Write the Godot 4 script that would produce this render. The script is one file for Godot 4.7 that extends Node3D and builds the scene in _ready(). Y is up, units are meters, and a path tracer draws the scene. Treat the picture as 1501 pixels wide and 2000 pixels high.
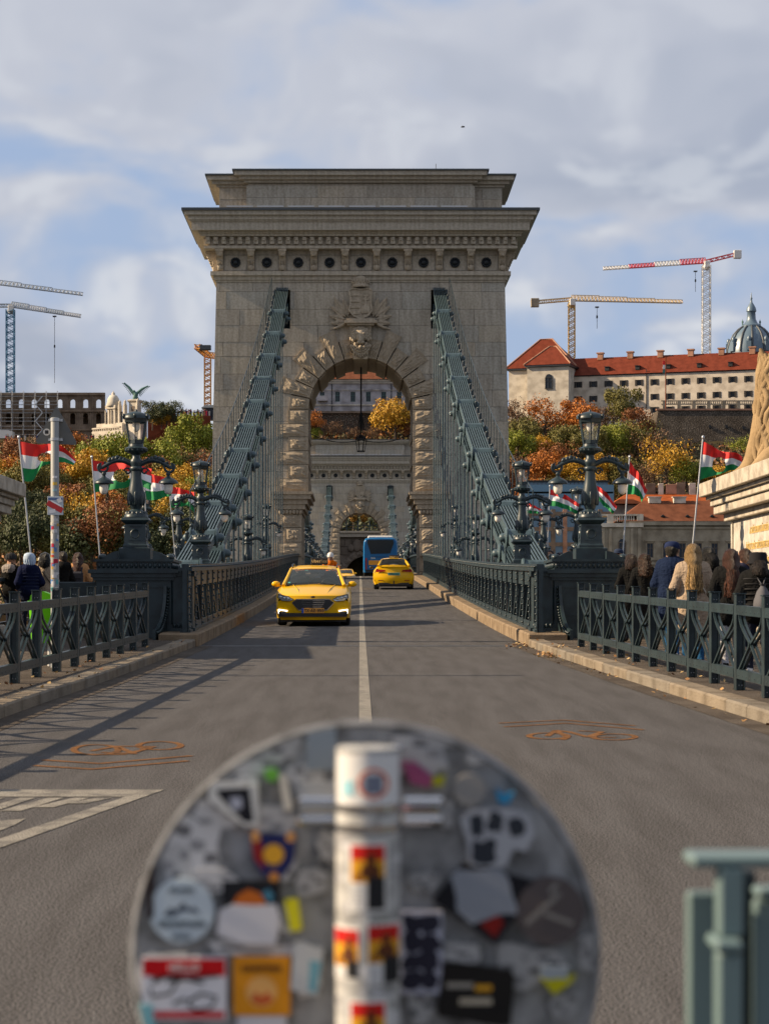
extends Node3D

const F := 4240.0      # focal length in photo pixels
const HX := 702.0      # vanishing point of the bridge axis in the photo
const HY := 1194.0     # true horizon row in the photo
const CX := -0.06
const CY := 1.6

var MT := {}
var used_names := {}
var rng := RandomNumberGenerator.new()

# ---------------------------------------------------------------- mesh builder
class MB:
	var v := PackedVector3Array()
	var n := PackedVector3Array()
	var c := PackedColorArray()
	var u := PackedVector2Array()
	var col := Color(1, 1, 1)
	var colored := false
	var uvd := false

	func tri(a: Vector3, b: Vector3, d: Vector3, na: Vector3, nb: Vector3, nd: Vector3) -> void:
		if (b - a).cross(d - a).dot(na + nb + nd) > 0.0:
			v.push_back(a); v.push_back(d); v.push_back(b)
			n.push_back(na); n.push_back(nd); n.push_back(nb)
		else:
			v.push_back(a); v.push_back(b); v.push_back(d)
			n.push_back(na); n.push_back(nb); n.push_back(nd)
		if colored:
			c.push_back(col); c.push_back(col); c.push_back(col)

	func ftri(a: Vector3, b: Vector3, d: Vector3) -> void:
		var nn := (b - a).cross(d - a).normalized()
		tri(a, b, d, nn, nn, nn)

	func quad(a: Vector3, b: Vector3, d: Vector3, e: Vector3) -> void:
		var nn := (d - a).cross(e - b).normalized()
		tri(a, b, d, nn, nn, nn)
		tri(a, d, e, nn, nn, nn)

	func quad_out(a: Vector3, b: Vector3, d: Vector3, e: Vector3, from: Vector3) -> void:
		var nn := (d - a).cross(e - b).normalized()
		if nn.dot((a + b + d + e) * 0.25 - from) < 0.0:
			nn = -nn
		tri(a, b, d, nn, nn, nn)
		tri(a, d, e, nn, nn, nn)

	func uvquad(a: Vector3, b: Vector3, d: Vector3, e: Vector3) -> void:  # a top left, then clockwise
		uvd = true
		var nn := (e - a).cross(b - a).normalized()
		for q in [[a, b, d, Vector2(0, 0), Vector2(1, 0), Vector2(1, 1)], [a, d, e, Vector2(0, 0), Vector2(1, 1), Vector2(0, 1)]]:
			for k in 3:
				v.push_back(q[k]); n.push_back(nn); u.push_back(q[3 + k])

	func box(ctr: Vector3, s: Vector3, b := Basis.IDENTITY) -> void:
		var x := b.x * s.x * 0.5
		var y := b.y * s.y * 0.5
		var z := b.z * s.z * 0.5
		quad_out(ctr + x - y - z, ctr + x + y - z, ctr + x + y + z, ctr + x - y + z, ctr)
		quad_out(ctr - x - y - z, ctr - x + y - z, ctr - x + y + z, ctr - x - y + z, ctr)
		quad_out(ctr + y - x - z, ctr + y + x - z, ctr + y + x + z, ctr + y - x + z, ctr)
		quad_out(ctr - y - x - z, ctr - y + x - z, ctr - y + x + z, ctr - y - x + z, ctr)
		quad_out(ctr + z - x - y, ctr + z + x - y, ctr + z + x + y, ctr + z - x + y, ctr)
		quad_out(ctr - z - x - y, ctr - z + x - y, ctr - z + x + y, ctr - z - x + y, ctr)

	func bbox(ctr: Vector3, s: Vector3, e: float, bs := Basis.IDENTITY) -> void:  # box with chamfered edges
		var h := s * 0.5
		var p := {}
		for ix in [-1, 1]:
			for iy in [-1, 1]:
				for iz in [-1, 1]:
					for k in 3:
						var q := Vector3(ix * (h.x - e), iy * (h.y - e), iz * (h.z - e))
						q[k] = [ix, iy, iz][k] * h[k]
						p[Vector4i(ix, iy, iz, k)] = ctr + bs * q
		for k in 3:
			var i := (k + 1) % 3
			var j := (k + 2) % 3
			for sg in [-1, 1]:
				var f := []
				for ab in [[-1, -1], [1, -1], [1, 1], [-1, 1]]:
					var w := [0, 0, 0]
					w[k] = sg; w[i] = ab[0]; w[j] = ab[1]
					f.append(p[Vector4i(w[0], w[1], w[2], k)])
				quad_out(f[0], f[1], f[2], f[3], ctr)
			for si in [-1, 1]:
				for sj in [-1, 1]:
					var f := []
					for sk in [-1, 1]:
						var w := [0, 0, 0]
						w[k] = sk; w[i] = si; w[j] = sj
						f.append([p[Vector4i(w[0], w[1], w[2], i)], p[Vector4i(w[0], w[1], w[2], j)]])
					quad_out(f[0][0], f[1][0], f[1][1], f[0][1], ctr)
		for ix in [-1, 1]:
			for iy in [-1, 1]:
				for iz in [-1, 1]:
					var a: Vector3 = p[Vector4i(ix, iy, iz, 0)]
					var b: Vector3 = p[Vector4i(ix, iy, iz, 1)]
					var d: Vector3 = p[Vector4i(ix, iy, iz, 2)]
					var nn := (b - a).cross(d - a).normalized()
					if nn.dot(a - ctr) < 0.0:
						nn = -nn
					tri(a, b, d, nn, nn, nn)

	func bar(a: Vector3, b: Vector3, w: float, h: float, up := Vector3.UP) -> void:  # rectangular bar, h along up
		var z := (b - a).normalized()
		var x := up.cross(z)
		if x.length() < 1e-4:
			x = Vector3.RIGHT.cross(z)
		x = x.normalized()
		var y := z.cross(x)
		box((a + b) * 0.5, Vector3(w, h, (b - a).length()), Basis(x, y, z))

	func strip(pts: Array, w: float, h: float, side: Vector3) -> void:  # bent bar: w along side, h across
		var rows := []
		for i in pts.size():
			var t: Vector3 = (pts[mini(i + 1, pts.size() - 1)] - pts[maxi(i - 1, 0)]).normalized()
			var o := side.cross(t).normalized() * h * 0.5
			var s := side.normalized() * w * 0.5
			rows.append([pts[i] + o + s, pts[i] + o - s, pts[i] - o - s, pts[i] - o + s])
		for i in rows.size() - 1:
			var m: Vector3 = (pts[i] + pts[i + 1]) * 0.5
			for k in 4:
				quad_out(rows[i][k], rows[i][(k + 1) % 4], rows[i + 1][(k + 1) % 4], rows[i + 1][k], m)
		quad(rows[0][0], rows[0][1], rows[0][2], rows[0][3])
		var r: Array = rows[-1]
		quad(r[0], r[1], r[2], r[3])

	func tube(pts: Array, rad, seg := 8, caps := true) -> void:
		var rings := []
		var nrm := []
		var x := Vector3.ZERO
		for i in pts.size():
			var t: Vector3 = (pts[mini(i + 1, pts.size() - 1)] - pts[maxi(i - 1, 0)]).normalized()
			if i == 0:
				x = t.cross(Vector3.UP if absf(t.y) < 0.9 else Vector3.RIGHT).normalized()
			x = (x - t * x.dot(t)).normalized()
			var y := t.cross(x)
			var r: float = rad if rad is float else rad[i]
			var ring := []
			var rn := []
			for k in seg + 1:
				var a := TAU * k / seg
				var o := x * cos(a) + y * sin(a)
				ring.append(pts[i] + o * r)
				rn.append(o)
			rings.append(ring); nrm.append(rn)
		for i in rings.size() - 1:
			for k in seg:
				tri(rings[i][k], rings[i][k + 1], rings[i + 1][k + 1], nrm[i][k], nrm[i][k + 1], nrm[i + 1][k + 1])
				tri(rings[i][k], rings[i + 1][k + 1], rings[i + 1][k], nrm[i][k], nrm[i + 1][k + 1], nrm[i + 1][k])
		if caps:
			for e in [0, rings.size() - 1]:
				var t: Vector3 = (pts[1] - pts[0]) if e == 0 else (pts[-2] - pts[-1])
				t = -t.normalized()
				for k in range(1, seg - 1):
					tri(rings[e][0], rings[e][k], rings[e][k + 1], t, t, t)

	func lathe(prof: Array, seg: int, xf := Transform3D.IDENTITY, flat := false) -> void:  # prof: [r, y] pairs
		var m := prof.size()
		var sn := []
		for i in m - 1:
			var d := Vector2(prof[i + 1][0] - prof[i][0], prof[i + 1][1] - prof[i][1])
			sn.append(Vector2(d.y, -d.x).normalized())
		for i in m - 1:
			var n0: Vector2 = sn[i]
			var n1: Vector2 = sn[i]
			if not flat:
				if i > 0 and sn[i - 1].dot(sn[i]) > 0.6:
					n0 = (sn[i - 1] + sn[i]).normalized()
				if i < m - 2 and sn[i + 1].dot(sn[i]) > 0.6:
					n1 = (sn[i + 1] + sn[i]).normalized()
			for k in seg:
				var a0 := TAU * k / seg
				var a1 := TAU * (k + 1) / seg
				var e0 := Vector3(cos(a0), 0, sin(a0))
				var e1 := Vector3(cos(a1), 0, sin(a1))
				var f0 := e0
				var f1 := e1
				if flat:
					f0 = (e0 + e1).normalized()
					f1 = f0
				var p00 = xf * (e0 * prof[i][0] + Vector3.UP * prof[i][1])
				var p01 = xf * (e1 * prof[i][0] + Vector3.UP * prof[i][1])
				var p10 = xf * (e0 * prof[i + 1][0] + Vector3.UP * prof[i + 1][1])
				var p11 = xf * (e1 * prof[i + 1][0] + Vector3.UP * prof[i + 1][1])
				var m00 := (xf.basis * (f0 * n0.x + Vector3.UP * n0.y)).normalized()
				var m01 := (xf.basis * (f1 * n0.x + Vector3.UP * n0.y)).normalized()
				var m10 := (xf.basis * (f0 * n1.x + Vector3.UP * n1.y)).normalized()
				var m11 := (xf.basis * (f1 * n1.x + Vector3.UP * n1.y)).normalized()
				if prof[i][0] > 1e-5:
					tri(p00, p01, p11, m00, m01, m11)
				if prof[i + 1][0] > 1e-5:
					tri(p00, p11, p10, m00, m11, m10)

	func ball(ctr: Vector3, r: Vector3, seg := 10, rings := 6, bs := Basis.IDENTITY) -> void:
		for i in rings:
			for k in seg:
				var q := []
				for w in [[i, k], [i, k + 1], [i + 1, k + 1], [i + 1, k]]:
					var th: float = PI * w[0] / rings
					var ph: float = TAU * w[1] / seg
					q.append(Vector3(sin(th) * cos(ph), cos(th), sin(th) * sin(ph)))
				var p := []
				var m := []
				for e in q:
					p.append(ctr + bs * (e * r))
					m.append((bs * (e / r)).normalized())
				if i > 0:
					tri(p[0], p[1], p[2], m[0], m[1], m[2])
				if i < rings - 1:
					tri(p[0], p[2], p[3], m[0], m[2], m[3])
				elif i == rings - 1:
					tri(p[0], p[1], p[2], m[0], m[1], m[2])

	func prism(poly: PackedVector2Array, z0: float, z1: float, xf := Transform3D.IDENTITY, back := true) -> void:
		var idx := Geometry2D.triangulate_polygon(poly)
		var nz := xf.basis.z.normalized() * signf(z1 - z0)
		for t in range(0, idx.size(), 3):
			var a := poly[idx[t]]
			var b := poly[idx[t + 1]]
			var d := poly[idx[t + 2]]
			tri(xf * Vector3(a.x, a.y, z1), xf * Vector3(b.x, b.y, z1), xf * Vector3(d.x, d.y, z1), nz, nz, nz)
			if back:
				tri(xf * Vector3(a.x, a.y, z0), xf * Vector3(b.x, b.y, z0), xf * Vector3(d.x, d.y, z0), -nz, -nz, -nz)
		var ccw := 1.0 if not Geometry2D.is_polygon_clockwise(poly) else -1.0
		for i in poly.size():
			var a := poly[i]
			var b := poly[(i + 1) % poly.size()]
			var e := (b - a).normalized()
			var nn := (xf.basis * Vector3(e.y, -e.x, 0) * ccw).normalized()
			var p0 := xf * Vector3(a.x, a.y, z0)
			var p1 := xf * Vector3(b.x, b.y, z0)
			var p2 := xf * Vector3(b.x, b.y, z1)
			var p3 := xf * Vector3(a.x, a.y, z1)
			tri(p0, p1, p2, nn, nn, nn)
			tri(p0, p2, p3, nn, nn, nn)

	func grid(rows: Array, smooth := true) -> void:  # rows of equal length of points; smooth surface
		var R := rows.size()
		var C: int = rows[0].size()
		var nn := []
		for i in R:
			var line := []
			for j in C:
				var dx: Vector3 = rows[i][mini(j + 1, C - 1)] - rows[i][maxi(j - 1, 0)]
				var dy: Vector3 = rows[mini(i + 1, R - 1)][j] - rows[maxi(i - 1, 0)][j]
				line.append(dx.cross(dy).normalized())
			nn.append(line)
		for i in R - 1:
			for j in C - 1:
				if smooth:
					tri(rows[i][j], rows[i][j + 1], rows[i + 1][j + 1], nn[i][j], nn[i][j + 1], nn[i + 1][j + 1])
					tri(rows[i][j], rows[i + 1][j + 1], rows[i + 1][j], nn[i][j], nn[i + 1][j + 1], nn[i + 1][j])
				else:
					ftri(rows[i][j], rows[i][j + 1], rows[i + 1][j + 1])
					ftri(rows[i][j], rows[i + 1][j + 1], rows[i + 1][j])

	func add(o: MB, xf: Transform3D) -> void:
		var nb := xf.basis.inverse().transposed()
		for i in o.v.size():
			v.push_back(xf * o.v[i])
			n.push_back((nb * o.n[i]).normalized())
			if colored:
				c.push_back(o.c[i] if o.colored else col)

	func mesh() -> ArrayMesh:
		var arr := []
		arr.resize(Mesh.ARRAY_MAX)
		arr[Mesh.ARRAY_VERTEX] = v
		arr[Mesh.ARRAY_NORMAL] = n
		if colored:
			arr[Mesh.ARRAY_COLOR] = c
		if uvd:
			arr[Mesh.ARRAY_TEX_UV] = u
		var m := ArrayMesh.new()
		m.add_surface_from_arrays(Mesh.PRIMITIVE_TRIANGLES, arr)
		return m

# ---------------------------------------------------------------- node helpers
func P(px: float, py: float, d: float) -> Vector3:
	return Vector3(CX + (px - HX) * d / F, CY + (HY - py) * d / F, -d)

func wx(px: float, d: float) -> float:
	return CX + (px - HX) * d / F

func wy(py: float, d: float) -> float:
	return CY + (HY - py) * d / F

func numbered(nm: String) -> String:
	if not used_names.has(nm):
		used_names[nm] = 0
		return nm
	used_names[nm] += 1
	return "%s_%03d" % [nm, used_names[nm]]

func meta(o: Node, label: String, cat: String, group := "") -> void:
	o.set_meta("label", label)
	o.set_meta("category", cat)
	if group != "":
		o.set_meta("group", group)

func thing(nm: String, label: String, cat: String, pos := Vector3.ZERO, group := "", turn := 0.0) -> Node3D:
	var o := Node3D.new()
	o.name = numbered(nm)
	add_child(o)
	o.position = pos
	o.rotation.y = turn
	meta(o, label, cat, group)
	return o

func part(par: Node, nm: String, m, mat: Material, pos := Vector3.ZERO) -> MeshInstance3D:
	var o := MeshInstance3D.new()
	o.name = nm
	o.mesh = m.mesh() if m is MB else m
	o.material_override = mat
	par.add_child(o, true)
	o.position = pos
	return o

func setting(nm: String, m, mat: Material) -> MeshInstance3D:
	var o := part(self, numbered(nm), m, mat)
	o.set_meta("kind", "structure")
	return o

func dup(src: Node3D, nm: String, pos: Vector3, label: String, group := "", turn := 0.0) -> Node3D:
	var o := src.duplicate() as Node3D
	o.name = numbered(nm)
	add_child(o)
	o.position = pos
	o.rotation.y = turn
	o.set_meta("label", label)
	if group != "":
		o.set_meta("group", group)
	return o

# ---------------------------------------------------------------- materials
func lin(r: float, g: float, b: float) -> Color:
	return Color(r, g, b).linear_to_srgb()

func ntex(sd: int, freq: float, oct: int, c0: Color, c1: Color, c2: Color, size := 512, kind := 0) -> NoiseTexture2D:
	var f := FastNoiseLite.new()
	f.seed = sd
	f.noise_type = FastNoiseLite.TYPE_SIMPLEX_SMOOTH if kind == 0 else FastNoiseLite.TYPE_CELLULAR
	f.frequency = freq
	f.fractal_octaves = oct
	f.fractal_type = FastNoiseLite.FRACTAL_FBM if oct > 1 else FastNoiseLite.FRACTAL_NONE
	var g := Gradient.new()
	g.offsets = PackedFloat32Array([0.2, 0.5, 0.8])
	g.colors = PackedColorArray([c0, c1, c2])
	var t := NoiseTexture2D.new()
	t.width = size
	t.height = size
	t.seamless = true
	t.noise = f
	t.color_ramp = g
	return t

func grey(x: float) -> Color:
	return Color(x, x, x)

func mat(nm: String, c: Color, rough := 0.7, metal := 0.0) -> StandardMaterial3D:
	var m := StandardMaterial3D.new()
	m.resource_name = nm
	m.albedo_color = c
	m.roughness = rough
	m.metallic = metal
	MT[nm] = m
	return m

func textured(nm: String, c: Color, rough: float, tex: Texture2D, scale: float, bump: Texture2D = null, bump_cm := 0.0, det: Texture2D = null, det_scale := 0.1) -> StandardMaterial3D:
	var m := mat(nm, c, rough)
	m.metallic_specular = 0.22
	m.albedo_texture = tex
	m.uv1_triplanar = true
	m.uv1_world_triplanar = true
	m.uv1_scale = Vector3.ONE * scale
	if bump:
		m.heightmap_enabled = true
		m.heightmap_texture = bump
		m.heightmap_scale = bump_cm
	if det:
		m.detail_enabled = true
		m.detail_blend_mode = BaseMaterial3D.BLEND_MODE_MUL
		m.detail_albedo = det
		m.detail_uv_layer = BaseMaterial3D.DETAIL_UV_2
		m.uv2_triplanar = true
		m.uv2_world_triplanar = true
		m.uv2_scale = Vector3.ONE * det_scale
	return m

func tint(base: String, nm: String, c: Color) -> StandardMaterial3D:
	var m := MT[base].duplicate() as StandardMaterial3D
	m.resource_name = nm
	m.albedo_color = c
	MT[nm] = m
	return m

func make_materials() -> void:
	var fine := ntex(1, 0.09, 3, grey(0.86), grey(0.94), grey(1.0))
	var blotch := ntex(2, 0.012, 5, Color(0.82, 0.81, 0.8), Color(0.94, 0.935, 0.93), grey(1.0))
	var calm := ntex(13, 0.02, 4, Color(0.9, 0.895, 0.89), Color(0.96, 0.957, 0.955), grey(1.0))
	var streak := ntex(3, 0.02, 4, Color(0.78, 0.78, 0.79), Color(0.95, 0.945, 0.94), grey(1.0))
	var grain := ntex(4, 0.15, 3, grey(0.42), grey(0.8), grey(1.0), 1024)
	grain.color_ramp.offsets = PackedFloat32Array([0.36, 0.5, 0.64])
	grain.color_ramp.colors = PackedColorArray([grey(0.4), grey(0.78), grey(1.0)])
	var rough_h := ntex(5, 0.06, 4, grey(0.0), grey(0.5), grey(1.0))
	var grain_h := ntex(6, 0.15, 2, grey(0.0), grey(0.5), grey(1.0), 1024)
	textured("stone", lin(0.51, 0.455, 0.372), 0.85, calm, 0.5, rough_h, 0.8, calm, 0.05)
	MT.stone.uv2_scale = Vector3(0.35, 0.04, 0.35)
	for k in 4:
		var w: Vector3 = [Vector3(0.52, 0.465, 0.38), Vector3(0.455, 0.41, 0.34), Vector3(0.545, 0.48, 0.38), Vector3(0.49, 0.455, 0.385)][k]
		tint("stone", "stone%d" % k, lin(w.x, w.y, w.z))
	tint("stone", "rustic", lin(0.44, 0.365, 0.27))
	tint("stone", "carved", lin(0.5, 0.42, 0.315))
	textured("limestone", lin(0.46, 0.415, 0.345), 0.8, blotch, 0.3, rough_h, 0.6)
	tint("limestone", "panel_stone", lin(0.5, 0.465, 0.41))
	tint("limestone", "lion_stone", lin(0.33, 0.235, 0.13))
	textured("asphalt", lin(0.158, 0.152, 0.152), 0.95, grain, 0.42, grain_h, 0.3, calm, 0.07)
	MT.asphalt.uv2_scale = Vector3(0.3, 0.3, 0.03)
	textured("kerb", lin(0.27, 0.225, 0.17), 0.85, fine, 0.8, rough_h, 0.5, blotch, 0.25)
	tint("kerb", "kerb_b", lin(0.24, 0.21, 0.17))
	tint("kerb", "ledge", lin(0.29, 0.22, 0.148))
	textured("walk", lin(0.19, 0.16, 0.132), 0.9, grain, 0.7, grain_h, 0.4, blotch, 0.12)
	textured("white_paint", lin(0.43, 0.4, 0.34), 0.7, grain, 0.6, null, 0, streak, 0.35)
	textured("orange_paint", lin(0.32, 0.14, 0.035), 0.7, grain, 0.6, null, 0, streak, 0.6)
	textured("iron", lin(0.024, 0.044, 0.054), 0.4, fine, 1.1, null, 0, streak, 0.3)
	MT.iron.metallic_specular = 0.45
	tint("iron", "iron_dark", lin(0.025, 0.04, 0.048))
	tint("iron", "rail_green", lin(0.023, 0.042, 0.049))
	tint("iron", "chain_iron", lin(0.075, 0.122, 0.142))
	mat("bronze", lin(0.02, 0.024, 0.028), 0.4, 0.3)
	mat("dark", lin(0.012, 0.013, 0.015), 0.6)
	mat("lead", lin(0.06, 0.068, 0.075), 0.5, 0.2)
	mat("white", lin(0.62, 0.61, 0.59), 0.5)
	mat("alu", lin(0.45, 0.46, 0.47), 0.35, 0.6)
	mat("opal", lin(0.72, 0.69, 0.62), 0.25)
	var g := mat("lamp_glass", Color(0.9, 0.93, 0.95, 0.05), 0.0)
	g.transparency = BaseMaterial3D.TRANSPARENCY_ALPHA
	textured("roof_red", lin(0.2, 0.045, 0.024), 0.85, fine, 0.6, null, 0, blotch, 0.08)
	tint("roof_red", "roof_brown", lin(0.2, 0.075, 0.04))
	tint("roof_red", "roof_orange", lin(0.4, 0.1, 0.028))
	textured("plaster", lin(0.74, 0.66, 0.55), 0.85, fine, 0.3, null, 0, blotch, 0.05)
	tint("plaster", "plaster_lilac", lin(0.5, 0.48, 0.5))
	tint("plaster", "plaster_ochre", lin(0.42, 0.36, 0.27))
	tint("plaster", "plaster_white", lin(0.7, 0.64, 0.54))
	tint("plaster", "ruin", lin(0.26, 0.2, 0.15))
	tint("plaster", "wallstone", lin(0.22, 0.18, 0.145))
	var rub := ntex(12, 0.05, 2, grey(0.45), grey(0.75), grey(1.0), 512, 1)
	textured("rubble", lin(0.22, 0.185, 0.15), 0.9, rub, 0.12, rub, 12.0, blotch, 0.03)
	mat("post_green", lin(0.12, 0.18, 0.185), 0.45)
	tint("plaster", "chimney", lin(0.5, 0.28, 0.19))
	tint("plaster", "rust_steel", lin(0.22, 0.06, 0.03))
	tint("plaster", "soil", lin(0.11, 0.07, 0.035))
	tint("plaster", "shrub_soil", lin(0.075, 0.06, 0.03))
	var w := mat("window", lin(0.02, 0.026, 0.036), 0.12)
	w.metallic_specular = 0.35
	mat("shutter", lin(0.02, 0.016, 0.014), 0.6)
	var dg := mat("dome_slate", lin(0.09, 0.14, 0.19), 0.4)
	dg.metallic_specular = 0.6
	var bg := mat("blue_glass", lin(0.05, 0.13, 0.2), 0.06)
	bg.metallic_specular = 0.9
	mat("verdigris", lin(0.06, 0.15, 0.13), 0.6)
	var wm := mat("water", lin(0.06, 0.08, 0.075), 0.15)
	wm.metallic_specular = 0.6
	mat("flag_red", lin(0.62, 0.02, 0.02), 0.8)
	for q in [["paint_yellow", lin(0.7, 0.39, 0.0)], ["bus_blue", lin(0.003, 0.12, 0.32)]]:
		var m := mat(q[0], q[1], 0.3)
		m.clearcoat_enabled = true
		m.clearcoat = 0.35
		m.metallic_specular = 0.3
		m.clearcoat_roughness = 0.05
	var cg := mat("car_glass", lin(0.012, 0.015, 0.017), 0.03)
	cg.metallic_specular = 0.3
	mat("rubber", lin(0.012, 0.012, 0.013), 0.8)
	mat("chrome", lin(0.65, 0.66, 0.68), 0.12, 1.0)
	mat("black_plastic", lin(0.014, 0.014, 0.015), 0.45)
	mat("tail_red", lin(0.25, 0.008, 0.01), 0.15)
	mat("gold", lin(0.8, 0.58, 0.22), 0.4, 0.2)
	var fold := ntex(7, 0.02, 3, grey(0.0), grey(0.5), grey(1.0), 256)
	var weave := ntex(8, 0.05, 3, grey(0.9), grey(0.96), grey(1.0), 256)
	var vc := textured("vcol", Color.WHITE, 0.85, weave, 3.0, fold, 1.2)
	vc.metallic_specular = 0.12
	var strand := ntex(10, 0.05, 3, grey(0.35), grey(0.75), grey(1.0), 256)
	var hr := textured("hair", Color.WHITE, 0.45, strand, 3.0, strand, 2.5)
	hr.uv1_scale = Vector3(14, 1.2, 14)
	hr.vertex_color_use_as_albedo = true
	hr.metallic_specular = 0.4
	vc.vertex_color_use_as_albedo = true
	var cl := mat("cloth", Color.WHITE, 0.75)
	cl.vertex_color_use_as_albedo = true
	cl.backlight_enabled = true
	cl.backlight = Color(0.5, 0.5, 0.5)
	var lf := mat("leaf", Color.WHITE, 0.7)
	lf.vertex_color_use_as_albedo = true
	lf.backlight_enabled = true
	lf.backlight = Color(0.35, 0.35, 0.35)
	mat("bark", lin(0.07, 0.052, 0.038), 0.9)

# ---------------------------------------------------------------- road shape
const RP := [[-40, -0.92], [-20, -0.46], [0, 0.0], [20, 0.46], [40, 0.92], [54, 1.25], [78, 1.93], [100, 2.63], [129, 3.5], [157, 4.14], [190, 4.42], [230, 4.5], [270, 4.42], [303, 4.14], [331, 3.5], [360, 2.63], [420, 1.3], [480, 1.0], [1000, 1.0]]
const KL := [[-40, -4.4], [10, -3.95], [22.3, -3.69], [29, -3.43], [41, -3.13], [44, -3.1], [600, -3.1]]
const KR := [[-40, 6.0], [12, 4.36], [21, 3.94], [30, 3.5], [40, 3.12], [44, 3.1], [600, 3.1]]

func table(t: Array, d: float) -> float:
	for i in t.size() - 1:
		if d <= t[i + 1][0]:
			var x0: float = t[i][0]
			var x1: float = t[i + 1][0]
			var w := clampf((d - x0) / (x1 - x0), 0, 1)
			var y0: float = t[i][1]
			var y1: float = t[i + 1][1]
			var a: int = maxi(i - 1, 0)
			var b: int = mini(i + 2, t.size() - 1)
			var s0: float = (t[i + 1][1] - t[a][1]) / (t[i + 1][0] - t[a][0]) * (x1 - x0)
			var s1: float = (t[b][1] - t[i][1]) / (t[b][0] - t[i][0]) * (x1 - x0)
			var w2 := w * w
			var w3 := w2 * w
			return (2 * w3 - 3 * w2 + 1) * y0 + (w3 - 2 * w2 + w) * s0 + (-2 * w3 + 3 * w2) * y1 + (w3 - w2) * s1
	return t[-1][1]

func ry(d: float) -> float:
	return table(RP, d)

# ---------------------------------------------------------------- scene
func _ready() -> void:
	rng.seed = 11
	var cam := Camera3D.new()
	add_child(cam)
	cam.position = Vector3(CX, CY, 0)
	var at := CameraAttributesPhysical.new()
	at.frustum_focal_length = 76.0
	at.frustum_near = 0.1
	at.frustum_far = 4000.0
	at.frustum_focus_distance = 56.0
	at.exposure_aperture = 5.6
	cam.attributes = at
	cam.projection = Camera3D.PROJECTION_FRUSTUM
	cam.near = 0.1
	cam.far = 4000.0
	cam.size = 2.0 * 0.1 * 1000.0 / F
	cam.frustum_offset = Vector2(0.1 * 48.5 / F, 0.1 * 194.0 / F)
	cam.current = true
	var env := Environment.new()
	env.background_mode = Environment.BG_SKY
	env.tonemap_mode = Environment.TONE_MAPPER_LINEAR
	env.tonemap_exposure = 1.75
	env.sdfgi_enabled = true
	env.ssao_enabled = true
	env.ssil_enabled = true
	var sky := Sky.new()
	var pano := PanoramaSkyMaterial.new()
	pano.panorama = ImageTexture.create_from_image(sky_image())
	sky.sky_material = pano
	env.sky = sky
	env.background_energy_multiplier = 0.56
	var we := WorldEnvironment.new()
	we.environment = env
	add_child(we)
	var sun := DirectionalLight3D.new()
	sun.light_energy = 1.6
	sun.light_angular_distance = 0.5
	sun.light_color = Color(1.0, 0.9, 0.76)
	sun.shadow_enabled = true
	add_child(sun)
	var el := deg_to_rad(29.0)
	var az := deg_to_rad(1.2)
	sun.look_at_from_position(Vector3.ZERO, Vector3(cos(el) * cos(az), -sin(el), -cos(el) * sin(az)), Vector3.UP)
	make_materials()
	for step in [build_ground, build_kerbs, build_markings, build_towers, build_chains, build_truss, build_pedestals, build_lamps, build_rails, build_lions, build_hill, build_buildings, build_cranes, build_trees, build_flags, build_vehicles, build_street, build_people, build_sign, build_litter]:
		var t0 := Time.get_ticks_msec()
		step.call()
		print(step.get_method(), " ", Time.get_ticks_msec() - t0, " ms")

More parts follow.
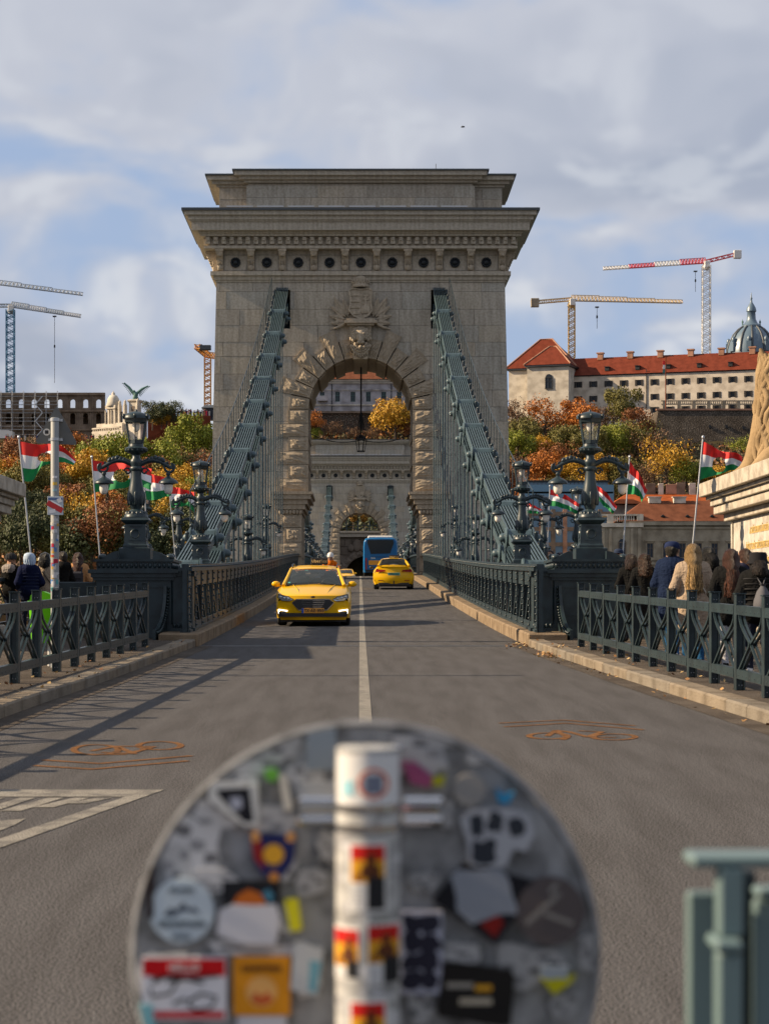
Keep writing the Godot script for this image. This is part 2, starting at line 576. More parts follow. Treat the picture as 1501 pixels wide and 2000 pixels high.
func sky_image() -> Image:
	var W := 3072
	var H := 1536
	var img := Image.create(W, H, false, Image.FORMAT_RGBF)
	var big := FastNoiseLite.new()
	big.seed = 101
	big.frequency = 2.6
	big.fractal_octaves = 5
	big.fractal_gain = 0.52
	var warp := FastNoiseLite.new()
	warp.seed = 9
	warp.frequency = 5.0
	warp.fractal_octaves = 3
	var puff := FastNoiseLite.new()
	puff.seed = 3
	puff.frequency = 15.0
	puff.fractal_octaves = 5
	puff.fractal_gain = 0.55
	var blue := Vector3(0.34, 0.46, 0.69)
	var hz := Vector3(0.42, 0.52, 0.69)
	var lav := Vector3(0.575, 0.595, 0.665)
	var dusk := Vector3(0.41, 0.45, 0.545)
	var wht := Vector3(0.78, 0.80, 0.83)
	img.fill_rect(Rect2i(0, H / 2, W, H / 2), Color(0.12, 0.11, 0.1))
	var data := PackedFloat32Array()
	data.resize(W * H / 2 * 3)
	for y in H / 2:
		var el := PI * 0.5 - PI * (y + 0.5) / H
		var se := sin(el)
		var ce := cos(el)
		var stepx := 1 if el < 0.42 else 4
		var x := 0
		while x < W:
			var a := TAU * (x + 0.5) / W
			var d := Vector3(sin(a) * ce, se * 1.5, -cos(a) * ce)
			var q := d + Vector3(0, 1, 0.4) * warp.get_noise_3dv(d * Vector3(0.8, 1.4, 0.8)) * 0.08
			var m := big.get_noise_3d(q.x * 0.9, q.y * 1.5, q.z * 0.9)
			var p := puff.get_noise_3d(q.x, q.y * 1.1, q.z)
			var cover := smoothstep(-0.42, 0.08, m + p * (0.46 - 0.5 * clampf(se - 0.1, 0.0, 0.2)) + clampf(se - 0.1, 0.0, 0.2) * 1.2)
			var base := blue.lerp(hz, clampf(1.0 - se * 3.2, 0.0, 1.0))
			var cl := lav.lerp(dusk, smoothstep(-0.15, 0.4, m - p * (0.4 if se < 0.1 else maxf(0.1, 0.4 - (se - 0.1) * 2.5))))
			cl = cl.lerp(wht, smoothstep(0.0, 0.4, p) * clampf(1.25 - se * 4.2, 0.12, 0.9))
			var v := base.lerp(cl, cover * 0.9)
			for k in stepx:
				var o := (y * W + x + k) * 3
				data[o] = v.x
				data[o + 1] = v.y
				data[o + 2] = v.z
			x += stepx
	var top := Image.create_from_data(W, H / 2, false, Image.FORMAT_RGBF, data.to_byte_array())
	img.blit_rect(top, Rect2i(0, 0, W, H / 2), Vector2i.ZERO)
	return img

# ---------------------------------------------------------------- ground, road, kerbs
func band(mb: MB, d0: float, d1: float, step: float, left: Callable, right: Callable, lift: float) -> void:
	var d := d0
	while d < d1 - 0.001:
		var e := minf(d + step, d1)
		var a := Vector3(left.call(d), ry(d) + lift, -d)
		var b := Vector3(right.call(d), ry(d) + lift, -d)
		var c := Vector3(right.call(e), ry(e) + lift, -e)
		var g := Vector3(left.call(e), ry(e) + lift, -e)
		mb.quad(a, b, c, g)
		d = e

func build_ground() -> void:
	var g := MB.new()
	g.quad(Vector3(-900, -2.2, 60), Vector3(900, -2.2, 60), Vector3(900, -2.2, -46), Vector3(-900, -2.2, -46))
	g.quad(Vector3(-900, -2.2, -46), Vector3(900, -2.2, -46), Vector3(900, -9.0, -46.5), Vector3(-900, -9.0, -46.5))
	setting("ground", g, MT.walk)
	var wmb := MB.new()
	wmb.quad(Vector3(-1500, -8, -46.2), Vector3(1500, -8, -46.2), Vector3(1500, -8, -424), Vector3(-1500, -8, -424))
	setting("water", wmb, MT.water)
	var r := MB.new()
	band(r, -20, 480, 2.0, func(d): return table(KL, d) - 0.05, func(d): return table(KR, d) + 0.05, 0.0)
	setting("road", r, MT.asphalt)
	# pavements on both sides, with a deck edge out over the river
	for s in [-1, 1]:
		var m := MB.new()
		var inner := func(d): return (table(KL, d) - 0.28) if s < 0 else (table(KR, d) + 0.28)
		band(m, -20, 43, 2.0, inner, func(_d): return s * 13.0, 0.12)
		band(m, 43, 480, 2.0, func(_d): return s * 3.8, func(_d): return s * 7.75, 0.14)
		for q in 218:
			var d := 44.0 + q * 2.0
			m.quad(Vector3(s * 7.75, ry(d) + 0.14, -d), Vector3(s * 7.75, ry(d + 2) + 0.14, -d - 2), Vector3(s * 7.75, ry(d + 2) - 1.0, -d - 2), Vector3(s * 7.75, ry(d) - 1.0, -d))
		setting("pavement", m, MT.walk)
	var em := MB.new()
	em.box(Vector3(0, -4.5, -42.5), Vector3(30, 9.5, 7))
	setting("embankment", em, MT.wallstone)
	var u := MB.new()
	for q in 109:
		var d := 44.0 + q * 4.0
		u.quad(Vector3(-7.7, ry(d) - 1.0, -d), Vector3(7.7, ry(d) - 1.0, -d), Vector3(7.7, ry(d + 4) - 1.0, -d - 4), Vector3(-7.7, ry(d + 4) - 1.0, -d - 4))
	setting("bridge_deck", u, MT.iron_dark)

func build_kerbs() -> void:
	for s in [-1, 1]:
		var o := Node3D.new()
		o.name = numbered("kerb")
		add_child(o)
		o.set_meta("kind", "structure")
		var d := 8.0
		while d < 40.6:
			var L := 0.98 + rng.randf() * 0.06
			var e := d + L
			var T: Array = KL if s < 0 else KR
			var a := Vector3(table(T, d), ry(d), -d)
			var b := Vector3(table(T, e), ry(e), -e)
			var mb := MB.new()
			var z := (b - a).normalized()
			var x := Vector3.UP.cross(z).normalized()
			var y := z.cross(x)
			mb.bbox((a + b) * 0.5 + Vector3(s * 0.15, 0.0 + rng.randf() * 0.006, 0), Vector3(0.3, 0.27, L - 0.012), 0.022, Basis(x, y, z))
			part(o, "kerb_stone", mb, [MT.kerb, MT.kerb_b][rng.randi() % 2])
			d = e
		# stone ledge that carries the truss on the bridge
		var l := Node3D.new()
		l.name = numbered("ledge")
		add_child(l)
		l.set_meta("kind", "structure")
		d = 40.7
		while d < 128.0:
			var L := 2.2
			var mb := MB.new()
			var a := Vector3(s * 3.1, ry(d), -d)
			var b := Vector3(s * 3.1, ry(d + L), -d - L)
			var z := (b - a).normalized()
			var x := Vector3.UP.cross(z).normalized()
			mb.bbox((a + b) * 0.5 + Vector3(s * 0.36, 0.03, 0), Vector3(0.74, 0.44, L - 0.015), 0.03, Basis(x, z.cross(x), z))
			part(l, "ledge_stone", mb, MT.ledge)
			d += L
		var far := MB.new()
		d = 128.0
		while d < 470:
			far.bar(Vector3(s * 3.46, ry(d) + 0.03, -d), Vector3(s * 3.46, ry(d + 6) + 0.03, -d - 6), 0.74, 0.44)
			d += 6
		part(l, "ledge_run", far, MT.ledge)
		# gutter strip beside the kerb
		var gm := MB.new()
		band(gm, 8, 41, 2.0, func(q): return (table(KL, q) - 0.0) if s < 0 else (table(KR, q) - 0.3), func(q): return (table(KL, q) + 0.3) if s < 0 else (table(KR, q) + 0.0), 0.004)
		setting("gutter", gm, MT.walk)

func flat(mb: MB, pts: Array, lift := 0.004) -> void:  # pts: [x, d] polygon laid on the road
	var poly := PackedVector2Array()
	for p in pts:
		poly.append(Vector2(p[0], p[1]))
	var idx := Geometry2D.triangulate_polygon(poly)
	for t in range(0, idx.size(), 3):
		var q := []
		for k in 3:
			var p := poly[idx[t + k]]
			q.append(Vector3(p.x, ry(p.y) + lift, -p.y))
		mb.tri(q[0], q[1], q[2], Vector3.UP, Vector3.UP, Vector3.UP)

func gpt(px: float, py: float) -> Array:  # road point [x, d] seen at a photo pixel
	var d := 1.6 * F / maxf(py - 1096.0, 1.0)
	for k in 12:
		d = F * (CY - ry(d)) / (py - HY) if absf(py - HY) > 0.5 and (CY - ry(d)) / (py - HY) > 0 else d
		if d > 60 or d < 2:
			break
	var lo := 3.0
	var hi := 120.0
	for k in 40:
		var m := (lo + hi) * 0.5
		if HY + F * (CY - ry(m)) / m > py:
			lo = m
		else:
			hi = m
	d = (lo + hi) * 0.5
	return [wx(px, d), d]

func stroke(mb: MB, pix: Array, w: float) -> void:  # painted line through photo pixels, w metres wide
	var pts := []
	for p in pix:
		var g := gpt(p[0], p[1])
		pts.append(Vector2(g[0], g[1]))
	for i in pts.size() - 1:
		var t: Vector2 = (pts[i + 1] - pts[i]).normalized()
		var o := Vector2(-t.y, t.x) * w * 0.5
		var a: Vector2 = pts[i] - t * w * 0.2
		var b: Vector2 = pts[i + 1] + t * w * 0.2
		flat(mb, [[a.x + o.x, a.y + o.y], [b.x + o.x, b.y + o.y], [b.x - o.x, b.y - o.y], [a.x - o.x, a.y - o.y]], 0.004 + 0.0003 * (i % 3))

func build_markings() -> void:
	var m := MB.new()
	band(m, 16, 330, 2.0, func(_d): return -0.065, func(_d): return 0.065, 0.004)
	setting("centre_line", m, MT.white_paint)
	# two bicycle symbols with double chevrons
	for k in 2:
		var o := MB.new()
		var wheel := func(cx, cy, rx, ry_, w):
			var pts := []
			for i in 17:
				pts.append([cx + rx * cos(TAU * i / 16), cy + ry_ * sin(TAU * i / 16)])
			stroke(o, pts, w)
		if k == 0:
			wheel.call(188, 1465, 44, 10, 0.06)
			wheel.call(312, 1457, 42, 8, 0.06)
			stroke(o, [[180, 1467], [228, 1458], [300, 1459], [255, 1472], [200, 1470]], 0.06)
			stroke(o, [[228, 1458], [262, 1473]], 0.06)
			stroke(o, [[175, 1474], [245, 1474]], 0.06)
			stroke(o, [[70, 1496], [180, 1503], [365, 1487]], 0.07)
			stroke(o, [[85, 1485], [195, 1492], [372, 1477]], 0.07)
		else:
			wheel.call(1070, 1438, 38, 6, 0.06)
			wheel.call(1198, 1440, 42, 6, 0.06)
			stroke(o, [[1068, 1438], [1085, 1427], [1110, 1430], [1146, 1440], [1200, 1441]], 0.06)
			stroke(o, [[1085, 1427], [1108, 1441], [1098, 1445]], 0.06)
			stroke(o, [[1130, 1428], [1175, 1430], [1146, 1440]], 0.06)
			stroke(o, [[975, 1413], [1100, 1407], [1238, 1418]], 0.06)
			stroke(o, [[985, 1420], [1105, 1413], [1255, 1426]], 0.06)
		setting("bicycle_marking", o, MT.orange_paint)
	var h := MB.new()
	var tri := func(l): 
		var q := []
		for p in l:
			q.append(gpt(p[0], p[1]))
		flat(h, q)
	tri.call([[-160, 1543], [322, 1543], [245, 1557], [-160, 1557]])
	tri.call([[322, 1543], [245, 1557], [-160, 1693], [-160, 1714]])
	for s in [[-60, 1559, 60], [0, 1559, 56], [60, 1559, 52], [115, 1559, 42], [165, 1559, 30], [210, 1559, 18]]:
		var x: float = s[0] - 20
		tri.call([[x, 1559], [x + 30, 1559], [x - s[2] * 1.3, 1559 + s[2] * 0.62], [x - s[2] * 1.3 - 42, 1559 + s[2] * 0.62]])
	tri.call([[-160, 1660], [-60, 1610], [50, 1600], [30, 1612], [-160, 1684]])
	setting("hatched_marking", h, MT.white_paint)
	# darker joint across the carriageway and a repaired patch
	var j := MB.new()
	flat(j, [[-3.1, 40.9], [3.1, 40.9], [3.1, 41.15], [-3.1, 41.15]], 0.003)
	setting("expansion_joint", j, MT.iron_dark)

# ---------------------------------------------------------------- stone towers
func pillow(mb: MB, q: Array, z0: float, z1: float, margin: float, bulge: float, rough: float) -> void:
	# rusticated stone: q four Vector2 corners; smooth drafted margin round a rough raised face
	var c2: Vector2 = (q[0] + q[1] + q[2] + q[3]) * 0.25
	var ctr := Vector3(c2.x, c2.y, (z0 + z1) * 0.5)
	var ins := []
	for k in 4:
		var d: Vector2 = c2 - q[k]
		ins.append(q[k] + d.normalized() * minf(margin * 1.41, d.length() * 0.5))
	for k in 4:
		var a: Vector2 = q[k]
		var b: Vector2 = q[(k + 1) % 4]
		mb.quad_out(Vector3(a.x, a.y, z0), Vector3(b.x, b.y, z0), Vector3(b.x, b.y, z1), Vector3(a.x, a.y, z1), ctr)
		var e: Vector2 = ins[k]
		var f: Vector2 = ins[(k + 1) % 4]
		mb.quad_out(Vector3(a.x, a.y, z1), Vector3(b.x, b.y, z1), Vector3(f.x, f.y, z1), Vector3(e.x, e.y, z1), ctr)
	var N := 9
	var pts := []
	for i in N:
		var line := []
		for j in N:
			var s := float(i) / (N - 1)
			var t := float(j) / (N - 1)
			var p: Vector2 = (ins[0].lerp(ins[1], s)).lerp(ins[3].lerp(ins[2], s), t)
			var edge := minf(minf(s, 1 - s), minf(t, 1 - t))
			var h := z1 + (bulge * minf(1.0, edge * 4.5) + (rng.randf() - 0.5) * rough if edge > 0.01 else -0.004)
			line.append(Vector3(p.x, p.y, h))
		pts.append(line)
	mb.grid(pts, false)

func moulding(mb: MB, hw: float, zf: float, zb: float, y0: float, y1: float, p: float) -> void:
	mb.box(Vector3(0, (y0 + y1) * 0.5, (zf + zb) * 0.5), Vector3(2 * (hw + p), y1 - y0, zf - zb + 2 * p))

func arc(cx: float, cy: float, r: float, a0: float, a1: float, k: int) -> PackedVector2Array:
	var o := PackedVector2Array()
	for i in k + 1:
		var a := lerpf(a0, a1, float(i) / k)
		o.append(Vector2(cx + r * cos(a), cy + r * sin(a)))
	return o

func build_towers() -> void:
	var t := thing("bridge_tower", "grey stone bridge tower with round arch nearer to the yellow taxis", "tower", Vector3(0, ry(129), -129))
	var core := PackedVector2Array([Vector2(-8.9, -3), Vector2(-3.75, -3), Vector2(-3.75, 4.4), Vector2(-3.4, 4.4)])
	core.append_array(arc(0, 10.1, 3.4, PI, 0, 24))
	core.append_array(PackedVector2Array([Vector2(3.4, 4.4), Vector2(3.75, 4.4), Vector2(3.75, -3), Vector2(8.9, -3), Vector2(8.5, 18.3), Vector2(-8.5, 18.3)]))
	var mb := MB.new()
	# the two slots for the chains run right through the masonry
	var slots := [PackedVector2Array([Vector2(-5.12, 14.9), Vector2(-4.18, 14.9), Vector2(-4.18, 17.2), Vector2(-5.12, 17.2)]), PackedVector2Array([Vector2(4.18, 14.9), Vector2(5.12, 14.9), Vector2(5.12, 17.2), Vector2(4.18, 17.2)])]
	for band in [[-4.0, 14.9], [14.9, 17.2], [17.2, 19.0]]:
		for pc in Geometry2D.intersect_polygons(core, PackedVector2Array([Vector2(-10, band[0]), Vector2(10, band[0]), Vector2(10, band[1]), Vector2(-10, band[1])])):
			var pcs := [pc]
			if band[0] > 14:
				for sl in slots:
					var nx := []
					for e in pcs:
						for c in Geometry2D.clip_polygons(e, PackedVector2Array([sl[0] - Vector2(0, 0.5), sl[1] - Vector2(0, 0.5), sl[2] + Vector2(0, 0.5), sl[3] + Vector2(0, 0.5)]) if band[0] < 17 else PackedVector2Array([Vector2(50, 50), Vector2(51, 50), Vector2(51, 51)])):
							nx.append(c)
					pcs = nx
			for e in pcs:
				mb.prism(e, -8.0, -0.35)
	part(t, "wall_core", mb, MT.stone)
	# ashlar facing, every block its own piece
	var outline := PackedVector2Array([Vector2(-9.0, -1), Vector2(9.0, -1), Vector2(8.56, 17.7), Vector2(-8.56, 17.7)])
	var hole := PackedVector2Array([Vector2(-4.2, -2)])
	hole.append_array(arc(0, 10.1, 4.2, PI, 0, 24))
	hole.append(Vector2(4.2, -2))
	var y := -0.3
	var row := 0
	while y < 17.6:
		var h: float = [0.95, 1.05, 0.85, 1.0][row % 4]
		h = minf(h, 17.65 - y)
		var x := -9.2 - rng.randf() * 1.2
		while x < 9.1:
			var w := 1.5 + rng.randf() * 1.3
			var r := PackedVector2Array([Vector2(x + 0.008, y + 0.008), Vector2(x + w - 0.008, y + 0.008), Vector2(x + w - 0.008, y + h - 0.008), Vector2(x + 0.008, y + h - 0.008)])
			x += w
			for a in Geometry2D.intersect_polygons(r, outline):
				for b in Geometry2D.clip_polygons(a, hole):
					var pcs := [b]
					for s in [-1, 1]:
						var slot := PackedVector2Array([Vector2(s * 4.65 - 0.47, 14.9), Vector2(s * 4.65 + 0.47, 14.9), Vector2(s * 4.65 + 0.47, 17.2), Vector2(s * 4.65 - 0.47, 17.2)])
						var nx := []
						for e in pcs:
							nx.append_array(Geometry2D.clip_polygons(e, slot))
						pcs = nx
					for e in pcs:
						if Geometry2D.is_polygon_clockwise(e) or Geometry2D.triangulate_polygon(e).is_empty():
							continue
						var bm := MB.new()
						bm.prism(e, -0.36, rng.randf() * 0.018 - 0.006)
						part(t, "ashlar_block", bm, MT["stone%d" % (rng.randi() % 4)])
		y += h
		row += 1
	# iron block added inside each chain slot so no daylight shows through
	for s in [-1, 1]:
		mb = MB.new()
		mb.box(Vector3(s * 4.65, 16.05, -4.2), Vector3(0.92, 2.28, 1.6))
		part(t, "saddle", mb, MT.chain_iron)
	# voussoirs, keystone and soffit
	for k in 15:
		var a0 := PI - PI * k / 15.0
		var a1 := PI - PI * (k + 1) / 15.0
		if k == 7:
			mb = MB.new()
			mb.prism(PackedVector2Array([Vector2(-0.42, 13.05), Vector2(0.42, 13.05), Vector2(0.66, 15.1), Vector2(-0.66, 15.1)]), -7.9, 0.45)
			part(t, "keystone", mb, MT.carved)
			continue
		var lng: bool = absi(k - 7) % 2 == 0
		var ro := 4.95 if lng else 4.25
		var ri := 3.1
		var q := []
		for e in [[ri, a0 - 0.009], [ro, a0 - 0.009], [ro, a1 + 0.009], [ri, a1 + 0.009]]:
			q.append(Vector2(cos(e[1]) * e[0], 10.1 + sin(e[1]) * e[0]))
		mb = MB.new()
		pillow(mb, q, -0.4, 0.12 if lng else 0.08, 0.12, 0.08, 0.07)
		part(t, "voussoir", mb, MT.rustic)
		var rs := 3.02 if lng else 3.16
		var sp := PackedVector2Array()
		for e in [[rs, a0 - 0.006], [3.6, a0 - 0.006], [3.6, a1 + 0.006], [rs, a1 + 0.006]]:
			sp.append(Vector2(cos(e[1]) * e[0], 10.1 + sin(e[1]) * e[0]))
		mb = MB.new()
		mb.prism(sp, -7.9, -0.41)
		part(t, "soffit_stone", mb, MT.rustic)
	for s in [-1, 1]:
		for k in 6:
			var y0 := 5.2 + k * 0.815
			var lng: bool = k % 2 == 0
			var x0: float = s * 3.1
			var x1: float = s * (4.95 if lng else 4.3)
			mb = MB.new()
			pillow(mb, [Vector2(x0, y0 + 0.015), Vector2(x1, y0 + 0.015), Vector2(x1, y0 + 0.8), Vector2(x0, y0 + 0.8)], -0.4, 0.12, 0.1, 0.07, 0.06)
			mb.box(Vector3(s * 3.45 + (0.0 if lng else s * 0.05), y0 + 0.41, -4.16), Vector3(0.72, 0.78, 7.5))
			part(t, "quoin", mb, MT.rustic)
		for k in 5:
			var y0 := -0.4 + k * 0.87
			mb = MB.new()
			var x0: float = s * 3.5
			var x1: float = s * (4.95 if k % 2 == 0 else 4.5)
			pillow(mb, [Vector2(x0, y0 + 0.015), Vector2(x1, y0 + 0.015), Vector2(x1, y0 + 0.85), Vector2(x0, y0 + 0.85)], -0.4, 0.18, 0.1, 0.07, 0.055)
			mb.box(Vector3(s * 3.85, y0 + 0.43, -4.16), Vector3(0.66, 0.83, 7.5))
			part(t, "pier_stone", mb, MT.rustic)
		mb = MB.new()
		for e in [[3.95, 4.15, 3.45, 4.85, 0.3], [4.15, 4.45, 3.3, 5.0, 0.42], [4.45, 4.75, 3.15, 5.1, 0.5], [4.75, 5.02, 2.95, 5.25, 0.66], [5.02, 5.18, 2.85, 5.3, 0.74]]:
			mb.box(Vector3(s * (e[2] + e[3]) * 0.5, (e[0] + e[1]) * 0.5, (e[4] - 8.0) * 0.5), Vector3(e[3] - e[2], e[1] - e[0], 8.0 + e[4]))
		for k in 7:
			mb.ball(Vector3(s * (3.55 + k * 0.2), 4.0, 0.3), Vector3(0.1, 0.16, 0.08), 8, 5)
		part(t, "impost", mb, MT.rustic)
	# string course, frieze and main cornice
	for e in [[17.65, 17.78, 0.06], [17.78, 18.02, 0.16], [18.02, 18.26, 0.34]]:
		mb = MB.new()
		moulding(mb, 8.55, 0.0, -8.0, e[0], e[1], e[2])
		part(t, "string_course", mb, MT.stone2)
	mb = MB.new()
	moulding(mb, 8.5, 0.0, -8.0, 18.26, 19.55, 0.0)
	part(t, "frieze", mb, MT.stone2)
	var ros := MB.new()
	ros.lathe([[0.3, 0.0], [0.3, 0.1], [0.25, 0.15], [0.18, 0.1], [0.12, 0.2], [0.0, 0.24]], 14, Transform3D(Basis(Vector3.RIGHT, PI / 2), Vector3.ZERO))
	for k in 10:
		var a := TAU * k / 10
		ros.ball(Vector3(cos(a) * 0.24, sin(a) * 0.24, 0.12), Vector3(0.07, 0.07, 0.05), 6, 4)
	var rosm := ros.mesh()
	for k in 9:
		part(t, "rosette", rosm, MT.bronze, Vector3(-7.42 + k * 1.859, 18.82, 0.0))
	var br := MB.new()
	br.prism(PackedVector2Array([Vector2(0, 0), Vector2(0.16, 0.0), Vector2(0.26, 0.2), Vector2(0.2, 0.42), Vector2(0.34, 0.7), Vector2(0.62, 0.92), Vector2(0.7, 1.1), Vector2(0.0, 1.1)]), -0.2, 0.2, Transform3D(Basis(Vector3(0, 0, 1), Vector3.UP, Vector3(-1, 0, 0)), Vector3.ZERO))
	br.ball(Vector3(0, 0.2, 0.22), Vector3(0.17, 0.2, 0.1), 8, 5)
	br.ball(Vector3(0, 0.92, 0.5), Vector3(0.19, 0.14, 0.16), 8, 5)
	br.box(Vector3(0, 1.17, 0.36), Vector3(0.5, 0.13, 0.72))
	for k in 4:
		br.ball(Vector3(-0.12 + 0.08 * k, 0.55, 0.27), Vector3(0.035, 0.25, 0.06), 6, 4)
	var brm := br.mesh()
	for k in 10:
		part(t, "bracket", brm, MT.carved, Vector3(-8.35 + k * 1.859, 18.3, 0.0))
	for k in 8:
		for q in [[-8.5, -PI / 2], [8.5, PI / 2]]:
			var o := part(t, "bracket", brm, MT.carved, Vector3(q[0], 18.3, -0.4 - k))
			o.rotation.y = q[1]
	var fr := MB.new()
	for k in 9:
		var cx := -7.42 + k * 1.859
		for e in [[-0.66, 0.0, 0.05, 0.9], [0.66, 0.0, 0.05, 0.9], [0.0, 0.45, 1.36, 0.05], [0.0, -0.45, 1.36, 0.05]]:
			fr.box(Vector3(cx + e[0], 18.82 + e[1], 0.02), Vector3(e[2], e[3], 0.06))
	part(t, "frieze_panel_border", fr, MT.stone1)
	for e in [[19.55, 19.7, 0.74], [19.7, 20.25, 0.55], [20.25, 20.4, 0.95], [20.4, 20.52, 1.05], [20.52, 21.0, 1.42], [21.0, 21.1, 1.5], [21.1, 21.35, 1.62], [21.35, 21.6, 1.82]]:
		mb = MB.new()
		moulding(mb, 8.5, 0.0, -8.0, e[0], e[1], e[2])
		part(t, "cornice_course", mb, MT.stone2 if e[2] < 1.3 else MT.stone0)
	mb = MB.new()
	moulding(mb, 8.5, 0.0, -8.0, 21.6, 21.74, 1.98)
	part(t, "lead_flashing", mb, MT.lead)
	var dm := MB.new()
	dm.box(Vector3.ZERO, Vector3(0.27, 0.42, 0.26))
	var dmm := dm.mesh()
	for k in 39:
		part(t, "dentil", dmm, MT.stone2, Vector3(-9.02 + k * 0.4747, 20.02, 0.66))
	var dm2 := MB.new()
	for k in 39:
		dm2.box(Vector3(-9.02 + k * 0.4747, 20.1, 0.84), Vector3(0.16, 0.2, 0.12))
	for s in [-1, 1]:
		for k in 18:
			dm2.box(Vector3(s * 9.16, 20.02, 0.2 - k * 0.4747), Vector3(0.26, 0.42, 0.27))
	part(t, "small_dentil_row", dm2, MT.stone2)
	for k in 8:
		var sn := MB.new()
		sn.box(Vector3(-7.1 + k * 1.8, 21.93, 1.3), Vector3(1.55, 0.07, 0.05))
		sn.box(Vector3(-7.1 + k * 1.8, 21.85, 1.3), Vector3(0.05, 0.22, 0.05))
		part(t, "snow_guard", sn, MT.alu)
	# attic
	for c in [[8.45, -0.9, 0.0], [6.8, -0.3, 0.17]]:
		for e in [[21.7, 22.05, 0.08], [23.45 + c[2], 23.6 + c[2], 0.14], [23.6 + c[2], 23.8 + c[2], 0.4], [23.8 + c[2], 24.05 + c[2], 0.68]]:
			mb = MB.new()
			moulding(mb, c[0], c[1], -7.7, e[0], e[1], e[2])
			part(t, "attic_moulding", mb, MT.stone0)
		mb = MB.new()
		moulding(mb, c[0], c[1], -7.7, 24.05 + c[2], 24.14 + c[2], 0.8)
		part(t, "roof_sheet", mb, MT.lead)
		mb = MB.new()
		moulding(mb, c[0] - 0.1, c[1] - 0.1, -7.6, 21.7, 23.6, 0.0)
		part(t, "attic_core", mb, MT.stone)
		for r in 2:
			var x: float = -c[0]
			while x < c[0] - 0.05:
				var w := minf(1.3 + rng.randf() * 1.0, c[0] - x)
				if c[0] - x - w < 0.6:
					w = c[0] - x
				if c[0] < 7 or absf(x + w * 0.5) > 5.5:
					mb = MB.new()
					mb.box(Vector3(x + w * 0.5, 22.4 + r * 0.7, c[1] - 0.09), Vector3(w - 0.014, 0.686, 0.2 + rng.randf() * 0.012))
					part(t, "attic_block", mb, MT["stone%d" % (rng.randi() % 4)])
				x += w
	for e in [[4.5, 0.7], [-5.0, 0.35], [1.2, 0.25]]:
		mb = MB.new()
		mb.tube([Vector3(e[0], 24.2, -1), Vector3(e[0], 24.2 + e[1], -1)], 0.02, 6)
		part(t, "lightning_rod", mb, MT.lead)
	build_crest(t)
	var f := dup(t, "bridge_tower", Vector3(0, ry(331), -331), "smaller grey stone bridge tower seen through the first arch")
	f.set_meta("category", "tower")
	# lantern hung in the arch
	var l := thing("hanging_lantern", "black lantern hanging on a long cable in the tower arch", "lantern", Vector3(0.03, 0, -133))
	mb = MB.new()
	var ty := wy(722, 133)
	var ly := wy(850, 133)
	mb.tube([Vector3(0, ty + 0.6, 0), Vector3(0, ly, 0)], 0.055, 6)
	part(l, "cable", mb, MT.dark)
	mb = MB.new()
	mb.lathe([[0.0, 0.25], [0.1, 0.2], [0.34, 0.0], [0.36, -0.08], [0.0, -0.1]], 6, Transform3D(Basis.IDENTITY, Vector3(0, ly - 0.2, 0)), true)
	for k in 6:
		var a := TAU * k / 6
		mb.bar(Vector3(cos(a) * 0.33, ly - 0.28, sin(a) * 0.33), Vector3(cos(a) * 0.22, ly - 0.95, sin(a) * 0.22), 0.04, 0.04)
		mb.tube([Vector3(cos(a) * 0.3, ly - 0.2, sin(a) * 0.3), Vector3(cos(a) * 0.1, ly + 0.9, sin(a) * 0.1), Vector3(0, ly + 1.6, 0)], 0.025, 4)
	mb.lathe([[0.0, 0.0], [0.24, 0.0], [0.24, -0.08], [0.0, -0.08]], 6, Transform3D(Basis.IDENTITY, Vector3(0, ly - 0.95, 0)), true)
	part(l, "lantern_frame", mb, MT.dark)
	for s in [-1, 1]:
		mb = MB.new()
		var pts := []
		for k in 9:
			var w := k / 8.0
			pts.append(Vector3(s * w * 3.15, ly - 0.3 - sin(w * PI * 0.62) * 0.35 + w * w * 0.75, 0))
		mb.tube(pts, 0.03, 5)
		part(l, "stay_wire", mb, MT.dark)

func leafpoly(L: float, w: float) -> PackedVector2Array:
	var o := PackedVector2Array()
	var n := 5
	for s in [1, -1]:
		for k in n + 1:
			var q := k if s > 0 else n - k
			var f := float(q) / n
			var ww := w * sin(PI * pow(f, 0.8)) * (1.0 if q % 2 == 0 else 0.7) + 0.02 * (1.0 - f)
			o.append(Vector2(f * L, s * ww))
	o.remove_at(n)
	return o

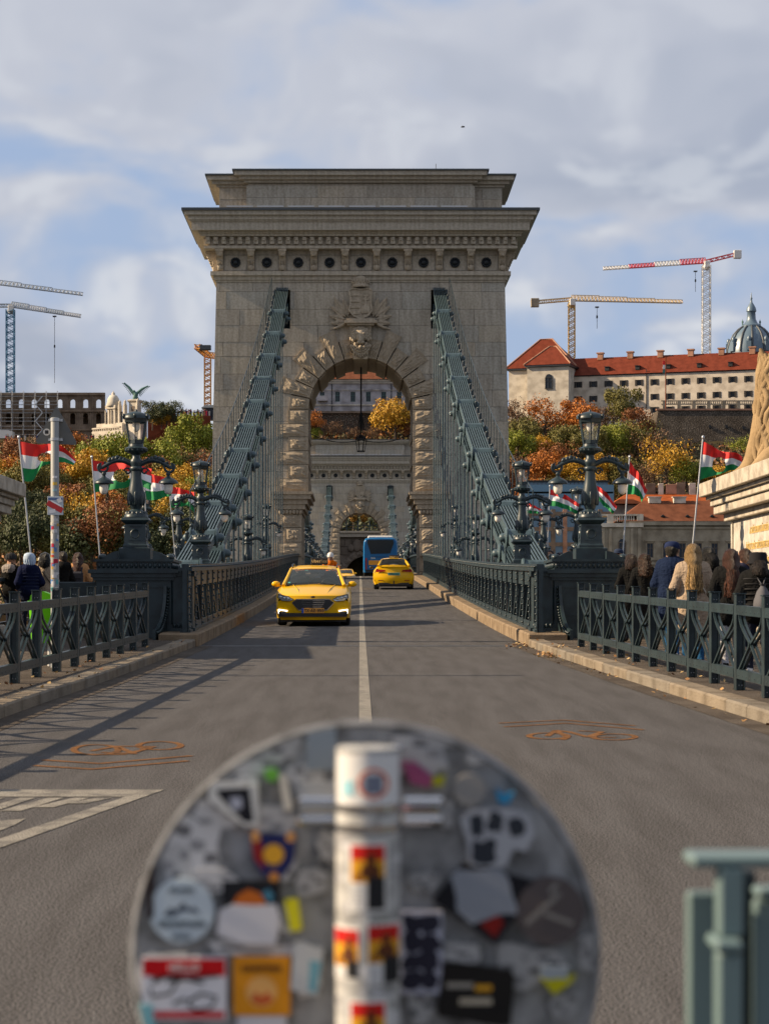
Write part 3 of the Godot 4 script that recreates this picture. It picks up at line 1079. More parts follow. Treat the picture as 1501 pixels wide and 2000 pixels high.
func build_crest(t: Node3D) -> void:
	var sh := [Vector2(0, 17.17), Vector2(0.48, 17.26), Vector2(0.68, 17.1), Vector2(0.6, 16.75), Vector2(0.6, 16.3), Vector2(0.68, 15.95), Vector2(0.42, 15.62), Vector2(0, 15.45)]
	var poly := PackedVector2Array()
	for p in sh:
		poly.append(p)
	for k in range(sh.size() - 2, 0, -1):
		poly.append(Vector2(-sh[k].x, sh[k].y))
	var mb := MB.new()
	mb.prism(poly, -0.05, 0.34)
	part(t, "shield", mb, MT.carved)
	mb = MB.new()
	for i in poly.size():
		var a := poly[i]
		var b := poly[(i + 1) % poly.size()]
		mb.bar(Vector3(a.x, a.y, 0.36), Vector3(b.x, b.y, 0.36), 0.09, 0.09, Vector3(0, 0, 1))
	mb.bar(Vector3(0, 17.15, 0.36), Vector3(0, 15.5, 0.36), 0.05, 0.06, Vector3(0, 0, 1))
	part(t, "shield_rim", mb, MT.carved)
	for k in 4:
		mb = MB.new()
		mb.box(Vector3(-0.3, 16.88 - k * 0.36, 0.36), Vector3(0.52, 0.17, 0.08))
		part(t, "shield_bar", mb, MT.carved)
	mb = MB.new()
	mb.box(Vector3(0.3, 16.62, 0.37), Vector3(0.1, 0.75, 0.08))
	mb.box(Vector3(0.3, 16.82, 0.37), Vector3(0.28, 0.09, 0.08))
	mb.box(Vector3(0.3, 16.6, 0.37), Vector3(0.38, 0.09, 0.08))
	part(t, "double_cross", mb, MT.carved)
	mb = MB.new()
	for q in [[0.14, 15.95, 0.14, 0.26], [0.3, 16.02, 0.16, 0.32], [0.47, 15.96, 0.12, 0.26]]:
		mb.ball(Vector3(q[0], q[1], 0.34), Vector3(q[2], q[3], 0.1), 8, 6)
	part(t, "triple_hill", mb, MT.carved)
	# crown
	mb = MB.new()
	mb.lathe([[0.5, 17.3], [0.53, 17.36], [0.5, 17.42], [0.47, 17.6], [0.42, 17.78], [0.3, 17.95], [0.12, 18.02], [0.0, 18.03]], 18, Transform3D(Basis.IDENTITY, Vector3(0, 0, 0.15)))
	for k in 9:
		var a := PI * k / 8
		mb.ball(Vector3(cos(a) * 0.5, 17.66, 0.15 + sin(a) * 0.5), Vector3(0.05, 0.16, 0.05), 6, 5)
		mb.ball(Vector3(cos(a + 0.2) * 0.5, 17.36, 0.17 + sin(a + 0.2) * 0.5), Vector3(0.04, 0.04, 0.04), 6, 4)
	mb.bar(Vector3(0, 18.0, 0.2), Vector3(0.06, 18.4, 0.2), 0.06, 0.06)
	mb.bar(Vector3(-0.1, 18.24, 0.2), Vector3(0.16, 18.2, 0.2), 0.05, 0.05)
	part(t, "crown", mb, MT.carved)
	# oak sprays
	for s in [-1, 1]:
		for q in [[0.75, 15.6, 75, 1.15], [0.85, 15.7, 55, 1.3], [0.9, 15.6, 35, 1.1], [0.95, 15.45, 12, 0.95], [0.95, 15.3, -8, 0.85], [1.0, 15.75, 90, 0.9], [0.7, 15.75, 100, 0.7], [1.15, 15.9, 60, 0.85]]:
			var a := deg_to_rad(q[2])
			var dx := Vector3(s * cos(a), sin(a), 0.12).normalized()
			var dz := Vector3(0, 0, 1)
			var dy := dz.cross(dx).normalized()
			dz = dx.cross(dy)
			mb = MB.new()
			var xf := Transform3D(Basis(dx, dy, dz), Vector3(s * q[0], q[1], 0.04))
			mb.prism(leafpoly(q[3], 0.19), 0.0, 0.14, xf)
			mb.bar(xf * Vector3(0, 0, 0.15), xf * Vector3(q[3] * 0.9, 0, 0.15), 0.05, 0.05)
			part(t, "oak_leaf", mb, MT.carved)
		mb = MB.new()
		mb.tube([Vector3(s * 0.3, 15.35, 0.25), Vector3(s * 0.8, 15.3, 0.3), Vector3(s * 1.05, 15.1, 0.22), Vector3(s * 1.35, 14.95, 0.2), Vector3(s * 1.8, 14.85, 0.1)], [0.07, 0.09, 0.1, 0.09, 0.03], 7)
		part(t, "ribbon", mb, MT.carved)
	mb = MB.new()
	mb.box(Vector3(0, 15.36, 0.3), Vector3(1.7, 0.12, 0.8))
	mb.box(Vector3(0, 15.22, 0.36), Vector3(1.95, 0.16, 1.0))
	mb.box(Vector3(0, 15.08, 0.3), Vector3(1.6, 0.12, 0.8))
	part(t, "shelf", mb, MT.carved)
	# lion head on the keystone
	mb = MB.new()
	for r in 3:
		for k in 18:
			var a := TAU * (k + r * 0.5) / 18
			var rad := 0.62 - r * 0.13
			mb.ball(Vector3(cos(a) * rad * 0.9, 14.25 + sin(a) * rad * 1.05 - (0.25 if sin(a) < -0.3 else 0.0), 0.5 + r * 0.1), Vector3(0.1, 0.15, 0.14), 7, 5, Basis(Vector3(0, 0, 1), a))
	for k in 7:
		mb.ball(Vector3(-0.36 + k * 0.12, 13.35 + absf(k - 3) * 0.06, 0.55), Vector3(0.07, 0.3, 0.1), 7, 5)
	part(t, "lion_mane", mb, MT.carved)
	mb = MB.new()
	mb.ball(Vector3(0, 14.4, 0.62), Vector3(0.36, 0.42, 0.34), 14, 10)
	mb.ball(Vector3(0, 14.12, 0.88), Vector3(0.17, 0.26, 0.18), 10, 8)
	mb.ball(Vector3(-0.1, 13.98, 0.95), Vector3(0.13, 0.11, 0.12), 8, 6)
	mb.ball(Vector3(0.1, 13.98, 0.95), Vector3(0.13, 0.11, 0.12), 8, 6)
	mb.ball(Vector3(0, 13.72, 0.84), Vector3(0.13, 0.1, 0.12), 8, 6)
	mb.box(Vector3(0, 14.1, 1.06), Vector3(0.16, 0.09, 0.08))
	for s in [-1, 1]:
		mb.ball(Vector3(s * 0.17, 14.5, 0.88), Vector3(0.13, 0.06, 0.08), 8, 5)
		mb.ball(Vector3(s * 0.16, 14.38, 0.86), Vector3(0.06, 0.05, 0.06), 6, 5)
		mb.ball(Vector3(s * 0.34, 14.72, 0.6), Vector3(0.1, 0.12, 0.08), 8, 5)
	part(t, "lion_face", mb, MT.carved)

# ---------------------------------------------------------------- suspension chains
func chain_y(d: float) -> float:
	if d <= 129.0:
		return 2.71 + 0.155 * (d - 57.5) + 0.00133 * (d - 57.5) * (d - 57.5)
	var w := (d - 234.0) / 97.0
	return 6.0 + 14.6 * w * w

func make_link(L: float, nb: int) -> ArrayMesh:
	var mb := MB.new()
	for b in nb:
		var x := (b - (nb - 1) * 0.5) * 0.092
		mb.box(Vector3(x, 0, -L * 0.5), Vector3(0.04, 0.25, L - 0.36))
		for z in [0.0, -L]:
			var ring := PackedVector2Array()
			for k in 12:
				ring.append(Vector2(cos(TAU * k / 12), sin(TAU * k / 12)) * 0.255)
			mb.prism(ring, -0.022, 0.022, Transform3D(Basis(Vector3(0, 0, 1), Vector3.UP, Vector3(1, 0, 0)), Vector3(x, 0, z)))
	return mb.mesh()

func build_chains() -> void:
	var pin := MB.new()
	pin.lathe([[0.0, -0.46], [0.13, -0.46], [0.15, -0.43], [0.15, -0.38], [0.1, -0.37], [0.1, 0.37], [0.15, 0.38], [0.15, 0.43], [0.13, 0.46], [0.0, 0.46]], 12, Transform3D(Basis(Vector3(0, 0, 1), -PI / 2), Vector3.ZERO))
	for s in [-1, 1]:
		pin.lathe([[0.0, 0.62], [0.07, 0.6], [0.12, 0.55], [0.13, 0.46]], 10, Transform3D(Basis(Vector3(0, 0, 1), s * PI / 2), Vector3.ZERO))
		pin.lathe([[0.3, 0.36], [0.3, 0.4], [0.26, 0.43], [0.0, 0.43]], 14, Transform3D(Basis(Vector3(0, 0, 1), s * PI / 2), Vector3.ZERO))
	var pinm := pin.mesh()
	var bulb := MB.new()
	bulb.box(Vector3(0, 0, 0), Vector3(0.1, 0.2, 0.12))
	bulb.ball(Vector3(0, 0.12, 0), Vector3(0.065, 0.065, 0.065), 8, 5)
	var bulbm := bulb.mesh()
	for s in [-1, 1]:
		var side := "sign post side" if s < 0 else "lion side"
		for span in 2:
			for low in 2:
				var nm = ["upper", "lower"][low]
				var t := thing("suspension_chain", "%s green iron link chain %s, %s" % [nm, ["rising to the tower", "dipping between the two towers"][span], side], "chain", Vector3(s * 4.65, 0, 0), "suspension chains")
				var js := []
				var d0: float = [57.5, 137.0][span]
				var d1: float = [129.0, 331.0][span]
				var nl: int = [11, 30][span]
				var drop := 0.95 * low
				for k in nl + 1:
					var d := lerpf(d0, d1, (k + 0.5 * low) / nl)
					if d <= d1 + 0.01:
						js.append(Vector3(0, chain_y(d) - drop, -d))
				if low == 1:
					js.push_front(Vector3(0, chain_y(d0) - drop, -d0))
					js.push_back(Vector3(0, chain_y(d1) - drop, -d1))
				elif span == 0:
					js.push_front(Vector3(0, 1.75, -51.5))
				var rods := MB.new()
				for k in js.size() - 1:
					var a: Vector3 = js[k]
					var b: Vector3 = js[k + 1]
					var L := (b - a).length()
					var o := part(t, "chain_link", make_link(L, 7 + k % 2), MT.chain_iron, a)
					var z := -(b - a).normalized()
					o.basis = Basis(Vector3.RIGHT, z.cross(Vector3.RIGHT), z)
					if k > 0:
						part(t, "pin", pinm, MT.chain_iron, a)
						var gy := ry(-a.z) + 0.3
						if a.y - gy > 0.9 and span == 0:
							for q in [-0.42, 0.12]:
								var rm := MB.new()
								rm.tube([Vector3(q, a.y, a.z), Vector3(q, gy, a.z)], 0.035, 6)
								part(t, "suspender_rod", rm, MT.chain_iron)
						elif span == 1:
							var rm := MB.new()
							rm.tube([Vector3(0, a.y, a.z), Vector3(0, gy, a.z)], 0.045, 5)
							part(t, "suspender_rod", rm, MT.chain_iron)
				if low == 0 and span == 0:
					for k in range(1, js.size() - 1):
						for e in 4:
							var p: Vector3 = js[k].lerp(js[k + 1], (e + 0.5) / 4.0)
							part(t, "chain_bulb", bulbm, MT.iron, p + Vector3(s * 0.42, 0.12, 0))
					var hr := MB.new()
					var pts := []
					var d := 66.0
					while d < 128.6:
						var p := Vector3(s * 0.55, chain_y(d) + 0.1, -d)
						hr.tube([p, p + Vector3(0, 1.05, 0)], 0.018, 4)
						pts.append(p + Vector3(0, 1.05, 0))
						d += 1.75
					hr.tube(pts, 0.02, 4)
					part(t, "handrail", hr, MT.iron)

# ---------------------------------------------------------------- truss parapets
func build_truss() -> void:
	for s in [-1, 1]:
		var t := thing("truss_parapet", "riveted green iron truss parapet along the roadway, %s" % ("next to the oncoming taxi" if s < 0 else "next to the taxi seen from behind"), "parapet", Vector3.ZERO, "truss parapets")
		var X := func(d): return s * lerpf(3.36, 3.75, clampf((d - 40.0) / 88.0, 0, 1))
		var d := 41.2
		var bay := 1.83
		var k := 0
		var top := MB.new()
		var bot := MB.new()
		var riv := MB.new()
		var bm := MB.new()
		bm.ball(Vector3.ZERO, Vector3(0.022, 0.022, 0.022), 5, 3)
		while d < 128.0:
			var e := d + bay
			var a := Vector3(X.call(d), ry(d) + 0.25, -d)
			var b := Vector3(X.call(e), ry(e) + 0.25, -e)
			var H := Vector3(0, 1.2, 0)
			var big: bool = k % 2 == 0
			var m := MB.new()
			m.bar(a, a + H, 0.09, 0.17 if big else 0.11, Vector3(0, 0, 1))
			m.bar(a + Vector3(-s * 0.07, 0, 0), a + H + Vector3(-s * 0.07, 0, 0), 0.02, 0.26 if big else 0.16, Vector3(0, 0, 1))
			part(t, "truss_post", m, MT.iron)
			for q in 2:
				m = MB.new()
				var o := Vector3(s * (0.03 if q == 0 else -0.03), 0, 0)
				m.bar((a if q == 0 else a + H) + o, (b + H if q == 0 else b) + o, 0.03, 0.12, Vector3(s, 0, 0).cross((b - a).normalized()))
				part(t, "truss_diagonal", m, MT.iron)
			m = MB.new()
			m.bar(a.lerp(b, 0.2) + H * 0.86 + Vector3(-s * 0.055, 0, 0), a.lerp(b, 0.8) + H * 0.86 + Vector3(-s * 0.055, 0, 0), 0.02, 0.3)
			part(t, "truss_plate", m, MT.iron)
			if d < 90:
				for r in 9:
					riv.add(bm, Transform3D(Basis.IDENTITY, a + Vector3(-s * 0.085, 0.1 + r * 0.125, 0.09 if big else 0.06)))
					riv.add(bm, Transform3D(Basis.IDENTITY, a + Vector3(-s * 0.085, 0.1 + r * 0.125, -0.09 if big else -0.06)))
			for q in [[0.0, 0.26, 0.07], [0.04, 0.14, 0.12]]:
				top.bar(a + H + Vector3(0, q[0], 0), b + H + Vector3(0, q[0], 0), q[1], q[2])
			for r in 6:
				top.ball(a.lerp(b, r / 6.0) + H + Vector3(-s * 0.1, 0.05, 0), Vector3(0.03, 0.025, 0.03), 5, 3)
			bot.bar(a, b, 0.2, 0.1)
			bot.bar(a + Vector3(-s * 0.06, 0.1, 0), b + Vector3(-s * 0.06, 0.1, 0), 0.02, 0.14)
			d = e
			k += 1
		part(t, "top_chord", top, MT.iron)
		part(t, "bottom_chord", bot, MT.iron)
		part(t, "rivets", riv, MT.iron).set_meta("kind", "stuff")
		var far := MB.new()
		d = 137.0
		while d < 330.0:
			var e := d + 2.4
			var a := Vector3(s * 3.75, ry(d) + 0.25, -d)
			var b := Vector3(s * 3.75, ry(e) + 0.25, -e)
			far.bar(a, a + Vector3(0, 1.2, 0), 0.1, 0.16, Vector3(0, 0, 1))
			far.bar(a, b + Vector3(0, 1.2, 0), 0.04, 0.1)
			far.bar(a + Vector3(0, 1.2, 0), b + Vector3(0, 1.2, 0), 0.22, 0.12)
			far.bar(a, b, 0.2, 0.1)
			d = e
		part(t, "far_bars", far, MT.iron).set_meta("kind", "stuff")
		# outer railing of the footway
		var r := thing("footway_railing", "light green iron railing on the outer edge of the footway, %s" % ("by the sign post" if s < 0 else "by the lion"), "railing", Vector3.ZERO, "footway railings")
		var rail := MB.new()
		d = 45.2
		while d < 128:
			var e := d + 2.3
			var a := Vector3(s * 7.6, ry(d) + 0.14, -d)
			var b := Vector3(s * 7.6, ry(e) + 0.14, -e)
			var m := MB.new()
			m.bar(a, a + Vector3(0, 1.1, 0), 0.09, 0.09, Vector3(0, 0, 1))
			part(r, "railing_post", m, MT.rail_green)
			for q in 2:
				m = MB.new()
				m.bar(a + Vector3(0, 0.15 + q * 0.85, 0), b + Vector3(0, 1.0 - q * 0.85, 0), 0.03, 0.05)
				part(r, "railing_brace", m, MT.rail_green)
			rail.bar(a + Vector3(0, 1.08, 0), b + Vector3(0, 1.08, 0), 0.14, 0.07)
			rail.bar(a + Vector3(0, 0.15, 0), b + Vector3(0, 0.15, 0), 0.06, 0.07)
			d = e
		part(r, "railing_rail", rail, MT.rail_green)

# ---------------------------------------------------------------- iron pedestals at the truss ends
func build_pedestals() -> void:
	for s in [-1, 1]:
		var by := ry(42.5) + 0.1
		var t := thing("iron_pedestal", "massive green cast iron lamp pedestal %s" % ("behind the green bin" if s < 0 else "beside two people in black coats"), "pedestal", Vector3(s * 4.42, by, -42.9), "pedestals at the bridge end")
		var m := MB.new()
		m.bbox(Vector3(0, 0.6, 0), Vector3(1.48, 1.22, 1.9), 0.02)
		part(t, "pedestal_body", m, MT.iron)
		m = MB.new()
		for e in [[0.0, 0.12, 0.16], [0.12, 0.2, 0.1], [0.2, 0.27, 0.05]]:
			m.box(Vector3(0, (e[0] + e[1]) * 0.5, 0), Vector3(1.48 + e[2], e[1] - e[0], 1.9 + e[2]))
		part(t, "pedestal_foot", m, MT.iron)
		m = MB.new()
		for e in [[1.12, 1.18, 0.08], [1.18, 1.26, 0.16], [1.26, 1.33, 0.26]]:
			m.box(Vector3(0, (e[0] + e[1]) * 0.5, 0), Vector3(1.48 + e[2], e[1] - e[0], 1.9 + e[2]))
		m.box(Vector3(0, 1.41, 0), Vector3(1.44, 0.16, 1.84))
		m.box(Vector3(0, 1.51, 0), Vector3(1.54, 0.05, 1.94))
		part(t, "pedestal_cornice", m, MT.iron)
		m = MB.new()
		for k in 16:
			m.ball(Vector3(-0.675 + k * 0.09, 1.41, 0.93), Vector3(0.036, 0.055, 0.03), 7, 5)
			m.ball(Vector3(s * -0.73, 1.41, -0.85 + k * 0.113), Vector3(0.03, 0.055, 0.036), 7, 5)
		part(t, "egg_beading", m, MT.alu if false else MT.iron)
		m = MB.new()
		for e in [[0, 0.46, 1.2, 0.04], [0, 1.0, 1.2, 0.04], [-0.6, 0.73, 0.04, 0.56], [0.6, 0.73, 0.04, 0.56]]:
			m.box(Vector3(e[0], e[1], 0.955), Vector3(e[2], e[3], 0.03))
		part(t, "panel_border", m, MT.iron)
		for q in [-1, 1]:
			m = MB.new()
			var pl := PackedVector2Array([Vector2(0, 0)])
			for k in 9:
				var f := k / 8.0
				pl.append(Vector2(0.36 * (1 - f), 0.17 * sin(f * PI * 0.5)))
			m.prism(pl, -0.12, 0.12, Transform3D(Basis(Vector3(q, 0, 0), Vector3.UP, Vector3(0, 0, 1)), Vector3(q * 0.33, 1.53, 0.45)))
			m.ball(Vector3(q * 0.66, 1.58, 0.45), Vector3(0.09, 0.07, 0.12), 8, 5)
			part(t, "scroll", m, MT.iron)
		# end post of the truss with a flared foot
		m = MB.new()
		m.bbox(Vector3(-s * 0.94, 0.6, 0.75), Vector3(0.4, 1.25, 0.42), 0.02)
		m.box(Vector3(-s * 0.94, 0.1, 0.75), Vector3(0.5, 0.2, 0.52))
		m.box(Vector3(-s * 0.94, 1.25, 0.75), Vector3(0.48, 0.1, 0.5))
		for k in 5:
			m.ball(Vector3(-s * (0.79 + k * 0.08), 0.24, 0.99), Vector3(0.035, 0.06, 0.03), 6, 4)
		part(t, "end_post", m, MT.iron)
		# curved wing panel that meets the low railing
		m = MB.new()
		var w := PackedVector2Array([Vector2(0, 0), Vector2(1.15, 0)])
		for k in 9:
			var a := PI * 0.5 * k / 8
			w.append(Vector2(1.15 - 1.1 * sin(a), 0.25 + 0.85 * (1 - cos(a)) ))
		w.append(Vector2(0, 1.1))
		m.prism(w, -0.03, 0.03, Transform3D(Basis(Vector3(s * 0.1, 0, 0.995), Vector3.UP, Vector3(-s, 0, s * 0.1)), Vector3(-s * 0.62, -0.08, 0.98)))
		part(t, "wing_panel", m, MT.rail_green)
		m = MB.new()
		for k in 22:
			var a := PI * 0.5 * k / 21
			m.ball(Vector3(-s * 0.62 + s * 0.1 * (1.1 - 1.1 * sin(a)), 0.12 + 0.85 * (1 - cos(a)), 0.98 + 1.1 - 1.1 * sin(a)) + Vector3(-s * 0.05, 0, 0), Vector3(0.03, 0.03, 0.03), 5, 3)
		part(t, "bead_row", m, MT.rail_green)
		m = MB.new()
		m.bbox(Vector3(s * 1.15, 0.55, -0.2), Vector3(0.8, 1.1, 1.2), 0.02)
		m.box(Vector3(s * 1.15, 0.06, -0.2), Vector3(0.85, 0.12, 1.25))
		part(t, "service_box", m, MT.rail_green)

# ---------------------------------------------------------------- candelabra lamps
func make_lamp(label: String, pos: Vector3, tall: float, group: String) -> Node3D:
	var t := thing("candelabra_lamp", label, "street lamp", pos, group)
	var m := MB.new()
	if tall > 0:
		m.bbox(Vector3(0, -tall * 0.5, 0), Vector3(0.62, tall, 0.62), 0.02)
		part(t, "footing", m, MT.iron)
		m = MB.new()
	m.lathe([[0.44, 0.0], [0.44, 0.24], [0.34, 0.26], [0.34, 0.3], [0.31, 0.34], [0.28, 0.72], [0.34, 0.75], [0.39, 0.8], [0.36, 0.85], [0.0, 0.86]], 4, Transform3D(Basis(Vector3.UP, PI / 4), Vector3.ZERO), true)
	part(t, "plinth", m, MT.iron)
	m = MB.new()
	for q in 4:
		var b := Basis(Vector3.UP, q * PI / 2)
		m.lathe([[0.0, 0.012], [0.07, 0.01], [0.085, 0.018], [0.1, 0.0]], 14, Transform3D(b * Basis(Vector3.RIGHT, PI / 2), b * Vector3(0, 0.53, 0.212)))
		for e in [[0, 0.4, 0.26, 0.02], [0, 0.68, 0.24, 0.02]]:
			m.box(b * Vector3(0, e[1], 0.216), Vector3(e[2], e[3], 0.02), b)
		m.ball(b * Vector3(0.2, 0.29, 0.2), Vector3(0.035, 0.05, 0.035), 6, 4)
	part(t, "medallion", m, MT.iron)
	m = MB.new()
	m.lathe([[0.24, 0.86], [0.235, 0.9], [0.2, 0.95], [0.13, 1.0], [0.085, 1.03]], 16)
	for k in 14:
		var a := TAU * k / 14
		m.ball(Vector3(cos(a) * 0.19, 0.92, sin(a) * 0.19), Vector3(0.04, 0.07, 0.04), 5, 4)
	part(t, "dome_base", m, MT.iron)
	m = MB.new()
	m.lathe([[0.085, 1.0], [0.11, 1.06], [0.15, 1.14], [0.168, 1.25], [0.16, 1.36], [0.13, 1.5], [0.105, 1.66], [0.1, 1.78], [0.125, 1.8], [0.13, 1.85], [0.1, 1.88], [0.12, 1.94], [0.12, 2.0], [0.08, 2.04], [0.08, 2.1], [0.11, 2.12]], 16)
	for k in 8:
		var a := TAU * k / 8
		m.ball(Vector3(cos(a) * 0.15, 1.24, sin(a) * 0.15), Vector3(0.035, 0.15, 0.035), 6, 5)
	part(t, "column", m, MT.iron)
	for s in [-1, 1]:
		m = MB.new()
		var pts := []
		var rad := []
		for k in 13:
			var f := k / 12.0
			pts.append(Vector3(s * lerpf(0.08, 0.72, f), 1.92 + 0.1 * sin(f * PI * 1.15) - 0.05 * f, 0))
			rad.append(lerpf(0.055, 0.035, f))
		for k in range(1, 12):
			var a := PI * 0.5 - k * 0.55
			pts.append(Vector3(s * (0.66 + 0.1 * cos(a) - 0.0), 1.86 + 0.1 * sin(a), 0))
			rad.append(0.026)
		m.tube(pts, rad, 8)
		for k in 5:
			m.ball(Vector3(s * (0.25 + k * 0.07), 2.04 - absf(k - 2) * 0.02, 0), Vector3(0.045, 0.06, 0.05), 6, 5, Basis(Vector3(0, 0, 1), s * 0.5))
		var sc := []
		for k in 12:
			var a := k * 0.6
			sc.append(Vector3(s * (0.17 + (0.075 - k * 0.004) * cos(a)), 1.78 + (0.075 - k * 0.004) * sin(a), 0))
		m.tube(sc, 0.02, 6)
		part(t, "arm", m, MT.iron)
		m = MB.new()
		m.lathe([[0.0, 0.12], [0.03, 0.11], [0.05, 0.07], [0.03, 0.03], [0.05, 0.0], [0.09, -0.02], [0.16, -0.06], [0.195, -0.1], [0.195, -0.125], [0.1, -0.125], [0.1, -0.15]], 14, Transform3D(Basis.IDENTITY, Vector3(s * 0.64, 1.66, 0)))
		part(t, "pendant_shade", m, MT.iron)
		m = MB.new()
		m.lathe([[0.088, -0.13], [0.09, -0.24], [0.075, -0.3], [0.04, -0.335], [0.0, -0.345]], 12, Transform3D(Basis.IDENTITY, Vector3(s * 0.64, 1.66, 0)))
		part(t, "pendant_globe", m, MT.opal)
	m = MB.new()
	m.lathe([[0.1, 2.12], [0.17, 2.15], [0.22, 2.19], [0.23, 2.23], [0.2, 2.25], [0.15, 2.27], [0.14, 2.32], [0.0, 2.33]], 16)
	for k in 14:
		var a := TAU * k / 14
		m.ball(Vector3(cos(a) * 0.2, 2.2, sin(a) * 0.2), Vector3(0.03, 0.045, 0.03), 5, 4)
	part(t, "tray", m, MT.iron)
	m = MB.new()
	for k in 6:
		var a := TAU * (k + 0.5) / 6
		m.bar(Vector3(cos(a) * 0.145, 2.33, sin(a) * 0.145), Vector3(cos(a) * 0.225, 2.78, sin(a) * 0.225), 0.022, 0.022)
	m.lathe([[0.15, 2.33], [0.15, 2.4], [0.12, 2.4]], 6, Transform3D(Basis(Vector3.UP, PI / 6), Vector3.ZERO), true)
	m.lathe([[0.21, 2.73], [0.235, 2.75], [0.25, 2.84], [0.2, 2.84]], 6, Transform3D(Basis(Vector3.UP, PI / 6), Vector3.ZERO), true)
	part(t, "lantern_frame", m, MT.iron)
	m = MB.new()
	m.lathe([[0.15, 2.4], [0.212, 2.74]], 6, Transform3D(Basis(Vector3.UP, PI / 6), Vector3.ZERO), true)
	part(t, "lantern_glass", m, MT.lamp_glass)
	m = MB.new()
	m.lathe([[0.27, 2.82], [0.27, 2.87], [0.21, 2.92], [0.1, 2.955], [0.03, 2.97], [0.025, 3.0], [0.0, 3.02]], 12)
	for k in 6:
		var a := TAU * (k + 0.5) / 6
		m.ball(Vector3(cos(a) * 0.27, 2.87, sin(a) * 0.27), Vector3(0.035, 0.05, 0.035), 5, 4)
	part(t, "lantern_roof", m, MT.iron)
	m = MB.new()
	m.lathe([[0.07, 2.78], [0.075, 2.66], [0.06, 2.6], [0.03, 2.565], [0.0, 2.56]], 10)
	part(t, "lantern_bulb", m, MT.opal)
	return t

func build_lamps() -> void:
	var base := make_lamp("ornate green iron candelabra lamp on the pedestal beside the sign post and bin", Vector3(-4.5, ry(42.5) + 1.63, -43.2), 0.0, "")
	dup(base, "candelabra_lamp", Vector3(4.52, ry(42.5) + 1.63, -43.2), "ornate green iron candelabra lamp on the pedestal between the flags and the lion")
	var tall := make_lamp("candelabra lamp in front of the lowest chain links beside the oncoming taxi lane", Vector3(-4.3, ry(58) + 1.3, -58), 1.3, "")
	dup(tall, "candelabra_lamp", Vector3(4.27, ry(58) + 1.3, -58), "candelabra lamp in front of the lowest chain links beside the lion's footway")
	for s in [-1, 1]:
		for d in [76.0, 90.0, 109.0]:
			dup(tall, "candelabra_lamp", Vector3(s * (7.55 if d < 100 else 4.75), ry(d) + 1.1, -d), "%s lamp past the pedestal on the %s footway parapet" % [{76.0: "first", 90.0: "second", 109.0: "third"}[d], "sign post side" if s < 0 else "lion side"], "lamps along the side span")
		dup(tall, "candelabra_lamp", Vector3(s * 4.5, ry(86) + 0.3, -86), "candelabra lamp among the suspender rods before the tower, %s" % ("by the oncoming lane" if s < 0 else "by the bus lane"), "lamps among the rods")
		for k in 13:
			var d := 143.0 + k * 14.0
			dup(tall, "candelabra_lamp", Vector3(s * 4.35, ry(d) + 0.9, -d), "small candelabra lamp between the two bridge towers, %s" % ("by the oncoming lane" if s < 0 else "by the bus lane"), "lamps between the towers")

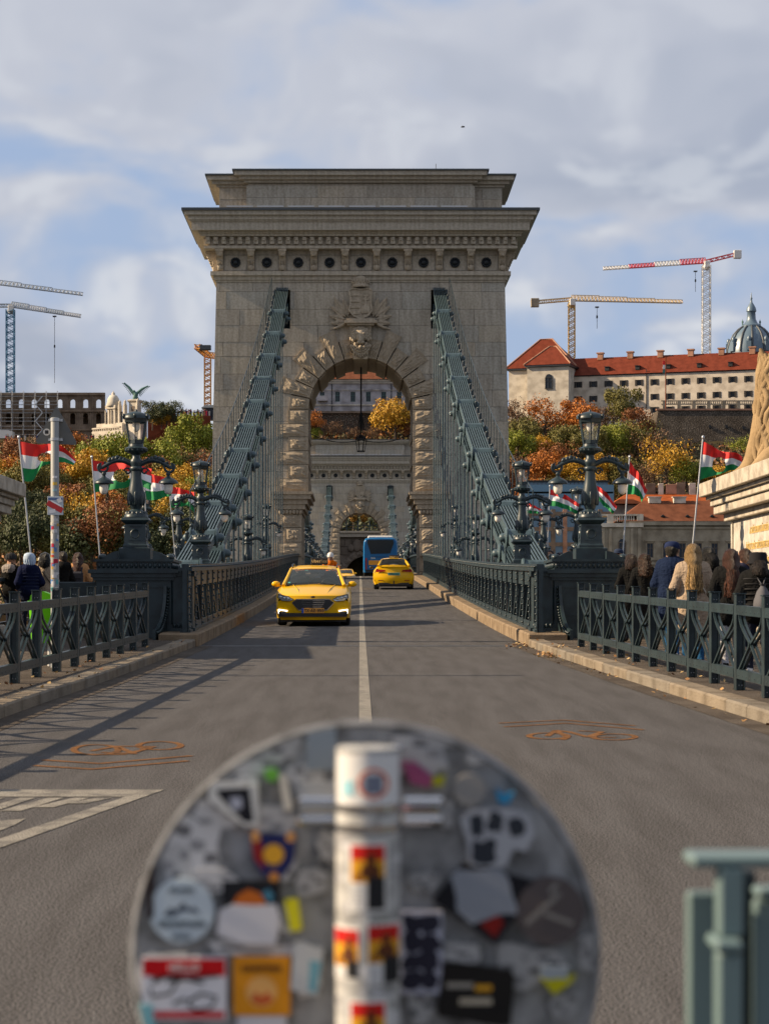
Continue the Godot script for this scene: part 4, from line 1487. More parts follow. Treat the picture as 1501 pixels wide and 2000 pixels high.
# ---------------------------------------------------------------- low street railings
func build_rails() -> void:
	var post := MB.new()
	post.bbox(Vector3(0, 0.575, 0), Vector3(0.02, 1.15, 0.15), 0.004)
	post.bbox(Vector3(0.045, 0.575, 0.03), Vector3(0.08, 1.14, 0.02), 0.004)
	post.bbox(Vector3(0.09, 0.575, 0), Vector3(0.02, 1.15, 0.15), 0.004)
	post.box(Vector3(0.045, 1.16, 0), Vector3(0.13, 0.015, 0.17))
	var pm := post.mesh()
	var rv := MB.new()
	for q in [[0.03, 0.06], [0.065, 0.06], [0.03, 1.06], [0.065, 1.06]]:
		rv.ball(Vector3(q[0], q[1], 0.042), Vector3(0.009, 0.009, 0.012), 6, 4)
	var rvm := rv.mesh()
	for s in [-1, 1]:
		var t := thing("street_railing", "low green iron railing with crossed braces %s" % ("in front of the green bin" if s < 0 else "in front of the blond person"), "railing", Vector3.ZERO, "low street railings")
		var ds := []
		var d := 37.6
		while d > 8:
			ds.append(d)
			d -= 1.406
		var pts := []
		for e in ds:
			var X := lerpf(3.76, 4.35, (37.5 - e) / 14.1)
			pts.append(Vector3(s * X - 0.03 * s, ry(e) + 0.12, -e))
		for k in pts.size():
			var o := part(t, "post", pm, MT.rail_green, pts[k])
			o.scale = Vector3(s, 0.957, 1)
			var r := part(o, "rivets", rvm, MT.alu)
			r.set_meta("kind", "stuff")
			if k + 1 == pts.size():
				continue
			var a: Vector3 = pts[k]
			var b: Vector3 = pts[k + 1]
			var t3 := (b - a).normalized()
			a += t3 * 0.085
			b -= t3 * 0.085
			var out := Vector3(s, 0, 0)
			for q in [[0.92, "top_rail"], [0.19, "bottom_rail"]]:
				var m := MB.new()
				m.bar(a + Vector3(0, q[0], 0), b + Vector3(0, q[0], 0), 0.02, 0.1)
				m.bar(a + Vector3(s * 0.03, q[0] + 0.05, 0), b + Vector3(s * 0.03, q[0] + 0.05, 0), 0.075, 0.016)
				for h in 6:
					m.ball(a.lerp(b, (h + 0.5) / 6) + Vector3(-s * 0.01, q[0] - 0.01, 0), Vector3(0.006, 0.011, 0.011), 6, 4)
				part(t, q[1], m, MT.rail_green)
			for e in 2:
				for lay in 2:
					var m := MB.new()
					var l := []
					for i in 11:
						var f := i / 10.0
						# straight in the lower half, bending to the vertical at the top corner
						var u := f if f < 0.5 else 0.5 + 0.5 * sin((f - 0.5) * PI)
						var w := u if e == 0 else 1 - u
						l.append(a.lerp(b, 0.03 + 0.94 * w) + Vector3(s * (0.012 + 0.05 * lay + 0.005 * e), 0.23 + 0.65 * f, 0))
					m.strip(l, 0.026, 0.03, out)
					part(t, "brace", m, MT.rail_green)
			var hub := MB.new()
			hub.lathe([[0.0, -0.05], [0.03, -0.05], [0.03, 0.05], [0.0, 0.05]], 8, Transform3D(Basis(Vector3(0, 0, 1), PI / 2), a.lerp(b, 0.5) + Vector3(s * 0.04, 0.555, 0)))
			part(t, "brace_boss", hub, MT.rail_green)
	# close post of the same railing, out of focus beside the camera
	var n := thing("railing_end", "end of a green iron railing close by the round sign, blurred", "railing")
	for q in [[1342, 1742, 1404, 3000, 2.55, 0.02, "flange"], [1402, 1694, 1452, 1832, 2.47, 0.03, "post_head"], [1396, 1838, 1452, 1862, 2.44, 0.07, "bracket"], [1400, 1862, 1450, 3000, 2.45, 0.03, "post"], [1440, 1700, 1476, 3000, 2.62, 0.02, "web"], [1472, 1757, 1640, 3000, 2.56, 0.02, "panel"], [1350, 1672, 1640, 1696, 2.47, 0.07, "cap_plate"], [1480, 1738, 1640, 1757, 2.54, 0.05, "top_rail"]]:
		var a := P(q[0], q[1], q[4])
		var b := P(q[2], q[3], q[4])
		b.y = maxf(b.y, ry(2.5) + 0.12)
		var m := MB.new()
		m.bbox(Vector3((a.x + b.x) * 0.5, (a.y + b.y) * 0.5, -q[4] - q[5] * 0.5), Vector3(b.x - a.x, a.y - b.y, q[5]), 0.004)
		part(n, q[6], m, MT.iron_dark if q[6] == "web" else MT.post_green)  # strip in the gap is coloured darker to stand in for its shade

# ---------------------------------------------------------------- smooth bodies from bones (surface nets)
func nets(mb: MB, bones: Array, cell: float, k: float) -> void:
	# bones: [a, b, ra, rb, colour]; smooth union meshed as surface nets, colour of the strongest bone
	var lo := Vector3(1e9, 1e9, 1e9)
	var hi := -lo
	for b in bones:
		var r := maxf(b[2], b[3]) + cell * 2.5
		for e in [b[0], b[1]]:
			lo = lo.min(e - Vector3(r, r, r))
			hi = hi.max(e + Vector3(r, r, r))
	var nx := int((hi.x - lo.x) / cell) + 2
	var ny := int((hi.y - lo.y) / cell) + 2
	var nz := int((hi.z - lo.z) / cell) + 2
	var f := PackedFloat32Array()
	f.resize(nx * ny * nz)
	var best := PackedFloat32Array()
	best.resize(nx * ny * nz)
	best.fill(1e9)
	var who := PackedInt32Array()
	who.resize(nx * ny * nz)
	var pad := maxf(cell * 2.2, 3.0 / k)
	for bi in bones.size():
		var b: Array = bones[bi]
		var a: Vector3 = b[0]
		var ab: Vector3 = b[1] - a
		var L2 := maxf(ab.length_squared(), 1e-9)
		var ra: float = b[2]
		var rb: float = b[3]
		var r := maxf(ra, rb) + pad
		var q0: Vector3 = (a.min(b[1]) - Vector3(r, r, r) - lo) / cell
		var q1: Vector3 = (a.max(b[1]) + Vector3(r, r, r) - lo) / cell
		for z in range(maxi(0, int(q0.z)), mini(nz, int(q1.z) + 2)):
			for y in range(maxi(0, int(q0.y)), mini(ny, int(q1.y) + 2)):
				var row := (z * ny + y) * nx
				for x in range(maxi(0, int(q0.x)), mini(nx, int(q1.x) + 2)):
					var p := lo + Vector3(x, y, z) * cell - a
					var t := clampf(p.dot(ab) / L2, 0.0, 1.0)
					var d := (p - ab * t).length() - lerpf(ra, rb, t)
					if d < pad:
						f[row + x] += exp(-k * d)
						if d < best[row + x]:
							best[row + x] = d
							who[row + x] = bi
	# field: inside where sum > 1
	var vid := {}
	var pos := []
	var nor := []
	var cols := []
	var val := func(i): return -log(maxf(f[i], 1e-6))
	var offs := []
	for c in 8:
		offs.append((c & 1) + ((c >> 1) & 1) * nx + ((c >> 2) & 1) * nx * ny)
	for z in nz - 1:
		for y in ny - 1:
			var row := (z * ny + y) * nx
			for x in nx - 1:
				var i := row + x
				var inside := 0
				for c in 8:
					if f[i + offs[c]] > 1.0:
						inside += 1
				if inside == 0 or inside == 8:
					continue
				var sum := Vector3.ZERO
				var cnt := 0
				var vv := []
				for c in 8:
					vv.append(val.call(i + offs[c]))
				for e in [[0, 1], [2, 3], [4, 5], [6, 7], [0, 2], [1, 3], [4, 6], [5, 7], [0, 4], [1, 5], [2, 6], [3, 7]]:
					var v0: float = vv[e[0]]
					var v1: float = vv[e[1]]
					if (v0 < 0) != (v1 < 0):
						var t: float = v0 / (v0 - v1)
						var p0 := Vector3(e[0] & 1, (e[0] >> 1) & 1, e[0] >> 2)
						var p1 := Vector3(e[1] & 1, (e[1] >> 1) & 1, e[1] >> 2)
						sum += p0.lerp(p1, t)
						cnt += 1
				vid[i] = pos.size()
				pos.append(lo + (Vector3(x, y, z) + sum / cnt) * cell)
				var g := Vector3(vv[1] + vv[3] + vv[5] + vv[7] - vv[0] - vv[2] - vv[4] - vv[6], vv[2] + vv[3] + vv[6] + vv[7] - vv[0] - vv[1] - vv[4] - vv[5], vv[4] + vv[5] + vv[6] + vv[7] - vv[0] - vv[1] - vv[2] - vv[3])
				nor.append(g.normalized())
				var bi := i
				for c in 8:
					if best[i + offs[c]] < best[bi]:
						bi = i + offs[c]
				cols.append(bones[who[bi]][4])
	var st := [1, nx, nx * ny]
	for i in vid:
		for ax in 3:
			var u: int = st[(ax + 1) % 3]
			var w: int = st[(ax + 2) % 3]
			var j: int = i + st[ax]
			if (f[i] > 1.0) == (f[j] > 1.0):
				continue
			if not (vid.has(i - u) and vid.has(i - w) and vid.has(i - u - w)):
				continue
			var q := [vid[i], vid[i - u], vid[i - u - w], vid[i - w]]
			for tr in [[0, 1, 2], [0, 2, 3]]:
				mb.col = cols[q[tr[0]]]
				mb.tri(pos[q[tr[0]]], pos[q[tr[1]]], pos[q[tr[2]]], nor[q[tr[0]]], nor[q[tr[1]]], nor[q[tr[2]]])

# ---------------------------------------------------------------- lion pedestals
func build_lions() -> void:
	for s in [-1, 1]:
		var g := ry(38.0)
		var t := thing("stone_pedestal", "pale stone pedestal with heavy cornice %s" % ("next to the bin and sign post" if s < 0 else "with gilded inscription under the lion"), "pedestal", Vector3(s * 7.55, g, -44.6), "lion pedestals")
		var D := 8.5
		var m := MB.new()
		m.bbox(Vector3(s * 1.45, 1.55, D * 0.5), Vector3(2.9, 3.1, D), 0.03)
		part(t, "shaft", m, MT.panel_stone)
		m = MB.new()
		m.bbox(Vector3(s * 1.45, 0.2, D * 0.5), Vector3(3.3, 0.5, D + 0.4), 0.03)
		part(t, "base_course", m, MT.limestone)
		var top := wy(945, 44.6) - g
		for e in [[-0.42, -0.27, 0.12], [-0.27, -0.1, 0.3], [-0.1, 0.03, 0.36], [0.03, 0.1, 0.44], [0.1, 0.38, 0.56]]:
			m = MB.new()
			m.bbox(Vector3(s * 1.45, top - 0.35 + (e[0] + e[1]) * 0.5, D * 0.5), Vector3(2.9 + 2 * e[2], e[1] - e[0], D + 2 * e[2]), 0.012)
			part(t, "cornice_course", m, MT.limestone)
		if s > 0:
			# gilded letters on the face towards the road
			var lines := ["A SZÉCHENYI LÁNCHÍD", "ÉPÜLT GRÓF SZÉCHENYI ISTVÁN", "FÁRADOZÁSAI FOLYTÁN", "TERVEZTE CLARK TIERNEY VILMOS", "ÉPÍTETTE CLARK ÁDÁM", "1839 – 1849"]
			var fnt := SystemFont.new()
			fnt.font_names = PackedStringArray(["Droid Serif"])
			for k in lines.size():
				var tm := TextMesh.new()
				tm.text = lines[k]
				tm.font = fnt
				tm.font_size = 22
				tm.pixel_size = 0.0078
				tm.depth = 0.012
				var o := part(t, "gilded_line", tm, MT.gold, Vector3(-0.008, 2.3 - k * 0.31, 3.2))
				o.rotation.y = -PI / 2
			# panel border
			for e in [0.35, 8.1]:
				m = MB.new()
				m.box(Vector3(-0.015, 1.5, e), Vector3(0.03, 2.1, 0.05))
				part(t, "panel_border", m, MT.limestone)
			var l := thing("stone_lion", "weathered tan stone lion resting on the inscribed pedestal", "statue", Vector3(s * 7.22, g + top + 0.03, -44.6))
			var c := Color(1, 1, 1)
			var b := []
			# lying along the pedestal, chest and head up, forelegs stretched over the far end
			var seg := func(p, q, r0, r1): b.append([p, q, r0, r1, c])
			seg.call(Vector3(1.6, 0.8, 0.9), Vector3(5.0, 0.75, 1.6), 0.7, 0.8)
			seg.call(Vector3(1.25, 0.4, 0.9), Vector3(1.3, 2.15, 0.9), 0.42, 0.38)
			seg.call(Vector3(1.3, 2.1, 0.9), Vector3(1.75, 2.35, 1.1), 0.42, 0.4)
			seg.call(Vector3(1.8, 2.3, 1.2), Vector3(1.85, 2.2, 1.65), 0.28, 0.18)
			seg.call(Vector3(1.8, 2.05, 1.3), Vector3(1.83, 1.95, 1.55), 0.16, 0.12)
			for q in [-1, 1]:
				seg.call(Vector3(1.75 + q * 0.32, 2.68, 1.1), Vector3(1.75 + q * 0.35, 2.76, 1.1), 0.1, 0.07)
			seg.call(Vector3(1.05, 1.35, 0.6), Vector3(0.84, 0.62, 0.35), 0.36, 0.23)
			seg.call(Vector3(0.84, 0.62, 0.35), Vector3(0.66, 0.22, 0.15), 0.22, 0.17)
			seg.call(Vector3(0.66, 0.22, 0.15), Vector3(0.5, 0.13, 0.05), 0.17, 0.14)
			for k in 4:
				seg.call(Vector3(0.5, 0.13, -0.06 + k * 0.09), Vector3(0.36, 0.08, -0.08 + k * 0.1), 0.075, 0.07)
			seg.call(Vector3(1.0, 0.5, 1.3), Vector3(0.62, 0.15, 1.25), 0.24, 0.16)
			var mb := MB.new()
			mb.colored = true
			nets(mb, b, 0.045, 26.0)
			part(l, "body", mb, MT.lion_stone)
			# long wavy locks of the mane down the chest and shoulder
			var rl := RandomNumberGenerator.new()
			rl.seed = 4
			mb = MB.new()
			for k in 120:
				var a := rl.randf_range(0.2, 4.4)
				var y0 := rl.randf_range(0.9, 2.68)
				var rad := lerpf(0.56, 0.46, y0 / 2.5) + 0.05 * rl.randf()
				var pts := []
				var rr := []
				for i in 8:
					var f := i / 7.0
					var aa := a + 0.16 * sin(f * 7 + k * 0.7)
					pts.append(Vector3(1.25 + cos(aa) * rad * (1.0 + 0.05 * sin(f * 7 + k)), y0 - f * minf(0.95, y0 - 0.1), 0.92 + sin(aa) * rad * (1.0 + 0.05 * cos(f * 6 + k))))
					rr.append(0.078 * sin(PI * clampf(f * 0.85 + 0.12, 0.0, 1.0)) + 0.008)
				mb.tube(pts, rr, 6)
			part(l, "mane", mb, MT.lion_stone)

# ---------------------------------------------------------------- hill beyond the river
func hill_y(x: float, d: float) -> float:
	var t := clampf((d - 428.0) / 125.0, 0.0, 1.0)
	var top := lerpf(43.0, 47.5, smoothstep(-40.0, 40.0, x)) - 5.0 * smoothstep(70.0, 82.0, x)
	var h := lerpf(1.0, top, t)
	if d > 553:
		h = lerpf(h, lerpf(49.0, 53.5, smoothstep(-40.0, 40.0, x)), clampf((d - 575) / 22, 0, 1))
	h += sin(x * 0.21 + d * 0.13) * 0.8
	# cutting for the road and the terrace above the tunnel
	var c := smoothstep(25.0, 19.0, absf(x + 1.0))
	var road := 0.95 if d < 507.0 else lerpf(19.5, 46.0, clampf((d - 510.0) / 46.0, 0.0, 1.0))
	return lerpf(h, road, c)

func build_hill() -> void:
	var m := MB.new()
	var rows := []
	for i in 64:
		var d := 424.0 + i * 4.0
		var line := []
		for j in 121:
			var x := -360.0 + j * 6.0
			line.append(Vector3(x, hill_y(x, d), -d))
		rows.append(line)
	m.grid(rows)
	setting("hill", m, MT.shrub_soil)
	var b := MB.new()
	b.quad(Vector3(-900, -8.2, -423), Vector3(900, -8.2, -423), Vector3(900, 0.9, -424), Vector3(-900, 0.9, -424))
	b.quad(Vector3(-900, 0.9, -424), Vector3(900, 0.9, -424), Vector3(900, 0.9, -1500), Vector3(-900, 0.9, -1500))
	setting("far_bank", b, MT.soil)

func swing(t: Node3D, pivot: Vector3, deg: float) -> void:  # turn a building about an upright axis through pivot
	var b := Basis(Vector3.UP, deg_to_rad(deg))
	t.transform = Transform3D(b, pivot - b * pivot + b * t.position)

# windows: frame, glass, sill as a part with a pane
func window(par: Node, x: float, y: float, z: float, w: float, h: float, fm: Material, arch := false, rec := 0.25) -> void:
	var m := MB.new()
	m.box(Vector3(x, y, z - rec + 0.04), Vector3(w, h, 0.06))
	if arch:
		var a := arc(0, 0, w * 0.5, 0, PI, 10)
		m.prism(a, z - rec, z - rec + 0.07, Transform3D(Basis.IDENTITY, Vector3(x, y + h * 0.5, 0)))
	var o := part(par, "window", m, MT.window)
	m = MB.new()
	var f := 0.16
	for e in [[-w * 0.5, 0.0, f, h], [w * 0.5, 0.0, f, h], [0.0, h * 0.5, w + f, f], [0.0, -h * 0.5, w + f * 2.5, f], [0.0, 0.0, f * 0.5, h], [0.0, h * 0.16, w, f * 0.5]]:
		m.box(Vector3(x + e[0], y + e[1], z - rec + 0.12), Vector3(e[2], e[3], 0.16 + (0.1 if e[1] < -0.1 else 0.0)))
	part(o, "window_frame", m, fm)

func facade(par: Node, x0: float, x1: float, y0: float, y1: float, z: float, depth: float, wins: Array, wm: Material) -> void:
	# wall with real openings: wins are [x, y, w, h] sorted freely, non-overlapping rows sharing y and h
	var rows := {}
	for w in wins:
		var key := "%.2f" % w[1]
		if not rows.has(key):
			rows[key] = []
		rows[key].append(w)
	var keys := rows.keys()
	keys.sort_custom(func(a, b): return float(a) < float(b))
	var m := MB.new()
	var y := y0
	for k in keys:
		var r: Array = rows[k]
		r.sort_custom(func(a, b): return a[0] < b[0])
		var lo: float = r[0][1] - r[0][3] * 0.5
		var hi: float = r[0][1] + r[0][3] * 0.5
		if lo > y:
			m.box(Vector3((x0 + x1) * 0.5, (y + lo) * 0.5, z - depth * 0.5), Vector3(x1 - x0, lo - y, depth))
		var x := x0
		for w in r:
			var e: float = w[0] - w[2] * 0.5
			if e > x:
				m.box(Vector3((x + e) * 0.5, (lo + hi) * 0.5, z - depth * 0.5), Vector3(e - x, hi - lo, depth))
			x = w[0] + w[2] * 0.5
		if x < x1:
			m.box(Vector3((x + x1) * 0.5, (lo + hi) * 0.5, z - depth * 0.5), Vector3(x1 - x, hi - lo, depth))
		y = hi
	if y < y1:
		m.box(Vector3((x0 + x1) * 0.5, (y + y1) * 0.5, z - depth * 0.5), Vector3(x1 - x0, y1 - y, depth))
	part(par, "wall", m, wm)

func hip_roof(m: MB, x0: float, x1: float, z0: float, z1: float, y0: float, y1: float, inset: float) -> void:
	var zm := (z0 + z1) * 0.5
	var a := Vector3(x0, y0, z1)
	var b := Vector3(x1, y0, z1)
	var c := Vector3(x1, y0, z0)
	var d := Vector3(x0, y0, z0)
	var e := Vector3(x0 + inset, y1, zm)
	var f := Vector3(x1 - inset, y1, zm)
	var ctr := Vector3((x0 + x1) * 0.5, y0 - 2.0, zm)
	m.quad_out(a, b, f, e, ctr)
	m.quad_out(d, c, f, e, ctr)
	m.ftri(a, d, e)
	m.ftri(b, c, f)
	m.quad(a, b, c, d)

func build_buildings() -> void:
	palace_right()
	palace_mid()
	palace_ruin()
	bird_monument()
	river_house()
	tunnel()
	domed()

func palace_right() -> void:
	var d := 620.0
	var t := thing("palace", "long cream palace with red tiled roof and two window rows above the bastion", "building")
	var z := -d
	var ey := wy(732, d)
	var by := wy(830, d)
	var X0 := wx(1118, d)
	var X1 := wx(1560, d)
	var wins := []
	for r in 3:
		for k in 15:
			var px := 1124.0 + k * 30.3
			var py: float = [748.0, 776.5, 802.0][r]
			if px < 1545:
				wins.append([wx(px + 2, d), wy(py, d), 1.3, 1.65])
	facade(t, X0, X1, by - 6, ey, z, 1.0, wins, MT.plaster)
	for w in wins:
		window(t, w[0], w[1], z, w[2], w[3], MT.shutter, false, 0.4)
	for w in wins:
		for s in [-1, 1]:
			var m := MB.new()
			m.box(Vector3(w[0] + s * 0.9, w[1], z + 0.06), Vector3(0.55, 1.7, 0.1))
			part(t, "shutter", m, MT.shutter)
	var m := MB.new()
	m.box(Vector3((X0 + X1) * 0.5, (by + ey) * 0.5 - 3, z - 8), Vector3(X1 - X0, ey - by + 6, 12))
	part(t, "rear_wall", m, MT.plaster)
	m = MB.new()
	m.box(Vector3((X0 + X1) * 0.5, wy(731, d), z - 6.5), Vector3(X1 - X0 + 0.6, 0.3, 13.4))
	part(t, "eaves", m, MT.dark)
	m = MB.new()
	hip_roof(m, X0 - 6, X1, z - 16, z + 0.55, wy(730, d), wy(690, d), 2)
	part(t, "roof", m, MT.roof_red)
	# raise the wall to the eaves
	m = MB.new()
	m.box(Vector3((X0 + X1) * 0.5, (ey + wy(731, d)) * 0.5, z - 0.55), Vector3(X1 - X0, 0.01, 1.0))
	for k in 6:
		var px := 1160.0 + k * 60.0
		m = MB.new()
		m.bbox(Vector3(wx(px, d), wy(688, d), z - 7), Vector3(1.6, 2.2, 1.4), 0.05)
		m.box(Vector3(wx(px, d), wy(682, d), z - 7), Vector3(2.1, 0.35, 1.8))
		part(t, "chimney", m, MT.chimney)
	for k in 6:
		var px := 1182.0 + k * 60.5
		m = MB.new()
		var c := Vector3(wx(px, d), wy(718, d), z - 2.2)
		m.box(c, Vector3(1.2, 1.1, 3.0))
		m.box(c + Vector3(0, 0.6, 0.1), Vector3(1.5, 0.12, 3.3))
		part(t, "dormer", m, MT.dark)
	m = MB.new()
	m.box(Vector3(wx(1262, d), (by + ey) * 0.5 + 3, z + 0.12), Vector3(0.2, 11, 0.2))
	part(t, "downpipe", m, MT.dark)
	# gabled wings to the near side
	for q in [[985, 1118, 712, 651, 0.0, 990], [1027, 1118, 712, 672, 7.0, 0]]:
		m = MB.new()
		var xa := wx(q[0] + (8 if q[4] > 1 else 0), d)
		var xb := wx(q[1], d)
		var yr := wy(q[2] + 4, d)
		var dz: float = q[4]
		m.box(Vector3((xa + xb) * 0.5, (yr + by - 8) * 0.5, z + dz - 6), Vector3(xb - xa, yr - by + 8, 12))
		part(t, "wing_wall", m, MT.plaster_white)
		m = MB.new()
		var ym := wy(q[2], d)
		var xc := (xa + xb) * 0.5
		hip_roof(m, xa - 0.8, xb + 0.8, z + dz - 13, z + dz + 1, ym, wy(q[3], d), (xb - xa) * 0.5 - (1.0 if dz < 1 else 0.2))
		part(t, "wing_roof", m, MT.roof_red)
		m = MB.new()
		var ins := (xb - xa) * 0.5 - (1.0 if dz < 1 else 0.2) - 0.8
		var zr := z + dz - 6.0
		m.tube([Vector3(xa - 0.8, ym + 0.1, z + dz + 1), Vector3(xa + ins, wy(q[3], d) + 0.1, zr), Vector3(xb - ins, wy(q[3], d) + 0.1, zr), Vector3(xb + 0.8, ym + 0.1, z + dz + 1)], 0.22, 6)
		part(t, "ridge_tiles", m, MT.chimney)
		m = MB.new()
		m.box(Vector3(xc, ym - 0.2, z + dz - 6), Vector3(xb - xa + 1.2, 0.5, 13.6))
		part(t, "wing_eaves", m, MT.lead)
	window(t, wx(1079, d), wy(748, d), -d + 7.35, 2.0, 3.2, MT.dark, true)
	swing(t, P(1230, 800, d), -19.0)
	# terrace with balustrade and bastion wall
	var bs := thing("bastion_wall", "dark rough stone bastion wall below the cream palace", "wall")
	var bd := 585.0
	m = MB.new()
	var xb0 := wx(1276, bd)
	var xb1 := wx(1600, bd)
	var ty := wy(801, bd)
	var gy := wy(905, bd)
	m.quad(Vector3(xb0 + 1.2, ty, -bd), Vector3(xb1, ty, -bd), Vector3(xb1, gy, -bd + 3), Vector3(xb0 - 1.5, gy, -bd + 3))
	m.quad(Vector3(xb0 + 1.2, ty, -bd), Vector3(xb0 - 1.5, gy, -bd + 3), Vector3(xb0 - 1.5, gy, -bd - 30), Vector3(xb0 + 1.2, ty, -bd - 30))
	m.quad(Vector3(xb0 + 1.2, ty, -bd), Vector3(xb1, ty, -bd), Vector3(xb1, ty, -bd - 30), Vector3(xb0 + 1.2, ty, -bd - 30))
	part(bs, "wall_face", m, MT.rubble)
	m = MB.new()
	m.box(Vector3((xb0 + xb1) * 0.5 + 0.6, ty + 0.15, -bd - 0.2), Vector3(xb1 - xb0, 0.45, 1.2))
	part(bs, "coping", m, MT.chimney)
	for q in [[1384, 834], [1416, 834], [1449, 836]]:
		m = MB.new()
		m.box(Vector3(wx(q[0], bd), wy(q[1], bd), -bd + 1.2), Vector3(0.7, 0.8, 0.5))
		part(bs, "drain_hole", m, MT.dark)
	var bl := thing("terrace_balustrade", "pale stone balustrade on the terrace in front of the palace", "balustrade")
	var bz := -600.0
	var y0 := wy(800, 600)
	m = MB.new()
	m.box(Vector3((wx(1290, 600) + wx(1560, 600)) * 0.5, wy(783, 600), bz), Vector3(wx(1560, 600) - wx(1290, 600), 0.3, 0.5))
	m.box(Vector3((wx(1290, 600) + wx(1560, 600)) * 0.5, wy(789.5, 600), bz), Vector3(wx(1560, 600) - wx(1290, 600), 0.3, 0.6))
	part(bl, "rail", m, MT.plaster_ochre)
	for k in 9:
		m = MB.new()
		m.box(Vector3(wx(1296 + k * 29.0, 600), (wy(783, 600) + y0) * 0.5, bz), Vector3(0.9, wy(781, 600) - y0, 0.7))
		part(bl, "pier", m, MT.plaster_ochre)
	for k in 60:
		m = MB.new()
		m.lathe([[0.09, 0.0], [0.14, 0.25], [0.08, 0.6], [0.11, 0.75]], 6, Transform3D(Basis.IDENTITY, Vector3(wx(1300 + k * 4.0, 600), wy(789, 600), bz)))
		part(bl, "baluster", m, MT.plaster_ochre)
	# flagpole with a small flag
	var fp := thing("flagpole", "thin dark flagpole with small limp flag by the palace terrace", "flagpole", Vector3(wx(1299, 590), wy(799, 590), -590))
	m = MB.new()
	m.tube([Vector3.ZERO, Vector3(0, wy(697, 590) - wy(799, 590), 0)], 0.16, 6)
	part(fp, "pole", m, MT.rust_steel)
	for k in 3:
		m = MB.new()
		var hy := wy(705 + k * 8.0, 590) - wy(799, 590)
		m.box(Vector3(-0.45, hy - 0.5, 0), Vector3(0.7, 1.05, 0.15), Basis(Vector3(0, 0, 1), -0.15))
		part(fp, "flag_stripe", m, [MT.flag_red, MT.white, MT.verdigris][k])

func domed() -> void:
	var d := 720.0
	var t := thing("domed_hall", "blue grey ribbed dome with tall lantern rising behind the palace roof", "dome", Vector3(wx(1466, d), wy(690, d), -d))
	var s := d / F
	var m := MB.new()
	m.lathe([[46 * s, -8 * s], [46 * s, 0], [45 * s, 8 * s], [41 * s, 22 * s], [34 * s, 36 * s], [25 * s, 46 * s], [16 * s, 52 * s]], 24)
	part(t, "dome_shell", m, MT.dome_slate)
	for k in 12:
		m = MB.new()
		var a := TAU * k / 12 + 0.13
		var pts := []
		for e in [[46, 0], [45, 8], [41, 22], [34, 36], [25, 46], [16, 52]]:
			pts.append(Vector3(cos(a) * e[0] * s, e[1] * s, sin(a) * e[0] * s) * 1.01)
		m.tube(pts, 0.35, 6)
		part(t, "rib", m, MT.lead)
	for k in 8:
		m = MB.new()
		var a := TAU * (k + 0.35) / 8
		m.box(Vector3(cos(a) * 44 * s, 10 * s, sin(a) * 44 * s), Vector3(1.6, 3.0, 1.6), Basis(Vector3.UP, -a))
		m.ball(Vector3(cos(a) * 44 * s, 10 * s + 2.2, sin(a) * 44 * s), Vector3(0.7, 1.2, 0.7), 8, 6)
		part(t, "dormer", m, MT.dome_slate)
	m = MB.new()
	m.lathe([[19 * s, 50 * s], [19 * s, 54 * s], [13 * s, 58 * s], [9 * s, 66 * s], [8 * s, 80 * s], [10 * s, 82 * s], [9 * s, 88 * s], [6 * s, 94 * s], [2.5 * s, 99 * s], [1.6 * s, 104 * s], [2.4 * s, 107 * s], [1.2 * s, 110 * s], [0.6 * s, 118 * s], [0.0, 119 * s]], 12)
	part(t, "lantern_turret", m, MT.dome_slate)
	for q in [-1, 1]:
		m = MB.new()
		m.lathe([[1.6 * s, 0.0], [1.2 * s, 4 * s], [2.2 * s, 7 * s], [0.4 * s, 11 * s], [0.0, 14 * s]], 8, Transform3D(Basis.IDENTITY, Vector3(q * 17 * s, 54 * s, 0)))
		part(t, "finial", m, MT.verdigris)

